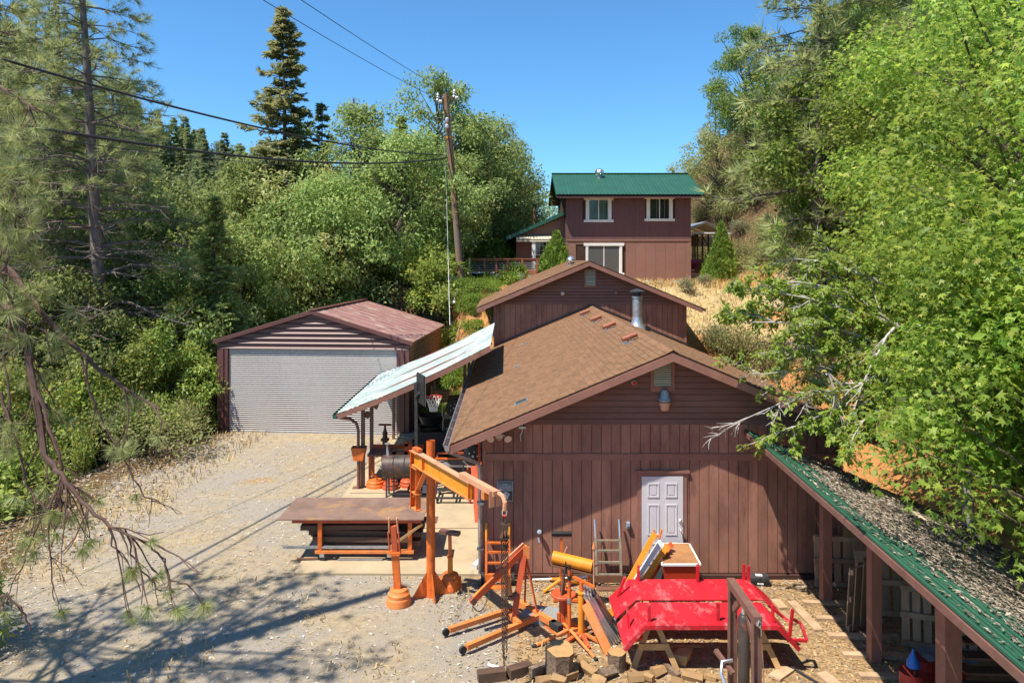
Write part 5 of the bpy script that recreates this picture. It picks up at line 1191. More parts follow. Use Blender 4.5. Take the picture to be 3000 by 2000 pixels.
for q in (a0.lerp(a1,.25),a0.lerp(a1,.93)): MB().cyl((q.x,q.y,.02),(q.x,q.y,q.z-.14),.035,.032,10).build('leg', m['orange'], s)
q = a0.lerp(a1,.95); MB().cyl((q.x+.06,q.y-.08,.2),(q.x+.06,q.y-.08,q.z+.36),.017,.015,8).build('side_rod', m['pinkwood'], s); MB().lathe((q.x+.06,q.y-.08,q.z+.36),[(.0,-.03),(.035,0),(.03,.03),(.004,.14)],10).build('rod_finial', m['orange2'], s)
q = a0.lerp(a1,.33); MB().cyl(V(q.x,q.y-.1,q.z-.2),V(q.x,q.y-.1,q.z+.02),.022,.022,8).build('clamp', m['black'], s)
MB().bar((c.x-.35,14.15,.05),(c.x+.55,14.1,.05),.06,.05).build('foot', m['orange'], s); MB().bar((c.x-.2,13.85,.04),(c.x-.1,14.45,.04),.06,.05).build('foot', m['orange2'], s)
c = G(1650,1842); s = thing('disc_pedestal', 'heavy rusty orange pedestal with a round disc top and tube', 'pedestal', c)
dz = .64
MB().lathe(c+V(0,0,dz), [(.02,-.05),(.20,-.05),(.225,-.03),(.225,.0),(.21,.012),(.19,.005),(.02,.005)], 26).build('disc_top', m['redorange'], s)
MB().cyl(c+V(0,0,.06),c+V(0,0,dz-.05),.075,.075,14).build('column', m['redorange'], s); MB().bar(c+V(-.09,-.05,.06),c+V(-.09,-.05,.32),.05,.03,up=(0,1,0)).build('gusset_plate', m['orange'], s); MB().bar(c+V(.06,-.08,.06),c+V(.06,-.08,.32),.05,.03,up=(0,1,0)).build('gusset_plate', m['orange2'], s)
MB().box(c.x-.26,c.x+.24,c.y-.2,c.y+.22,.003,.06,Matrix.Rotation(.5,3,'Z')).build('base_plate', m['orange2'], s)
for a in (0,2.1,4.2): MB().bar(c+V(.09*math.cos(a),.09*math.sin(a),dz+.01),c+V(.03*math.cos(a),.03*math.sin(a),dz+.20),.02,.05,up=(0,1,.2)).build('fin', m['rust'], s)
b = MB(); b.cyl(c+V(0,0,dz),c+V(0,0,dz+.36),.034,.030,10); b.build('top_tube', m['rust'], s); MB().cyl(c+V(0,0,dz+.30),c+V(0,0,dz+.42),.02,.02,8).build('spindle', m['darksteel'], s)
single(MB().prism([c+V(-.78,.22,.01),c+V(-.1,.05,.01),c+V(-.1,.05,.14),c+V(-.78,.22,.16)], (.18,.42,-.0)), 'grey_ramp', M('grey_and_red_ramp_paint',(.24,.25,.25),.6,wear=(.42,.13,.09),wscale=4,wamt=.5), 'low grey and red metal box lying left of the disc pedestal', 'metal box')
c = G(1668,1868); s = thing('pipe_tripod', 'slim orange pipe tripod with black top in front of the disc pedestal', 'tripod', c)
MB().cyl(c+V(0,0,.02),c+V(0,0,.86),.034,.034,10).build('outer_tube', m['orange'], s); MB().cyl(c+V(0,0,.84),c+V(0,0,1.2),.026,.026,10).build('inner_tube', m['redorange'], s)
MB().cyl(c+V(0,0,1.2),c+V(0,0,1.27),.028,.024,10).build('tube_cap', m['black'], s); MB().cyl(c+V(0,0,1.02),c+V(0,0,1.09),.038,.038,10).build('clamp', m['black'], s); MB().cyl(c+V(0,0,.61),c+V(0,0,.70),.042,.042,10).build('clamp', m['galv'], s)
for e in (G(1570,1895),G(1742,1932),G(1590,1775)):
    MB().tube([c+V(0,0,.16), V(e.x,e.y,.035)], .026, 8).build('leg', m['orange2'], s); MB().cyl(V(e.x,e.y,.035), V(e.x,e.y,.03)+(e-c).normalized()*.07, .03,.03,8).build('foot_cap', m['rubber'], s)
c = G(1703,1872); s = thing('tube_stand', 'thick yellow orange tube stand with slanted top bar and short feet', 'stand', c)
MB().cyl(c+V(0,0,.10),c+V(0,0,.82),.058,.055,14).build('outer_tube', m['yelorange'], s); MB().lathe(c+V(0,0,.80),[(.058,0),(.07,.005),(.07,.03),(.05,.035)],14).build('collar', m['yelorange'], s)
MB().cyl(c+V(0,0,.82),c+V(0,0,1.0),.035,.035,10).build('inner_tube', m['orange'], s); MB().bar(c+V(-.20,.1,1.08),c+V(.22,-.05,.93),.06,.04).build('top_bar', m['orange'], s)
MB().lathe(c+V(0,0,.06),[(.085,0),(.085,.03),(.06,.06)],14).build('collar', m['orange'], s)
for a in (3.6,5.0,5.9,1.2): MB().bar(c+V(0,0,.13), c+V(math.cos(a)*.34,math.sin(a)*.34,.02), .07,.035).build('foot', m['redorange'] if a != 5.9 else m['orange2'], s)
# folded chairs and beam bundle leaning together
def lean(px0,py0,px1,py1,Yt,w_,hh_,nm,mat,label,cat,group=None):
    a = G(px1,py1); t_ = P(px0,py0,Yt); return single(MB().bar(a+V(0,0,.02), t_, w_, hh_, up=(.2,-1,.1)), nm, mat, label, cat, group)
lean(1714,1768,1784,1916,12.6,.15,.09,'salmon_beam',m['orange2'],'thick orange channel beam leaning left of the folded chairs','beam')
lean(1697,1742,1765,1880,12.9,.10,.07,'salmon_beam',m['redorange'],'red orange channel beam leaning behind the thick one','beam')
ck = ((1712,1738,1791,1892,'nearest'),(1722,1740,1800,1890,'second'),(1730,1742,1808,1886,'third'),(1740,1748,1816,1880,'rearmost dull'))
for i,(a0_,b0_,a1_,b1_,wd) in enumerate(ck):
    ft = G(a1_,b1_); tp = P(a0_,b0_,ft.y+.12)
    s = thing('folded_chair', f'{wd} folded aluminium chair of the bundle leaning on the orange stands', 'folded chair', ft, 'folded aluminium chairs')
    mt_ = m['alu'] if i < 3 else m['darksteel']; o = V(.02,.02,0)
    for d in (V(0,0,0), V(.03,.34,0)):
        MB().tube([ft+d+V(0,0,.02), tp+d], .019, 6).build('frame_tube', mt_, s)
        MB().tube([ft+d+V(.04,0,.05), tp+d+V(-.01,0,-.05)], .016, 6).build('frame_tube', mt_, s)
    MB().tube([tp, tp+V(.03,.34,0)], .019, 6).build('back_rail', mt_, s)
    f0, f1 = ft.lerp(tp,.35), ft.lerp(tp,.92); MB().add([f0+V(.02,.03,0),f0+V(.05,.31,0),f1+V(.05,.31,0),f1+V(.02,.03,0),f0+V(.035,.03,0),f0+V(.065,.31,0),f1+V(.065,.31,0),f1+V(.035,.03,0)],((0,1,2,3),(7,6,5,4),(0,4,5,1),(1,5,6,2),(2,6,7,3),(3,7,4,0))).build('seat_panel', m['blind'] if i < 3 else m['brownsteel'], s)
# folded trestles leaning by the door
tk = (((1775,1830),(1918,1562),'yelorange','outermost yellow orange bar of the folded trestles leaning by the door'),((1790,1815),(1936,1585),'white','white bar of the folded trestles leaning by the door'),
      ((1812,1815),(1952,1602),'yelorange','speckled yellow bar of the folded trestles, third from the left'),((1826,1800),(1960,1598),'orange2','orange bar of the folded trestles, fourth from the left'),((1850,1790),(1968,1592),'redorange','red edged bar of the folded trestles nearest the red tub'))
for (a_, e_, mt_, lb) in tk:
    f = G(*a_); t_ = P(e_[0],e_[1],f.y+.75)
    b = MB(); b.bar(f+V(0,0,.03), t_, .10, .035, up=(.1,-1,.4)); b.bar(f+V(0,.05,.03), t_+V(0,.05,0), .02, .07, up=(.1,-1,.4))
    single(b, 'folded_trestle', m[mt_], lb, 'trestle', 'folded trestles leaning by the door')
for k,(px,py) in enumerate(((1912,1552),(1925,1550),(1940,1553))): pass
t1 = P(1916,1550,14.55); b = MB(); b.bar(t1,t1+V(.04,0,-.18),.05,.03); b.bar(t1+V(.16,0,.0),t1+V(.10,0,-.2),.05,.03); b.bar(t1+V(.05,.02,-.13),t1+V(.11,.02,-.13),.04,.03); single(b, 'trestle_clamp', m['orange2'], 'orange V shaped clamp at the top of the folded trestles', 'clamp')
c = G(1802,1832); s = thing('dolly_wheel', 'small black swivel caster at the foot of the leaning trestles', 'caster', c)
MB().lathe(c+V(0,0,.09), [(.02,-.025),(.085,-.025),(.085,.025),(.02,.025)], 14, axis=(.6,1,0)).build('tyre', m['rubber'], s); MB().bar(c+V(-.03,-.05,.1),c+V(.03,0,.22),.07,.01).build('fork', m['galv'], s)
# red tub with a plywood lid on a dark base
s = thing('red_tub', 'red plastic tub with white rim and plywood lid in front of the door', 'tub', (3.3,14.3,0))
n0, n1, f0, f1 = V(2.97,13.98,.78), V(3.68,13.98,.78), V(3.20,14.98,.78), V(3.72,14.98,.78)
zb_ = .44
b = MB(); ins = [V(.05,.04,0),V(-.05,.04,0),V(-.05,-.04,0),V(.05,-.04,0)]; top = [n0,n1,f1,f0]; bot = [p+i+V(0,0,zb_-.78) for p,i in zip(top,ins)]
b.add(bot+top, ((0,3,2,1),(4,5,6,7),(0,1,5,4),(1,2,6,5),(2,3,7,6),(3,0,4,7))); b.build('tub_body', m['tubred'], s)
b = MB()
for i in range(4): b.bar(top[i]+V(0,0,.012), top[(i+1)%4]+V(0,0,.012), .055, .035)
b.build('rim', m['white'], s)
b = MB(); b.prism([p.lerp((n0+f1)/2,.035)+V(0,0,.028) for p in top],(0,0,.012)); b.build('lid', m['plywood'], s)
for px_, py_ in ((3.08,14.1),(3.6,14.1),(3.27,14.85),(3.62,14.85)): MB().bar((px_,py_,0),(px_,py_,zb_),.06,up=(0,1,0)).build('leg', m['timber'], s)
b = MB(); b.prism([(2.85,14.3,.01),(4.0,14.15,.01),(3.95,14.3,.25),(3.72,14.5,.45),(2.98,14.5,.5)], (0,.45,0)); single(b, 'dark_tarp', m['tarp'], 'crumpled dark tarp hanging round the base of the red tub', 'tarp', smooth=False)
c = G(2227,1716); s = thing('tool_case', 'charcoal plastic tool case lying on the ground by the workshop wall', 'case', c)
R5 = Matrix.Rotation(-.12,3,'Z')
MB().box(c.x-.19,c.x+.19,c.y-.02,c.y+.27,.02,.09,R5,c).build('case_base', m['black'], s); MB().box(c.x-.185,c.x+.185,c.y-.01,c.y+.265,.095,.16,R5,c).build('case_lid', m['blackcase'], s)
MB().box(c.x-.06,c.x+.06,c.y-.03,c.y-.015,.04,.07,R5,c).build('latch', m['white'], s); MB().box(c.x-.06,c.x+.07,c.y+.1,c.y+.2,.161,.164,R5,c).build('label_plate', m['white'], s)
single(MB().tube([P(1560,1697,15.05),P(1640,1694,15.0),P(1700,1690,15.0),P(1742,1684,15.0)],.022,6), 'white_cable', m['pvc'], 'thin white pipe lying along the foot of the workshop wall', 'pipe')
# red bed on sawhorses
rb = thing('red_steel_bed', 'bright red steel bed with bent down ends and upright stakes on sawhorses', 'steel bed', (3.25,12.5,.78))
def plate(y0,y1,x0,x1,z,lx,lz_,rx,rz_,ylo,yro,nm):
    b = MB(); top = [(x0-lx,y0+ylo,z-lz_),(x0,y0,z),(x1,y0,z),(x1+rx,y0+yro,z-rz_)]; bk = [(x0-lx,y1+ylo,z-lz_),(x0,y1,z),(x1,y1,z),(x1+rx,y1+yro,z-rz_)]
    th = .025
    vs = top+bk+[(a,b_,c_-th) for a,b_,c_ in top]+[(a,b_,c_-th) for a,b_,c_ in bk]
    fs = [(i,i+1,i+5,i+4) for i in range(3)]+[(8+i,12+i,13+i,9+i) for i in range(3)]+[(i,8+i,9+i,i+1) for i in range(3)]+[(4+i,5+i,13+i,12+i) for i in range(3)]+[(0,4,12,8),(3,11,15,7)]
    b.add(vs,fs)
    return b.build(nm, m['red'], rb)
plate(11.67,12.43,2.20,4.31,.80,.33,.36,.36,.38,.0,.05,'deck_plate'); plate(12.53,13.33,2.21,4.38,.80,.36,.30,.34,.28,-.05,.0,'deck_plate')
b = MB(); b.box(2.2,4.31,11.64,11.669,.73,.80); b.bar((2.2,11.655,.765),(1.87,11.655,.405),.03,.07,up=(0,0,1)); b.bar((4.31,11.655,.765),(4.67,11.70,.385),.03,.07,up=(0,0,1)); b.build('edge_lip', m['red'], rb)
for (x,y) in ((2.38,13.25),(3.44,13.22),(3.47,13.30),(4.30,13.30),(4.36,13.22),(2.29,11.78),(3.40,11.80),(4.26,11.74)): MB().bar((x,y,.79),(x+.0,y,1.08),.045,.045,up=(0,1,0)).build('stake', m['red'], rb)
for a,e in (((1.98,13.05,.62),(2.10,13.0,.98)),((2.0,12.0,.60),(1.97,12.0,.95)),((4.55,12.75,.60),(4.85,12.45,.42)),((4.56,11.82,.55),(4.60,11.80,.98)),((1.98,11.85,.50),(2.18,11.75,.54)),((4.5,11.78,.5),(4.80,11.72,.52)),((4.80,11.72,.52),(4.76,11.86,.72)),((4.76,11.86,.72),(4.62,11.85,.80))): MB().bar(a,e,.04,.05,up=(0,1,0)).build('stake', m['red'], rb)
def sawhorse(x, label, w_=.06):
    s = thing('sawhorse', label, 'sawhorse', (x,12.5,0), 'sawhorses under the red bed')
    MB().box(x-.045,x+.045,11.75,13.2,.68,.77).build('top_beam', m['newwood'], s)
    for y, dy in ((11.95,-.18),(13.0,.18)):
        for sx in (-1,1): MB().bar((x+sx*.05,y,.70),(x+sx*.36,y+dy,.01),.09,.04,up=(0,1,0)).build('leg', m['newwood'], s)
        MB().bar((x-.24,y+dy*.5-.02,.36),(x+.24,y+dy*.5-.02,.36),.03,.10).build('leg_brace', m['newwood'], s)
sawhorse(2.38, 'wooden sawhorse under the left end of the red bed'); sawhorse(4.02, 'wooden sawhorse under the right end of the red bed')
# brown press with a hydraulic cylinder
pr_ = thing('hydraulic_splitter', 'brown steel frame with a tall rusty cylinder standing in the foreground', 'splitter', (3.24,10.0,0))
MB().box(3.185,3.295,9.45,10.62,1.90,2.0).build('top_beam', m['brownsteel'], pr_)
for y in (10.53,9.52):
    for dx in (-.055,.045): MB().box(3.24+dx,3.24+dx+.012,y-.05,y+.05,0,1.899).build('post_flange', m['brownsteel'], pr_)
    MB().box(3.198,3.284,y-.008,y+.008,0,1.899).build('post_web', m['brownsteel'], pr_)
MB().bar((3.24,10.45,1.62),(3.24,10.15,1.9),.05,.08).build('knee_brace', m['brownsteel'], pr_); MB().bar((3.24,9.60,1.55),(3.24,9.9,1.9),.05,.08).build('knee_brace', m['brownsteel'], pr_)
MB().lathe((3.24,10.02,.55), [(.07,0),(.078,.02),(.078,1.16),(.06,1.2),(.05,1.21)], 20).build('cylinder', m['barrel'], pr_, label='rusty hydraulic cylinder'); MB().cyl((3.24,10.02,1.7),(3.24,10.02,1.9),.035,.035,10).build('rod', m['alu'], pr_)
b = MB(); b.lathe((3.24,10.02,1.72),[(.05,-.04),(.06,.0),(.05,.05)],10); b.build('clevis', m['darksteel'], pr_); MB().lathe((3.24,10.02,.72), [(.082,-.01),(.082,.01)], 18).build('clamp_ring', m['galv'], pr_)
MB().tube([(3.22,9.44,1.93),(3.25,9.42,1.88),(3.28,9.44,1.93),(3.24,9.42,1.97),(3.22,9.43,1.90)], .014, 6).build('cable_knot', m['alu'], pr_)
MB().tube([(3.27,9.44,1.9),(3.36,9.6,1.2),(3.52,9.9,.35),(3.62,10.1,.02)], .008, 5).build('steel_cable', m['alu'], pr_)
b = MB(); b.tube([(3.17,10.3,.98),(3.02,10.28,.97),(2.98,10.2,.85),(3.05,10.1,.66),(3.14,10.06,.62),(3.20,10.05,.70)], .026, 8); b.build('bent_handle', m['alu'], pr_); MB().bar((2.99,10.5,1.02),(3.15,10.2,.85),.06,.05).build('side_arm', m['brownsteel'], pr_)
b = MB(); b.box(3.2,3.33,9.40,9.46,.98,1.10); b.bar((3.18,9.42,1.13),(3.33,9.41,1.16),.02,.025); b.bar((3.17,9.41,1.02),(3.33,9.41,1.1),.015,.02); b.build('cable_winch', m['brownsteel'], pr_)
MB().bar((3.0,9.42,0.05),(3.5,9.42,.05),.12,.1).build('foot', m['brownsteel'], pr_); MB().bar((3.0,10.6,0.05),(3.5,10.6,.05),.12,.1).build('foot', m['brownsteel'], pr_)
# firewood, stumps, offcuts along the bottom edge
def log(p0, p1, r, label, nm='log', cat='log', group='firewood logs and stumps', bark='logbark'):
    p0, p1 = Vector(p0), Vector(p1); s = thing(nm, label, cat, (p0+p1)/2-V(0,0,r), group); n = 14; d = (p1-p0).normalized()
    a = d.orthogonal().normalized(); b_ = d.cross(a); rr = [r*random.uniform(.88,1.1) for _ in range(n)]
    ring = lambda p, f: [p+(a*math.cos(2*PI*i/n)+b_*math.sin(2*PI*i/n))*rr[i]*f for i in range(n)]
    b = MB(); b.add(ring(p0,1.04)+ring(p0.lerp(p1,.5),.97)+ring(p1,1), [(k*n+i,k*n+(i+1)%n,(k+1)*n+(i+1)%n,(k+1)*n+i) for k in range(2) for i in range(n)]); b.build('bark', m[bark], s)
    for p, f, q in ((p0,1.04,-.004),(p1,1.0,.004)): b = MB(); b.add([v+d*q for v in ring(p,f*.97)], (tuple(range(n)),)); b.build('cut_face', m['cutwood'], s)
    return s
c = G(1640,1985); log((c.x,c.y+.1,0),(c.x+.01,c.y+.05,.44),.235,'big upright chopping block with yellow cut top, bottom centre','stump','stump')
c = G(1806,1958); log((c.x,c.y,0),(c.x,c.y,.27),.145,'smaller grey upright stump with dark cracked bark','stump','stump')
split = [((1560,1988),(1600,1965),.10,'rough barked log lying left of the chopping block'),((1688,1985),(1655,1995),.09,'pale split log in front of the chopping block'),((1705,1960),(1745,1990),.10,'dull brown split log right of the chopping block'),((1760,1990),(1800,1975),.10,'brown log lying below the grey stump'),
 ((1915,1958),(1935,1945),.075,'dark short log end by the left sawhorse foot'),((1912,1982),(1945,1970),.085,'pale pinkish split log by the left sawhorse foot'),((1945,1955),(1990,1990),.07,'slim grey log pointing at the right sawhorse'),((2000,1985),(2060,1998),.08,'pale split log at the bottom edge beside the brown frame'),((1840,1995),(1885,1992),.075,'tan split log lying at the bottom edge')]
def splitlog(p0, p1, r, label, dark):
    p0, p1 = Vector(p0), Vector(p1); d = (p1-p0).normalized(); a = V(0,0,1); b_ = d.cross(a).normalized(); n = random.choice((4,5,5,6)); ph = random.uniform(0,6)
    rr = [r*random.uniform(.7,1.25) for _ in range(n)]; tw_ = random.uniform(-.25,.25)
    ring = lambda p, f, q: [p+(a*math.cos(2*PI*i/n+ph+q)+b_*math.sin(2*PI*i/n+ph+q))*rr[i]*f for i in range(n)]
    s = thing('split_log', label, 'log', (p0+p1)/2-V(0,0,r), 'firewood logs and stumps')
    b = MB(); b.add(ring(p0,1,0)+ring(p0.lerp(p1,.5),random.uniform(.85,1.1),tw_/2)+ring(p1,random.uniform(.75,1.05),tw_), [(k*n+i,k*n+(i+1)%n,(k+1)*n+(i+1)%n,(k+1)*n+i) for k in range(2) for i in range(n)]+[tuple(range(n)),tuple(2*n+i for i in range(n))])
    b.build('wood', m['logbark'] if dark else m['splitwood'], s, smooth=False)
for a_, e_, r, lb in split: p0, p1 = G(*a_), G(*e_); splitlog(p0+V(0,0,r*.8), p1+V(0,0,r*.75), r, lb, 'dark' in lb or 'rough' in lb or 'grey' in lb)
more = [((1575,2010),(1615,2000),.09,'split log below the rough barked one'),((1735,2005),(1775,2015),.09,'split log at the bottom edge under the dull brown one'),((1850,1970),(1880,1985),.05,'thin splinter of wood beside the grey stump'),((1890,1990),(1915,2000),.07,'chunk of split wood at the bottom edge left of the sawhorse'),((1695,1950),(1715,1940),.07,'short split chunk just behind the chopping block'),((1770,1968),(1790,1955),.06,'small split chunk left of the grey stump'),((2065,1985),(2100,1995),.05,'thin pale stick of split wood by the brown frame foot'),((1965,2005),(2000,2010),.07,'split log half out of the picture at the bottom edge'),((1620,1998),(1660,2010),.09,'pale split log below the chopping block')]
for a_, e_, r, lb in more: p0, p1 = G(*a_), G(*e_); splitlog(p0+V(0,0,r*.8), p1+V(0,0,r*.75), r, lb, False)
c = G(1995,1945); b = MB(); b.prism([c+V(-.16,.0,.02),c+V(.05,-.1,.02),c+V(.2,.12,.06),c+V(-.02,.16,.04)], (.02,-.02,.16)); single(b, 'split_log', m['newwood'], 'thick wedge of split wood in the shade under the red bed', 'log', 'firewood logs and stumps', smooth=False)
for k,(x0,y0,x1,y1,lb) in enumerate(((1400,1995,1480,1985,'dark squared timber offcut at the bottom edge, left one'),(1490,1985,1555,1965,'dark squared timber offcut at the bottom edge, right one'))):
    p0, p1 = G(x0,y0), G(x1,y1); single(MB().bar(p0+V(0,0,.075),p1+V(0,0,.075),.16,.15), 'timber_offcut', m['timber'], lb, 'timber')
b = MB(); c = G(1445,1955); b.tube([c+V(-.08,.06,.02),c+V(0,0,.03),c+V(.09,-.02,.02)],.025,6); single(b, 'white_scrap', m['pvc'], 'curved white scrap lying on the gravel at the bottom', 'scrap')
for k,(x0,y0,x1,y1,w_,lb) in enumerate(((2272,1760,2296,1785,.17,'short plank lying on dirt right of the red bed'),(2318,1765,2400,1850,.17,'long plank on the dirt pointing at the viewer'),(2268,1990,2310,1960,.2,'wide plank at the bottom edge right of the brown frame'),(2405,1975,2450,2010,.2,'plank at the bottom edge before the red drums'),(2290,1795,2330,1830,.12,'half buried plank between the red bed and the long plank'))):
    p0, p1 = G(x0,y0), G(x1,y1); single(MB().bar(p0+V(0,0,.03),p1+V(0,0,.025),w_,.035), 'plank', m['pallet'], lb, 'plank', 'loose planks on the dirt')
for k,(x0,y0,x1,y1,w_,lb) in enumerate(((1975,1896,2060,1895,.06,'sunlit stick on the ground under the red bed'),(1895,1905,1915,1907,.05,'small white wood chip under the red bed'))):
    p0, p1 = G(x0,y0), G(x1,y1); single(MB().bar(p0+V(0,0,.02),p1+V(0,0,.02),w_,.03), 'stick', m['newwood'], lb, 'stick')
c = G(2346,1975); b = MB(); b.bar(c+V(.0,0,.03),c+V(.16,-.3,.03),.03); b.bar(c+V(-.1,.2,.03),c+V(.0,0,.03),.03); single(b, 'angle_iron', m['darksteel'], 'bent dark iron lying right of the red bed shadow', 'iron')

# ------------------------------------------------------------------ pallets and drums in the woodshed
def pallet(origin, ux, uz, w_, h_, n, label, mat='pallet', both=False):
    s = thing('pallet', label, 'pallet', origin, 'wooden pallets in the lean-to'); ux = Vector(ux).normalized(); uz = Vector(uz).normalized(); nn = ux.cross(uz).normalized()
    for f in (.04,.5,.93): MB().bar(origin+uz*h_*f, origin+uz*h_*f+ux*w_, .09, .045, up=nn).build('stringer', m[mat], s)
    bw = w_/n*.72
    for k in range(n):
        o = origin+ux*(w_*(k+.5)/n)-nn*.06
        MB().bar(o, o+uz*h_*random.uniform(.97,1.0), bw, .02, up=nn).build('slat', m[mat], s)
        if both: o = o+nn*.12; MB().bar(o, o+uz*h_, bw, .02, up=nn).build('slat', m[mat], s)
pallet(V(6.22,14.8,.02),(1,-.05,0),(0,.08,1),1.15,1.0,6,'upright pallet behind the first shed post')
pallet(V(6.05,13.0,.02),(.35,.25,0),(.12,.12,1),.5,1.08,2,'narrow pallet leaning against the second shed post',both=True)
pallet(V(6.75,12.55,.02),(1,-.35,0),(.06,.15,1),1.5,1.0,9,'wide close boarded pallet behind the red drums')
pallet(V(6.5,13.6,.02),(1,-.1,0),(0,.1,1),1.3,1.2,6,'tall pallet in the dark middle of the shed')
for k in range(6):
    o = LT(1.0+k*.62,1.15+random.uniform(-.03,.03),.03); single(MB().bar(o+dv*(-.30), o+dv*.9, .13, .06), 'floor_board', m['pallet'], ('first','second','third','fourth','fifth','sixth')[k]+' floor board from the workshop end poking out along the shed floor', 'floor board', 'floor boards along the shed edge')
for k, (px,py,lb) in enumerate(((2663,2075,'red fuel drum with a blue funnel on top'),(2716,2030,'red fuel drum behind the one with the funnel'),(2790,2060,'dark red fuel drum with a rag over it beside the last post'))):
    c = G(px,py+0); c = V((6.02,6.40,6.78)[k], (10.9,11.3,11.15)[k], 0)
    s = thing('fuel_drum', lb, 'drum', c, 'red drums in the lean-to')
    MB().lathe(c, [(.02,.0),(.165,0),(.17,.15),(.177,.165),(.17,.18),(.17,.32),(.177,.335),(.17,.35),(.17,.48),(.177,.49),(.165,.495),(.16,.48),(.02,.48)], 24).build('drum_body', m['drumred'], s)
    if k == 0:
        f = thing('funnel', 'blue plastic funnel standing upside down on the first red drum', 'funnel', c+V(0,0,.48)); MB().lathe(c+V(.02,0,.485), [(.085,.07),(.095,.08),(.09,.14),(.03,.27),(.012,.34)], 18).build('cone', m['blue'], f); MB().cyl(c+V(.0,-.1,.485),c+V(-.02,-.11,.56),.025,.02,8).build('spout', m['chainm'], f)
    else: MB().lathe(c+V(.09,-.05,.485), [(.03,0),(.03,.03),(.02,.035)], 10).build('bung', m['darksteel'], s)
b = MB(); c = V(6.78,11.2,.52); random.seed(5)
g_ = [[c+V(-.45+.11*i,-.2+.1*j,.02+.05*random.random()+.02*math.sin(i)) for i in range(9)] for j in range(5)]
for j in range(4):
    for i in range(8): b.quad(g_[j][i],g_[j][i+1],g_[j+1][i+1],g_[j+1][i])
single(b, 'rag', m['blind'], 'crumpled grey cloth lying over the rear drums', 'cloth')
# ------------------------------------------------------------------ vegetation
random.seed(11)
def nrm(a): return a/np.maximum(np.linalg.norm(a,axis=-1,keepdims=True),1e-9)
T_LEAF = (np.array([(0,0,0),(.45,.26,.05),(1,0,-.06),(.45,-.26,.05)],float), [(0,1,2),(0,2,3)])
def star():
    v = [(0.05,0,0.03)]; f = []
    tips = [(-1.75,.62),(-.85,.82),(0,1.0),(.85,.82),(1.75,.62)]
    pts = []
    for i,(a,r) in enumerate(tips):
        if i: am = (tips[i-1][0]+a)/2; pts.append((.30*math.cos(am)+.15,.30*math.sin(am),.02))
        pts.append((.15+r*.8*math.cos(a),r*.8*math.sin(a),-.10))
    v += pts
    f = [(0,i,i+1) for i in range(1,len(pts))]
    return np.array(v,float), f
T_STAR = star()
def spray(n=5, spread=1.0, wd=.07, droop=.25):
    v = []; f = []
    for i in range(n):
        a = -spread+2*spread*i/(n-1); l = 1-.35*abs(a)/max(spread,.1)
        k = len(v); c, s = math.cos(a), math.sin(a)
        v += [(0,0,0),(l*.55*c-wd*s,l*.55*s+wd*c,.02),(l*c,l*s,-droop*l),(l*.55*c+wd*s,l*.55*s-wd*c,.02)]
        f += [(k,k+1,k+2),(k,k+2,k+3)]
    return np.array(v,float), f
T_FIR = spray(5,1.0,.10,.3)
def tuft(n, wd, rng, cone=1.25):
    v = []; f = []
    for i in range(n):
        th = rng.uniform(0,2*PI); ph = rng.uniform(.12,cone)
        d = np.array([math.cos(ph), math.sin(ph)*math.cos(th), math.sin(ph)*math.sin(th)]); l = rng.uniform(.7,1.05)
        sd = np.cross(d,[.3,.5,.8]); sd = sd/np.linalg.norm(sd)*wd
        k = len(v); v += [tuple(d*.03-sd*.6),tuple(d*.03+sd*.6),tuple(d*l+np.array([0,0,-.10*l]))]; f.append((k,k+1,k+2))
    return np.array(v,float), f
T_TUFT = tuft(16,.028,np.random.default_rng(3)); T_TUFT_FAR = tuft(11,.06,np.random.default_rng(4)); T_TUFT_MID = tuft(20,.036,np.random.default_rng(6)); T_NEAR = tuft(48,.020,np.random.default_rng(5),1.45)
def leaves(name, pos, fwd, up, size, tmpl, mat):
    pos = np.asarray(pos,float); N = len(pos); V_, F_ = tmpl
    fwd = nrm(np.asarray(fwd,float)); up = np.asarray(up,float); side = nrm(np.cross(up,fwd)); up = np.cross(fwd,side)
    size = np.asarray(size,float).reshape(N,1,1)
    vv = pos[:,None,:]+size*(V_[None,:,0:1]*fwd[:,None,:]+V_[None,:,1:2]*side[:,None,:]+V_[None,:,2:3]*up[:,None,:])
    k = len(V_); f = np.array(F_,np.int32); ff = (f[None]+(np.arange(N)*k)[:,None,None]).reshape(-1)
    me = bpy.data.meshes.new(name); me.vertices.add(N*k); me.vertices.foreach_set('co', vv.astype(np.float32).ravel())
    nf = N*len(f); me.loops.add(nf*3); me.loops.foreach_set('vertex_index', ff.astype(np.int32))
    me.polygons.add(nf); me.polygons.foreach_set('loop_start', np.arange(0,nf*3,3,dtype=np.int32)); me.polygons.foreach_set('loop_total', np.full(nf,3,np.int32))
    me.update(calc_edges=True); me.materials.append(mat); return me
def rand_unit(n, rng): return nrm(rng.normal(size=(n,3)))
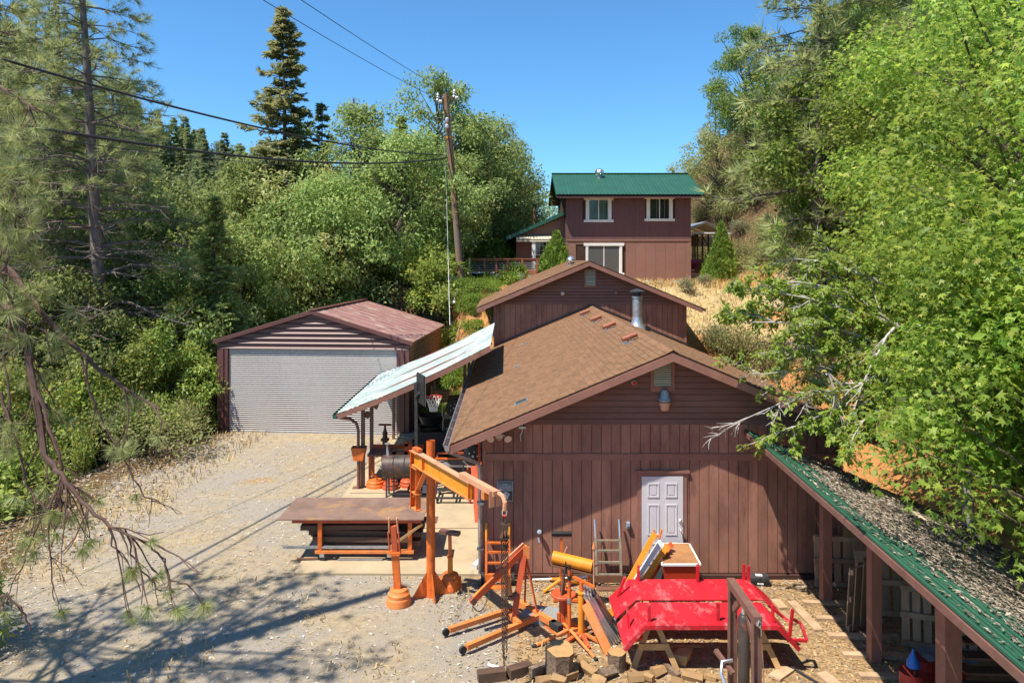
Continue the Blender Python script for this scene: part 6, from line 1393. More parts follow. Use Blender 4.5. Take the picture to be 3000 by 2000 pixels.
def broadleaf(seed, H, R, th, nclump, per, leaf, mat, tmpl=T_LEAF, keep=None, bark='bark', trunk_r=.16, flat=.7, cr=.30, lean=0, inner=.35):
    """trunk and crown meshes of one broad-leaved tree, base at the origin"""
    rng = np.random.default_rng(seed); rd = random.Random(seed)
    tr = MB(); zc = th+(H-th)*.5; hz = (H-th)*.5
    tp = [V(0,0,-.6)]
    for i in range(1,8): tp.append(V(.10*i*rd.uniform(-1,1)+lean*i/7, .10*i*rd.uniform(-1,1), H*.8*i/7))
    tr.tube(tp, [trunk_r*(1.15-.95*i/7) for i in range(8)], 8)
    pos = []; fw = []; up = []; sz = []
    for c in range(nclump):
        d = rand_unit(1,rng)[0]; f = inner+(1-inner)*rng.random()**.45
        lump = 1+.28*math.sin(3*math.atan2(d[1],d[0])+seed+2*d[2])+.2*math.sin(6*d[2]+seed*2+math.atan2(d[1],d[0]))
        cc = np.array([d[0]*R*f*lump+lean, d[1]*R*f*lump, zc+d[2]*hz*f])
        r = R*cr*rng.uniform(.6,1.25)
        # limb to the clump
        zl = max(th*.55, min(H*.75, cc[2]-.55*math.hypot(cc[0],cc[1])-rd.uniform(0,.5))); q = zl/(H*.8)*7; i0 = min(6,int(q)); a = tp[i0].lerp(tp[i0+1], q-i0)
        e = Vector(cc); mid = a.lerp(e,.5)+V(rd.uniform(-.2,.2),rd.uniform(-.2,.2),rd.uniform(-.1,.35))
        br = trunk_r*.32*rd.uniform(.6,1.1); tr.tube([a,mid,e], [br,br*.6,br*.2], 5, cap=False)
        n = int(per*rng.uniform(.6,1.3)*(r/(R*cr))**1.6)
        u = rand_unit(n,rng); rad = r*rng.random((n,1))**.42; off = u*rad*np.array([1,1,flat])
        off[:,2] -= .25*(off[:,0]**2+off[:,1]**2)/r
        pos.append(cc+off); out = nrm(off+1e-6)
        upv = nrm(out*.55+np.array([0,0,.75])+rng.normal(size=(n,3))*.42); fwv = nrm(out*.6+rng.normal(size=(n,3))*.7+np.array([0,0,-.35]))
        fw.append(fwv); up.append(upv); sz.append(leaf*rng.uniform(.45,1.35,n))
    pos, fw, up, sz = map(np.concatenate, (pos, fw, up, sz))
    if keep is not None:
        k = keep(pos); pos, fw, up, sz = pos[k], fw[k], up[k], sz[k]
    tm = tr.mesh('trunk', m[bark]); cm = leaves('crown', pos, fw, up, sz, tmpl, mat)
    return tm, cm
def conifer(seed, H, R, z0, mat, leaf=.34, levels=46, per=7, dens=9, top_bare=0, bark='bark', trunk_r=.22, tmpl=T_FIR, droop=.25, gap=.15, narrow=1.0, var=.6):
    rng = np.random.default_rng(seed); rd = random.Random(seed); tr = MB()
    tr.tube([V(0,0,-.8)]+[V(rd.uniform(-.06,.06),rd.uniform(-.06,.06),H*i/8) for i in range(1,9)], [trunk_r*(1.05-.125*i*.98) for i in range(9)], 8)
    pos=[];fw=[];up=[];sz=[]
    for lv in range(levels):
        f = min(1,max(0,(lv+rd.uniform(-.6,.6))/(levels-1))); z = z0+(H-z0)*f**.95; Lr = R*((1-f)**narrow)*(1+.12*math.sin(lv*1.7+seed))+.10
        if f < .12: Lr *= .55+f*4
        z00 = z; nb = max(3,int(per*(1-.4*f)))
        for b in range(nb):
            if rd.random() < gap: continue
            z = z00+rd.uniform(-.5,.5)*(H-z0)/levels*2.2; a = 2*PI*b/nb+lv*1.9+rd.uniform(-.6,.6); L_ = Lr*rd.uniform(var,1.15); d = V(math.cos(a),math.sin(a),0)
            tipz = -droop*L_+.9*L_*max(0,f-.35)+rd.uniform(-.12,.12)*L_
            pts = [V(0,0,z), d*L_*.5+V(0,0,z+tipz*.25+.04*L_), d*L_+V(0,0,z+tipz)]
            if L_ > .35: tr.tube(pts, [trunk_r*.16*(1-f*.6),trunk_r*.09,trunk_r*.03], 4, cap=False)
            n = max(2,int(dens*L_/1.0)); t_ = rng.uniform(.12,1.03,n)
            for tt in t_:
                p = pts[0].lerp(pts[1],tt*2) if tt < .5 else pts[1].lerp(pts[2],tt*2-1)
                s_ = rng.choice((-1,1)); w_ = .28*L_*(1-tt)+.10; sd = V(-d.y,d.x,0)*s_
                pos.append(tuple(p+sd*w_*rng.random()+V(0,0,-.08*rng.random()))); v = d*(.5+tt*.6)+sd*(.9-.6*tt)+V(0,0,-.35-droop*.6+rng.normal()*.15); fw.append(tuple(v)); up.append((rng.normal()*.3,rng.normal()*.3,1)); sz.append(leaf*rng.uniform(.6,1.25)*(.55+.45*min(1,L_)))
    return tr.mesh('trunk', m[bark]), leaves('crown', pos, fw, up, sz, tmpl, mat)
def pine(seed, H, z0, R, mat, needle=.30, whorls=20, per=5, tmpl=T_TUFT, trunk_r=.27, top=.5, dead=0, bark='pinebark', droop=.1, sub=7, lean=(0,0), bare=0):
    rng = np.random.default_rng(seed); rd = random.Random(seed); tr = MB()
    ax = lambda z: V(lean[0]*z/H, lean[1]*z/H, z)
    tr.tube([ax(-1.0)]+[ax(H*i/10)+V(rd.uniform(-.03,.03),rd.uniform(-.03,.03),0) for i in range(1,11)], [trunk_r*(1.05-.088*i) for i in range(11)], 12)
    pos=[];fw=[];up=[];sz=[]
    for wv in range(whorls):
        f = wv/(whorls-1); z = z0+(H-z0)*f+rd.uniform(-.2,.2); Lr = R*(1-.75*f**1.5)*(.55+.45*min(1,f*5+.2))
        for b in range(per):
            a = 2*PI*b/per+wv*2.4+rd.uniform(-.5,.5); L_ = Lr*rd.uniform(.55,1.15); d = V(math.cos(a),math.sin(a),0); sd = V(-d.y,d.x,0)
            o = ax(z); k1 = rd.uniform(.05,.22)*L_; e = o+d*L_+V(0,0,-droop*L_+rd.uniform(-.12,.25)*L_)
            pts = [o, o.lerp(e,.35)+V(0,0,k1*.5), o.lerp(e,.7)+V(0,0,k1*.2)+sd*rd.uniform(-.12,.12)*L_, e]
            br = .05*(.5+L_/R)*(1.1-.6*f); tr.tube(pts,[br,br*.7,br*.45,br*.2],5,cap=False)
            isdead = rd.random() < dead*max(0,1.5-2.6*f)
            for s_ in range(int(sub*L_/R)+2):
                tt = rd.uniform(.3,1.0) if not isdead else rd.uniform(.3,.9); q = tt*3; i0 = min(2,int(q)); p = pts[i0].lerp(pts[i0+1],q-i0)
                v = (d*rd.uniform(.2,1)+sd*rd.uniform(-1,1)+V(0,0,rd.uniform(-.5,.45))).normalized(); l = L_*.28*rd.uniform(.4,1.1)*(1.15-tt*.5)+.15
                e2 = p+v*l+V(0,0,.06*l); tr.tube([p,p.lerp(e2,.5)+V(0,0,-.06*l),e2],[br*.3,br*.2,br*.14],4,cap=False)
                if isdead: continue
                for g in range(rd.choice((1,2,2,3))):
                    pp_ = e2.lerp(p, g*.28); vv = (v+V(rd.uniform(-.5,.5),rd.uniform(-.5,.5),rd.uniform(0,.5))).normalized()
                    pos.append(tuple(pp_)); fw.append(tuple(vv)); up.append((rng.normal(),rng.normal(),1.2)); sz.append(needle*rng.uniform(.75,1.2))
            if not isdead:
                pos.append(tuple(e)); fw.append(tuple(d+V(0,0,.3))); up.append((0,0,1)); sz.append(needle*1.1)
    return tr.mesh('trunk', m[bark]), leaves('crown', pos, fw, up, sz, tmpl, mat)
def shrub(seed, R, H, n, leaf, mat, tmpl=T_LEAF, stem='bark'):
    rng = np.random.default_rng(seed); rd = random.Random(seed); tr = MB(); pos=[];fw=[];up=[];sz=[]
    for k in range(max(5,int(n/90))):
        a = rd.uniform(0,2*PI); f = rd.random()**.6; e = V(math.cos(a)*R*f*.9, math.sin(a)*R*f*.9, H*rd.uniform(.45,1.0)*(1-.45*f*f))
        tr.tube([V(e.x*.15,e.y*.15,-.1), V(e.x*.6,e.y*.6,e.z*.6), e],[.022,.014,.006],4,cap=False)
        q = 90; u = rand_unit(q,rng); off = u*(rng.random((q,1))**.5)*R*.38
        c = np.array(e); pp_ = c+off; pp_[:,2] = np.maximum(pp_[:,2], .03)
        pos.append(pp_); o = nrm(off+1e-6); up.append(nrm(o*.5+np.array([0,0,.8])+rng.normal(size=(q,3))*.4)); fw.append(nrm(o+rng.normal(size=(q,3))*.6)); sz.append(leaf*rng.uniform(.6,1.3,q))
    return tr.mesh('stem', m[stem]), leaves('foliage', np.concatenate(pos), np.concatenate(fw), np.concatenate(up), np.concatenate(sz), tmpl, mat)
def plant(name, meshes, label, cat, x, y, s=1, rz=None, group=None, sz=None, dz=0, parts=('trunk','crown')):
    rz = random.uniform(0,2*PI) if rz is None else rz
    o = thing(name, label, cat, (x,y,gz(x,y)+dz), group, rz); o.scale = (s,s,sz or s)
    for nm, me in zip(parts, meshes): objm(nm, me, o)
    return o

# --- meshes of each kind
oakA = broadleaf(1, 11.5, 4.0, 2.6, 105, 240, .21, m['oak'], cr=.25, inner=.45)
oakB = broadleaf(2, 13, 3.3, 3.0, 95, 240, .20, m['oak'], lean=.8, cr=.26, inner=.45)
oakC = broadleaf(3, 10, 3.9, 1.8, 90, 250, .20, m['oakdry'], cr=.26, inner=.45)
oakD = broadleaf(4, 8, 3.2, 1.2, 66, 260, .19, m['oak'], inner=.5)
def ragged_fir(seed, H, R, z0, ncl, per, leaf, mat, narrow=.9):
    rng = np.random.default_rng(seed); tr = MB(); tr.tube([V(0,0,-.8)]+[V(.05*math.sin(i*2.),.05*math.cos(i*1.7),H*i/8) for i in range(1,9)],[.27*(1.05-.128*i) for i in range(9)],8)
    P_=[];F_=[];U_=[];S_=[]
    for c in range(ncl):
        f = rng.random()**1.15; a = rng.uniform(0,2*PI); z = z0+(H-z0)*f; bay = 1+.30*math.sin(2*a+seed+f*9)+.18*math.sin(5*a-f*23)
        Lr = (R*(1-f)**narrow*bay+.12)*rng.uniform(.45,1.1)*min(1,.55+f*3); d = np.array([math.cos(a),math.sin(a),0]); rise = (.55*f-.22)*Lr
        tip = d*Lr+np.array([0,0,z+rise]); o = np.array([0,0,z])
        tr.tube([tuple(o),tuple(o*.5+tip*.5+np.array([0,0,-.05*Lr])),tuple(tip)],[.035*(1-f*.7),.02,.008],4,cap=False)
        n = int(per*(.35+Lr/R)); t_ = rng.uniform(.3,1.05,n)[:,None]; w_ = (.30*Lr*(1.1-t_)+.10)
        sd = np.array([-d[1],d[0],0]); s_ = rng.uniform(-1,1,(n,1))
        P_.append(o+(tip-o)*t_+sd*s_*w_+np.array([0,0,1])*rng.uniform(-.30,.06,(n,1))*(.4+.5*Lr/R))
        F_.append(nrm(d*(.4+t_*.5)+sd*s_*.8+np.array([0,0,-.25+.7*f])+rng.normal(size=(n,3))*.25)); U_.append(nrm(np.array([0,0,1])+rng.normal(size=(n,3))*.45)); S_.append(leaf*rng.uniform(.55,1.25,n))
    return tr.mesh('trunk', m['bark']), leaves('crown', np.concatenate(P_), np.concatenate(F_), np.concatenate(U_), np.concatenate(S_), T_FIR, mat)
firA = ragged_fir(5, 20, 4.4, 1.0, 400, 36, .36, m['fir'])
firB = ragged_fir(6, 11, 2.5, .5, 240, 27, .32, m['firgreen'])
firC = ragged_fir(7, 16, 2.5, 1.0, 200, 34, .34, m['fir'])
firFar = ragged_fir(8, 22, 4.2, 1.0, 150, 13, 1.0, m['pinefar'])
pineFar = pine(9, 20, 4, 3.6, m['pinefar'], needle=.62, whorls=17, per=5, tmpl=T_TUFT_FAR, sub=6)
pineM = pine(10, 15, 3, 3.0, m['pine'], needle=.50, whorls=21, per=6, tmpl=T_TUFT_FAR, sub=8)
gumA = broadleaf(21, 9.5, 3.5, 1.6, 120, 330, .118, m['gum'], tmpl=T_STAR, flat=.75, inner=.45, cr=.27)
gumB = broadleaf(22, 8, 3.0, 1.0, 100, 290, .118, m['gum'], tmpl=T_STAR, flat=.75, inner=.45, cr=.28)
cherry = broadleaf(23, 5.2, 1.7, .8, 44, 190, .17, m['cherry'], inner=.4, cr=.32, trunk_r=.09)
shA = shrub(31, 1.1, 1.5, 1900, .15, m['shrub']); shB = shrub(32, .9, 1.0, 1500, .13, m['shrub'])
shS = shrub(33, .75, .8, 1400, .085, m['sage']); shM = shrub(34, 1.6, 1.7, 3000, .11, m['manz']); shG = shrub(35, .7, .35, 1400, .085, m['bankgreen']); shU = shrub(36, .5, 1.4, 1300, .11, m['bankgreen'])
SP = ('stem','foliage')

# --- big ponderosa pine at the left and the grove behind it
pb2 = G(306,1262)
pond = pine(41, 22, 3.2, 4.4, m['pine'], needle=.44, whorls=28, per=6, tmpl=T_TUFT_MID, trunk_r=.33, dead=.8, sub=13, droop=.12, lean=(-1.15,0))
p = P(312,1180,29.5); o = plant('ponderosa_pine', pond, 'tall bare trunked ponderosa pine left of the metal garage', 'pine tree', p.x, 29.5, rz=0.0)
def tree_at(name, me, px, Y, label, cat, s=1, group=None, sz=None, dz=0, rz=None):
    x = (px-1484)*Y/F; return plant(name, me, label, cat, x, Y, s, rz, group, sz, dz)
tree_at('fir_tree', firA, 832, 43, 'tall dark fir with a thin dying top behind the garage', 'fir tree', 1.07, sz=1.07)
tree_at('fir_tree', firC, 945, 45, 'sparse narrow fir just right of the tall dark fir', 'fir tree', 1.0)
tree_at('fir_tree', firB, 628, 31.5, 'light green drooping fir left of the garage roof', 'fir tree', .84)
tree_at('fir_tree', firB, 1175, 50, 'bright green fir among the oaks left of the pole', 'fir tree', 1.02)
tree_at('pine_tree', pineFar, 548, 95, 'slender pine standing on the skyline left of the tall fir', 'pine tree', 1.25)
tree_at('pine_tree', pineM, 1512, 62, 'blue green pine between the oaks and the house', 'pine tree', .74)
sn = thing('dead_pine', 'dead pine top with clumps of rust brown needles above the oaks', 'dead tree', (P(1037,0,46).x,46,gz(P(1037,0,46).x,46)))
b = MB(); tz = P(0,290,46).z-sn.location.z; L0 = sn.location; b.tube([L0+V(0,0,0),L0+V(.05,0,tz*.6),L0+V(-.02,0,tz)],[.12,.07,.02],6)
pos=[];fw=[];up=[]
for k in range(34):
    f = random.random(); z = tz*(1-.24*f); a = random.choice((-1,1))*random.uniform(.0,.5)+random.choice((0,PI)); l = .15+f*1.5*random.uniform(.4,1)
    e = L0+V(math.cos(a)*l,math.sin(a)*l,z-.15*l)
    b.tube([L0+V(0,0,z+.12*l), e],[.02,.008],4,cap=False)
    for q in range(4): pos.append(tuple(e+V(random.uniform(-.12,.12),random.uniform(-.12,.12),random.uniform(-.12,.12)))); fw.append((random.gauss(0,1),random.gauss(0,1),random.gauss(-.4,1))); up.append((0,0,1))
for q in range(10): pos.append((L0.x,L0.y,L0.z+tz-.06*q)); fw.append((random.gauss(0,.5),random.gauss(0,.5),1)); up.append((1,0,0))
b.build('trunk', m['twig'], sn); me = leaves('needles',pos,fw,up,[.26]*len(pos),T_TUFT_FAR,m['deadneedle']); me.transform(Matrix.Translation(-L0)); objm('needles', me, sn)

left_oaks = [ # px, depth, mesh, scale, label
 (1270,47,oakB,1.02,'tall oak just left of the utility pole'),(1395,50,oakA,.98,'rounded oak right behind the utility pole'),(1455,54,oakB,.86,'thin pale oak right of the pole behind the deck'),
 (1130,46,oakA,.92,'oak with dark limbs midway between garage roof and pole'),(1010,42,oakC,1.12,'yellowish oak below the dead pine top'),(905,40,oakC,1.15,'dusty yellow oak above the ridge of the garage'),
 (930,37.8,oakA,.95,'oak with a thick dark trunk behind the garage ridge'),(760,41,oakB,1.0,'dark oak left of the tall fir trunk'),(1170,39.5,oakD,1.05,'leafy oak overhanging the garage roof corner'),(1290,42.5,oakD,1.0,'low oak between the garage and the pole foot'),
 (1085,43,oakB,1.05,'narrow upright oak behind the yellowish one'),(600,42,oakA,1.0,'broad dark oak left of the light green fir'),(700,37,oakD,1.1,'low leafy oak over the left garage eave'),(480,38,oakA,1.02,'oak filling the gap right of the ponderosa trunk'),
 (560,33,oakD,.95,'bushy oak at the yard edge left of the garage'),(400,33,oakD,1.05,'bushy oak behind the ponderosa trunk'),(1480,52,oakD,.75,'low dark oak filling the gap behind the deck rail'),(1440,55,oakD,.8,'second low oak behind the deck rail'),(1420,58,oakA,.9,'oak far behind the deck railing'),(1510,56,oakD,1.0,'low oak behind the house wing roof')]
for px,Y,me,s,lb in left_oaks: tree_at('oak_tree', me, px, Y, lb, 'oak tree', s)
fill = [(180,36,oakA,1.0),(60,34,oakB,.95),(310,44,oakB,1.1),(-60,44,oakB,1.2),(120,48,oakA,1.2),(450,50,oakB,1.2),(680,52,oakA,1.2),(830,52,oakB,1.2),(1000,54,oakA,1.1),(1200,58,oakB,1.0),(1330,64,oakA,.9),(60,27.5,oakD,.9),(200,29,oakD,.95)]
for px,Y,me,s in fill: tree_at('oak_tree', me, px, Y, 'oak merging into the dense dark wood behind the left yard edge', 'oak tree', s, 'oaks merging into the left wood')
pines_l = [(90,40,pineM,1.45),(-20,30,pineM,1.3),(170,34,pineM,1.35),(330,40,pineM,1.2),(30,52,pineFar,1.25),(215,55,pineFar,1.3),(330,62,pineFar,1.3),(420,75,pineFar,1.25),(-60,48,pineFar,1.3),(260,46,pineM,1.35),(150,70,pineFar,1.4)]
for px,Y,me,s in pines_l: tree_at('pine_tree', me, px, Y, 'pine merging into the blurred green mass behind the tall ponderosa', 'pine tree', s, 'pines behind the tall ponderosa')
random.seed(21)
for k in range(290):
    px = random.uniform(-300,1000) if k < 110 else random.uniform(260,800); Y = random.uniform(105,235); x = (px-1484)*Y/F
    tree_at('far_conifer', firFar if k % 3 else pineFar, px, Y, 'small far conifer on the wooded ridge at the upper left', 'conifer', random.uniform(.55,.95), 'far conifers on the left ridge')
# understorey along the yard edge
random.seed(31)
edge = [(100,1440),(180,1400),(260,1370),(330,1345),(395,1345),(450,1330),(520,1300),(575,1285),(620,1268),(-40,1500),(30,1470),(340,1290),(420,1275),(500,1260),(560,1240),(250,1310),(150,1330),(60,1370),(-100,1420),(610,1230),(460,1220),(380,1230),(300,1240),(200,1260),(90,1290)]
for k,(px,py) in enumerate(edge):
    c = G(px,py+10+random.randint(-14,14)); me, s = ((shA,.95),(shM,.75),(shB,.9),(shA,1.35),(shU,1.1),(shM,1.0))[k%6]
    plant('yard_edge_shrub', me, 'leafy shrub in the thicket along the left edge of the yard', 'shrub', c.x-.6, c.y+.6, s*random.uniform(.6,1.25), group='thicket along the yard edge', sz=s*random.uniform(.6,1.5), parts=SP)
tht = broadleaf(61, 4.6, 1.9, .4, 60, 170, .17, m['shrub'], inner=.5, cr=.30, trunk_r=.07)
for px,Y,s,lb in ((585,29.3,.82,'bright bushy young tree touching the left garage corner'),(505,28.6,.95,'bright leafy thicket tree second left of the garage'),(425,28.0,.9,'leafy thicket tree just right of the ponderosa foot'),(535,31.5,1.25,'tall leafy thicket tree behind the bright bushes left of the garage'),(390,30.5,1.2,'tall thicket tree behind the ponderosa foot'),(250,26.5,.9,'leafy thicket tree left of the ponderosa foot'),(130,24.5,.9,'yellow green thicket tree at the far left yard edge')):
    tree_at('thicket_tree', tht, px, Y, lb, 'tree', s)
for px,py,s,lb in ((640,1258,.45,'small yellowing bush at the left foot of the garage'),(590,1262,.7,'orange brown drying bush left of the garage corner')): c = G(px,py+10); plant('bush', shB, lb, 'bush', c.x-.25, c.y, s, parts=SP)
plant('bush', shA, 'dark leafy bush at the lower left corner of the picture', 'bush', G(10,1900).x-.7, G(10,1900).y, .75, parts=SP, dz=0)

# --- right hillside
right = [('sweetgum_tree',gumA,9.9,13.6,1.0,'big bright green star leaved tree filling the right side'),('sweetgum_tree',gumA,12.6,18.2,1.12,'tall bright tree behind the big star leaved one'),('sweetgum_tree',gumB,11.2,11.0,1.15,'bright star leaved tree at the far right edge'),
 ('sweetgum_tree',gumB,11.6,18.0,.8,'green star leaved tree on the orange bank beyond the shed'),('sweetgum_tree',gumA,13.5,23,1.0,'mid green tree left of the tall bright one on the slope'),
 
 ('oak_tree',oakA,13.6,29,.98,'dark green oak below the pine on the right slope'),('oak_tree',oakB,14.4,33,.85,'oak whose bough reaches left into the sky'),('oak_tree',oakD,13.3,30,.80,'round dark oak low on the slope right of the carport'),('oak_tree',oakC,18.2,39,1.0,'dusty oak on the upper right slope'),
 ('oak_tree',oakD,19.3,45,1.0,'oak above the house roof at the right'),('oak_tree',oakB,20.5,62,.95,'far oak on the skyline right of the house roof'),('oak_tree',oakC,17.5,61,.8,'dusty far oak behind the right end of the house roof'),('oak_tree',oakA,20,35,1.1,'broad oak high on the right slope'),('oak_tree',oakC,22,27,1.1,'oak high up behind the star leaved trees')]
def overshed(x0, y0, s):   # no leaf of a tree beside the shed may hang below its roof
    def f(p):
        wx = p[:,0]*s+x0; wy = p[:,1]*s+y0; wz = p[:,2]*s+gz(x0,y0)
        v = (wx-lo.x)*dv.x+(wy-lo.y)*dv.y
        return (wz > LZ-LS*v+.12) | (v > LW)
    return f
for nm,kw,x,y,s,lb in (('sweetgum_tree',dict(seed=25,H=7.2,R=3.1,th=.2,nclump=120,per=270,leaf=.122,mat=m['gum'],tmpl=T_STAR,lean=-2.3,flat=.75,inner=.4,cr=.28),10.2,9.2,.85,'bright star leaved tree hanging over the near shed roof'),
   ('cherry_tree',dict(seed=26,H=6.6,R=1.9,th=2.2,nclump=54,per=180,leaf=.17,mat=m['cherry'],lean=-1.6,inner=.4,cr=.3,trunk_r=.09),9.6,10.6,.95,'oval leaved bright tree leaning over the middle of the shed roof'),
   ('cherry_tree',dict(seed=27,H=5.6,R=1.8,th=1.6,nclump=46,per=180,leaf=.16,mat=m['cherry'],lean=-.9,inner=.4,cr=.32,trunk_r=.09),9.4,12.2,1.1,'oval leaved bright tree in the gap above the shed')):
    plant(nm, broadleaf(keep=overshed(x,y,s), **kw), lb, 'tree', x, y, s, rz=0.0)
def recolour(pair, mat):
    me = pair[1].copy(); me.materials.clear(); me.materials.append(mat); return (pair[0], me)
green = {id(k): recolour(k, m['oakgreen']) for k in (oakA, oakB, oakD)}
for nm,me,x,y,s,lb in right: plant(nm, green.get(id(me), me), lb, 'tree' if nm != 'oak_tree' else 'oak tree', x, y, s)
plant('pine_tree', pineM, 'dark pine with long needles at the top right of the sky gap', 'pine tree', 11.7, 27.5, 1.15, dz=.5)
plant('pine_tree', pineM, 'second dark pine behind the bright trees at the top right', 'pine tree', 15.2, 26, 1.25)
tree_at('pine_tree', pineFar, 2096, 75, 'small pointed conifer on the skyline above the right trees', 'pine tree', .5, dz=-3); tree_at('pine_tree', pineFar, 2182, 78, 'thin far conifer on the skyline close to the big oak', 'pine tree', .5, dz=-3.5)
random.seed(41)
for k in range(24):
    x = random.uniform(14.5,23); y = random.uniform(46,66); plant('brush', shM, 'olive brush on the slope behind the house and carport', 'bush', x, y, random.uniform(.8,1.4), group='olive brush on the far slope', parts=SP)
for k in range(22):
    x = random.uniform(9,17); y = random.uniform(20,40); 
    if x < xr(y)-1: continue
    plant('brush', shM if k % 2 else shS, 'grey green brush on the dry slope under the right trees', 'bush', x, y, random.uniform(.6,1.1), group='brush on the dry slope', parts=SP)
for px,py,Y,s,lb in ((2075,770,44,1.0,'young cypress like tree in front of the carport'),): pass
def cone_bush(seed, H, R, n, leaf, mat):
    rng = np.random.default_rng(seed); f = rng.random(n)**1.25; a = rng.uniform(0,2*PI,n); lump = 1+.16*np.sin(3*a+5*f)+.12*np.sin(7*a-11*f)
    prof = np.minimum(1,(1-f)*1.35+.03)*np.minimum(1,.75+f*1.6); r = R*prof*lump*(1.08-.55*rng.random(n)**1.6)
    pos = np.stack([r*np.cos(a),r*np.sin(a),H*(.03+.97*f)],1); o = np.stack([np.cos(a),np.sin(a),np.full(n,.25)],1)
    fw = nrm(o*.7+np.array([0,0,.7])+rng.normal(size=(n,3))*.35); up = nrm(o+rng.normal(size=(n,3))*.4)
    tr = MB().tube([V(0,0,-.3),V(.02,0,H*.5),V(0,0,H*.97)],[.06,.04,.01],6)
    return tr.mesh('trunk', m['bark']), leaves('crown', pos, fw, up, leaf*rng.uniform(.6,1.3,n), T_FIR, mat)
m['cedar'] = leafmat('bright_cedar_spray', (.15,.27,.04), (.32,.46,.09), .35, .5, rand=.1)
cyp = cone_bush(51, 3.6, 1.05, 2600, .22, m['cedar'])
tree_at('young_cedar', cyp, 2112, 45, 'bushy young cedar in front of the carport', 'cedar tree', .85, sz=1.0); tree_at('young_cedar', cyp, 2078, 44, 'small young cedar beside the red car', 'cedar tree', .42)
tree_at('young_cedar', cyp, 1630, 42.2, 'dense bright green conical cedar left of the lower house window', 'cedar tree', .92, sz=.82)
for px,py,me,s,lb in ((2010,858,shS,.8,'grey sage bush on the dry slope right of the middle roof'),(2065,842,shS,.7,'grey sage bush beside the stones below the house'),(2155,858,shS,.7,'grey sage bush under the young cedar'),(2180,770,shS,1.2,'large grey sage bush right of the carport'),(2170,690,shS,1.4,'large pale sage bush above the carport roof edge'),(2090,1010,shS,1.0,'sage bush at the right wall of the workshop'),(2120,1040,shM,.55,'dark olive bush by the low roof eave'),(2070,830,shB,.5,'small green bush by the car')):
    Y = 38.5
    for _ in range(60):
        q = P(px,py,Y); Y += (q.z-gz(q.x,q.y))*1.2; Y = min(max(Y,20),62)
    plant('bush', me, lb, 'bush', (px-1484)*Y/F, Y, s, parts=SP)
for px,Y in ((1385,50),(1415,51),(1445,50.5),(1475,51),(1505,50),(1430,54)): plant('undergrowth_bush', shA, 'dark bush under the oaks seen through the deck railing', 'bush', (px-1484)*Y/F, Y, random.uniform(1.7,2.2), group='bushes behind the deck railing', parts=SP)
random.seed(47)
for k in range(12): plant('bank_shrub', shA if k % 2 else shB, 'leafy shrub on the dark bank between the garage roof and the pole foot', 'bush', random.uniform(-5.2,-2.6), random.uniform(35.4,39.5), random.uniform(.9,1.5), group='shrubs between garage and pole', parts=SP)
# green bank between garage and house
random.seed(51)
for k in range(80):
    x = random.uniform(-3.2,-.6); y = random.uniform(28.6,38.5)
    plant('ground_cover', shG, 'low green plant on the bank below the deck', 'plant', x, y, random.uniform(.4,.95), group='green plants on the bank', parts=SP)
for px,py,Y,me,s,lb in ((1492,800,40.0,shU,.85,'tall leafy garden plant before the deck railing, left one'),(1520,800,39.6,shU,.95,'tall leafy garden plant before the deck railing, right one'),(1430,800,39.5,shU,.6,'slim garden plant by the deck post'),(1500,830,38.4,shG,1.6,'wide green mat plant below the stumps'),(1440,830,39,shG,1.3,'flat green mat plant near the pole foot')):
    x = (px-1484)*Y/F; plant('garden_plant', me, lb, 'plant', x, Y, s, parts=SP)
def stump(px, py, Y, r, h, label):
    q = P(px,py,Y); log((q.x,q.y,q.z-.1),(q.x+.03,q.y,q.z+h),r,label,'stump','stump','grey stumps by the deck',bark='rock')
stump(1528,822,38.6,.20,.42,'grey stump left of the cedar below the deck'); stump(1556,822,38.8,.17,.28,'low grey stump right of the other by the cedar'); stump(1322,845,37.2,.34,.62,'wide weathered grey stump left of the pole foot')
def rock(px,py,Y,s,label):
    q = P(px,py,Y); b = MB(); rd = random.Random(px); n=8
    b.lathe(q,[(s*.6,-s*.4),(s*1.0,-.0),(s*.9,s*.35),(s*.45,s*.6)],9); b.v = [(q.x+(x-q.x)*rd.uniform(.8,1.25),q.y+(y-q.y)*rd.uniform(.8,1.2),z+rd.uniform(-.1,.1)*s) for x,y,z in b.v]
    single(b,'rock',m['rock'],label,'rock','stones edging the terrace',smooth=False)
for px,py,lb in ((1897,830,'stone edging the terrace left below the house wall'),(1978,832,'largest stone at the terrace edge under the house corner'),(1935,833,'flat stone at the terrace edge in the middle'),(2060,838,'stone at the terrace edge by the red car'),(2120,842,'pale stone at the terrace edge under the cedar'),(1450,812,'stone at the foot of the deck skirt'),(1398,826,'stone beside the green pole box')): rock(px,py,41 if px > 1500 else 40,.28,lb)
random.seed(61)
for px in range(1890,2010,24): pass
# dead log and fallen branches on the slope
b = MB(); b.tube([V(10.6,22,hgt(10.6,22)+.1),V(11.8,23.5,hgt(11.8,23.5)+.15)],[.13,.10],8); single(b,'fallen_log',m['bark'],'dark fallen log on the orange bank under the bright trees','log')

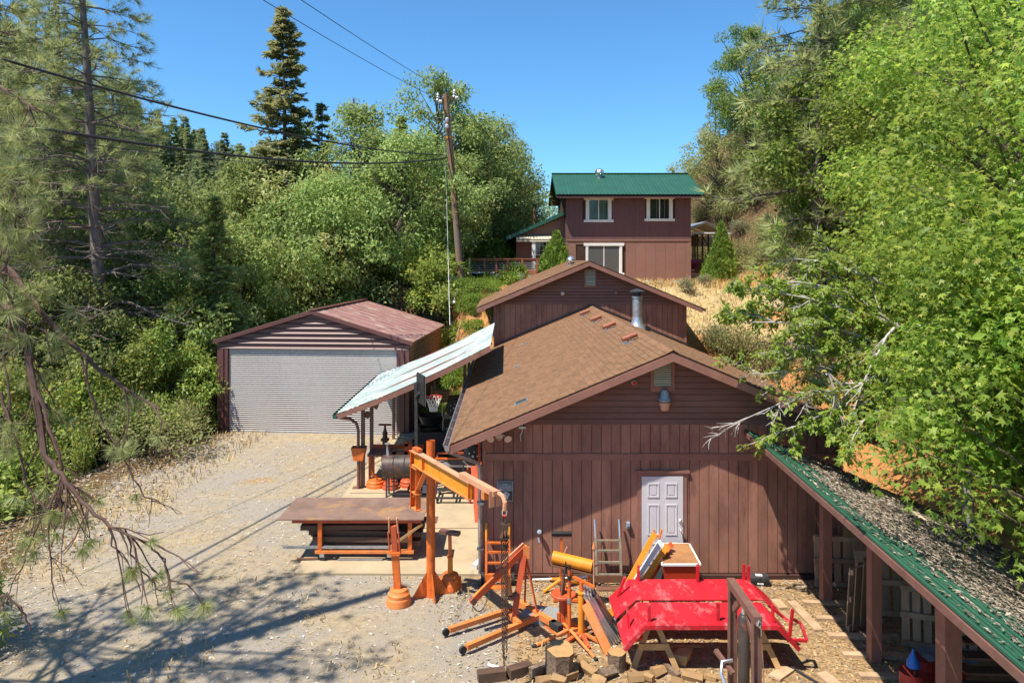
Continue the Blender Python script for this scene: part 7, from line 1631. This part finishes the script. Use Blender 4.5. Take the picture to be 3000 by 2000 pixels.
# --- low bough with silver dead twigs over the right end of the workshop roof
random.seed(71)
dg = thing('dogwood_bough', 'low spreading tree with silver dead twigs over the workshop roof end', 'tree', (9.1,14.3,gz(9.1,14.3)))
tw = MB(); lf = MB(); pos=[];fw=[];up=[];sz=[]
base = V(9.1,14.3,gz(9.1,14.3)); crown0 = V(8.6,14.3,4.2)
lv = MB(); lv.tube([base-V(0,0,.4), base.lerp(crown0,.5)+V(.1,0,.1), crown0],[.13,.10,.08],8)
def twig(p, d, l, r, depth, leafy, dead):
    pts = [p]; q = p; dd = d.copy()
    for i in range(5):
        dd = (dd+V(random.uniform(-.2,.2),random.uniform(-.2,.2),random.uniform(-.24,.14))).normalized(); q = q+dd*l/5; pts.append(q)
    (tw if dead else lv).tube(pts,[r*(1-.14*i) for i in range(6)],5,cap=False)
    if depth > 0:
        for i in range(1,6):
            for k in range(2 if depth > 1 else random.choice((1,2,2))):
                nd_ = (dd*.75+V(random.uniform(-.9,.9),random.uniform(-.7,.7),random.uniform(-.6,.5))).normalized()
                twig(pts[i], nd_, l*random.uniform(.25,.5), r*.55, depth-1, leafy, dead)
    if random.random() < leafy and depth < 2:
        for i in range(2,6):
            for k in range(4):
                pos.append(tuple(pts[i]+V(random.uniform(-.06,.06),random.uniform(-.06,.06),random.uniform(-.05,.05)))); fw.append(tuple(dd+V(random.gauss(0,.7),random.gauss(0,.7),random.gauss(-.1,.4)))); up.append((random.gauss(0,.4),random.gauss(0,.4),1)); sz.append(random.uniform(.07,.135))
def bough(px0,py0,Y0,px1,py1,Y1,leafy,dead,r=.035,dep=2):
    a = P(px0,py0,Y0); e = P(px1,py1,Y1); d = (e-a); n = 6; pts = [a.lerp(e,i/n)+V(0,0,.25*math.sin(PI*i/n)+random.uniform(-.05,.05)) for i in range(n+1)]
    (tw if dead else lv).tube(pts,[r*(1-.12*i) for i in range(n+1)],6,cap=False)
    for i in range(1,n+1):
        for k in range(2):
            nd_ = (d.normalized()*.8+V(random.uniform(-.6,.6),random.uniform(-.6,.6),random.uniform(-.55,.45))).normalized()
            twig(pts[i], nd_, random.uniform(.35,.85), r*.45, dep-1, leafy, dead)
for bgh in ((2760,1150,14.2,2190,1220,13.8,.12,True),(2760,1120,14.2,2230,1100,13.9,.35,True),(2740,1180,14.0,2330,1250,13.7,.75,True),(2700,1060,14.3,2180,940,14.2,.95,False),(2700,1000,14.4,2220,860,14.3,.95,False),(2720,1080,14.2,2330,1040,14.0,.95,False),(2750,1000,14.6,2420,960,14.4,.95,False),(2640,960,14.6,2300,820,14.6,.95,False),(2680,1100,13.9,2450,1180,13.6,.95,False),(2700,900,15,2330,760,15.2,.95,False),(2620,900,15,2250,900,15.1,.95,False),(2760,1200,13.8,2480,1270,13.3,.95,False)):
    bough(*bgh)
bough(2620,960,13.8,2480,1270,13.5,.3,True,.03,1); bough(2420,1090,13.6,2470,1260,13.5,.2,True,.02,1)
lv.tube([crown0,P(2740,1100,14.3),P(2700,1000,14.5),P(2690,920,15)],[.08,.06,.05,.03],6,cap=False)
lv.build('trunk', m['deadtwig'], dg); tw.build('dead_twigs', m['deadtwig'], dg, stuff=True)
L0 = Vector(ORG[dg.name]); me = leaves('foliage',np.array(pos)-np.array(L0),fw,up,sz,T_LEAF,m['dog']); objm('foliage', me, dg)

# --- near pine at the left: trunk out of the picture, drooping boughs in it, crown shading the gravel
random.seed(81)
NT = V(-10.6,8.6,0); npn_ = thing('near_pine', 'near pine with drooping bare boughs and needle tufts at the left edge', 'pine tree', NT)
tk_ = MB(); tk_.tube([NT-V(0,0,.5)]+[NT+V(.02*i,.03*i,2.2*i) for i in range(1,10)],[.34-.025*i for i in range(10)],12)
pos=[];fw=[];up=[];sz=[]
def ptuft(p, d, n=1, s=.2):
    for k in range(n):
        pos.append(tuple(p)); fw.append(tuple(d+V(random.gauss(0,.3),random.gauss(0,.3),random.gauss(0,.3)))); up.append((random.gauss(0,1),random.gauss(0,1),1)); sz.append(s*random.uniform(.8,1.2))
bgm = MB()
def nb(pts, r0, r1, subs=6, sl=(.25,.8), tuf=.5, droop=1.0):
    pts = [P(*q) for q in pts]; k = len(pts)
    # smooth the polyline
    sm = []
    for i in range(k-1):
        for j in range(4): sm.append(pts[i].lerp(pts[i+1],j/4)+V(random.uniform(-.012,.012),random.uniform(-.012,.012),random.uniform(-.012,.012)))
    sm.append(pts[-1]); n = len(sm)
    bgm.tube(sm,[lerp(r0,r1,i/(n-1)) for i in range(n)],6,cap=False)
    for s_ in range(subs):
        i = random.randrange(1,n-1); d = (sm[i+1]-sm[i-1]).normalized(); q = sm[i]; l = random.uniform(*sl); dd = (d*.55+V(random.uniform(-.55,.65),random.uniform(-.5,.5),random.uniform(-.7,.25))).normalized(); tp=[q]
        for j in range(5): dd = (dd+V(random.uniform(-.22,.22),random.uniform(-.15,.15),random.uniform(-.30*droop,.12))).normalized(); q = q+dd*l/5; tp.append(q)
        bgm.tube(tp,[r1*1.0*(1-.12*j) for j in range(6)],5,cap=False)
        if random.random() < .6:
            q2 = tp[3]; d2 = (dd+V(random.uniform(-.9,.9),random.uniform(-.5,.5),random.uniform(-.3,.3))).normalized(); e2 = q2+d2*l*.5; bgm.tube([q2,q2.lerp(e2,.5)+V(0,0,-.03),e2],[r1*.7,r1*.55,r1*.4],4,cap=False)
            if random.random() < tuf: ptuft(e2,d2,2,.17)
        if random.random() < tuf: ptuft(tp[-1],dd,2,.18)
    return sm
Yb = 7.4
nb([(-300,700,8.2),(60,930,7.8),(95,1110,7.5),(130,1330,7.3),(180,1390,7.2),(240,1470,7.1),(320,1540,7.0),(440,1600,6.9)],.045,.010,26,tuf=.42)
nb([(440,1600,6.9),(480,1640,6.85),(500,1700,6.8),(560,1715,6.8)],.010,.006,4,(.15,.35),1.0)
nb([(320,1540,7.0),(330,1600,7.0),(370,1640,7.0),(412,1733,7.0)],.010,.005,4,(.1,.3),.4)
nb([(370,1550,7.0),(385,1620,7.0),(430,1690,7.0),(470,1728,7.0),(500,1705,7.0)],.010,.005,4,(.1,.3),.4)
nb([(-300,640,8.6),(20,780,8.2),(95,880,8.0),(200,1000,7.9),(300,1090,7.8),(380,1150,7.7),(470,1198,7.6)],.038,.012,10,tuf=.5)
nb([(240,1045,7.9),(262,1150,7.8),(290,1220,7.7),(345,1310,7.6),(390,1400,7.6),(425,1455,7.5),(460,1468,7.5)],.014,.006,8,(.15,.4),.3)
nb([(95,1110,7.5),(140,1230,7.4),(175,1330,7.3),(185,1400,7.3),(180,1500,7.2),(150,1600,7.2)],.022,.008,12,(.2,.5),.5)
nb([(180,1390,7.2),(150,1480,7.1),(140,1560,7.1),(150,1700,7.1),(160,1760,7.1)],.012,.004,6,(.2,.5),.3)
nb([(130,1500,7.1),(100,1560,7.1),(70,1640,7.1),(30,1730,7.1),(0,1790,7.1)],.009,.004,6,(.15,.4),.3)
nb([(-80,1750,6.6),(20,1745,6.5),(70,1790,6.5),(88,1845,6.5)],.014,.008,2,(.1,.25),0)
nb([(-200,480,8.0),(0,500,7.6),(40,560,7.4),(60,640,7.3)],.03,.010,10,(.2,.5),1.0,.6)
nb([(-200,700,7.6),(0,620,7.4),(25,700,7.3),(20,800,7.2)],.02,.010,8,(.2,.5),1.0,.6)
nb([(-200,300,8.4),(-20,250,8.2),(60,290,8.1),(110,330,8.0)],.03,.010,12,(.25,.6),1.0,.6)
nb([(-200,820,8),(0,800,7.8),(40,900,7.7),(10,1040,7.6),(30,1180,7.5),(10,1350,7.4)],.02,.008,14,(.2,.6),.4)
nb([(-100,1180,7.6),(0,1150,7.5),(50,1300,7.4),(80,1420,7.3),(140,1500,7.2)],.018,.008,12,(.2,.6),.4)
for (px,py,Y_) in ((15,480,7.4),(30,560,7.4),(110,590,7.4),(60,660,7.4),(15,700,7.3),(90,760,7.5),(220,930,7.8),(120,850,7.9),(60,1000,7.6),(160,1010,7.8),(60,860,7.8),(370,1200,7.7),(300,1250,7.7),(360,1320,7.6),(10,520,7.2),(45,490,7.2),(20,600,7.2),(70,540,7.4),(15,420,7.6),(60,380,7.9),(25,330,8),(95,300,8.1),(10,860,7.5),(10,940,7.5),(90,900,7.7),(0,760,7.4)):
    for k in range(3): ptuft(P(px+random.uniform(-25,25),py+random.uniform(-25,25),Y_), V(random.gauss(0,.6),random.gauss(0,.4),random.gauss(.1,.5)),1,.25)
# crown of the near pine
rd = random.Random(5)
for wv in range(9):
    z = 6.2+wv*.8
    for b_ in range(6):
        a = 2*PI*b_/6+wv*2.4+rd.uniform(-.4,.4); L_ = (4.7-.16*wv)*rd.uniform(.6,1.1); d = V(math.cos(a),math.sin(a),0); o = NT+V(0,0,z); e = o+d*L_+V(0,0,-.10*L_+rd.uniform(-.3,.4))
        if e.y > 7 and e.x/max(e.y,.1) > -.655: 
            t_ = (.655*o.y*-1-o.x)/((e.x-o.x)+.655*(e.y-o.y)) if abs((e.x-o.x)+.655*(e.y-o.y)) > 1e-3 else 1
            e = o.lerp(e, max(.25,min(1,t_*.97)))
        L2 = (e-o).length; mid = o.lerp(e,.5)+V(0,0,.15)
        bgm.tube([o,mid,e],[.05,.03,.012],5,cap=False)
        for s_ in range(int(4+L2*3.2)):
            tt = rd.uniform(.3,1); p = o.lerp(mid,tt*2) if tt < .5 else mid.lerp(e,tt*2-1); v = (d*.5+V(rd.uniform(-1,1),rd.uniform(-1,1),rd.uniform(-.3,.5))).normalized(); q = p+v*rd.uniform(.2,.7)
            if q.y > 6 and q.x/q.y > -.66: continue
            bgm.tube([p,q],[.012,.008],4,cap=False); ptuft(q,v,2,.26); ptuft(p.lerp(q,.5),v,1,.24)
tk_.build('trunk', m['pinebark'], npn_); bgm.build('boughs', m['twig'], npn_)
me = leaves('needles',np.array(pos)-np.array(NT),fw,up,sz,T_NEAR,m['pine']); objm('needles', me, npn_)

# ------------------------------------------------------------------ small ground stuff
random.seed(91)
def gpos(fx, fy, ok=lambda x,y: True, dz=.008):
    def f():
        while True:
            x, y = random.uniform(*fx), random.uniform(*fy)
            if ok(x,y): return V(x,y,gz(x,y)+dz), (0,0,1)
    return f
offpad = lambda x,y: not (-4.5 < x < -.45 and 15.3 < y < 27.6)
inyard = lambda x,y: offpad(x,y) and not (x > -.5 and y > 15.2) and x > -y*.72
scatter('straw_bits', m['straw'], 6500, gpos((-13,1),(11,28),lambda x,y: inyard(x,y) and random.random() < .35+.65*(math.sin(x*1.3+y)*.5+.5)), .012, elong=9)
scatter('gravel_stones', m['stonewhite'], 3500, gpos((-12,3),(10.5,27.5),inyard), .035, elong=1.5)
scatter('wood_chips', m['chips'], 9500, gpos((.2,7),(10.6,15.1),lambda x,y: inyard(x,y) and random.random() < .25+.1*x), .024, elong=2.6)
scatter('dark_litter', m['litter'], 2200, gpos((-1,7),(10.6,15.15),lambda x,y: random.random() < (.2 if y < 14.6 else 1)), .03, elong=2.5)
scatter('dark_bits', m['litter'], 3800, gpos((-12,1),(10.5,27.5),inyard), .014, elong=5)
scatter('edge_litter', m['litter'], 5000, gpos((-16,-9.3),(14,29),lambda x,y: random.random() < sst(-9,-11,x)), .05, elong=3)
def tallgrass(name, mat, n, fpos, h):
    vs=[];fs=[]
    for i in range(n):
        p,_ = fpos(); a = random.uniform(0,2*PI); l = h*random.uniform(.4,1.2); d = V(math.cos(a),math.sin(a),0); k=len(vs); ln = random.uniform(.3,1.1)
        s_ = V(-d.y,d.x,0)*.012
        vs += [p-s_,p+s_,p+d*l*ln*.4+V(0,0,l*.7)+s_*.7,p+d*l*ln*.4+V(0,0,l*.7)-s_*.7,p+d*l*ln+V(0,0,l*.85)]; fs += [(k,k+1,k+2,k+3),(k+3,k+2,k+4)]
    me = bpy.data.meshes.new(name); me.from_pydata([tuple(v) for v in vs],[],fs); me.materials.append(mat); o = objm(name, me); o['kind']='stuff'
tallgrass('dry_grass', m['drygrass'], 15000, gpos((6.5,18),(20,60),lambda x,y: (x > 7.1 or y > 37) and x < xr(y)+4 and random.random() < .8), .34)
tallgrass('dry_weeds', m['drygrass'], 1500, gpos((-12,-9),(15,29)), .22)
tallgrass('bank_grass', m['drygrass'], 2500, gpos((-3.5,-.4),(27.5,38)), .2)
tallgrass('yard_weeds', m['drygrass'], 500, gpos((-7,2.5),(11,15.2),lambda x,y: inyard(x,y) and math.sin(x*2)*math.sin(y*1.7) > .3), .10)
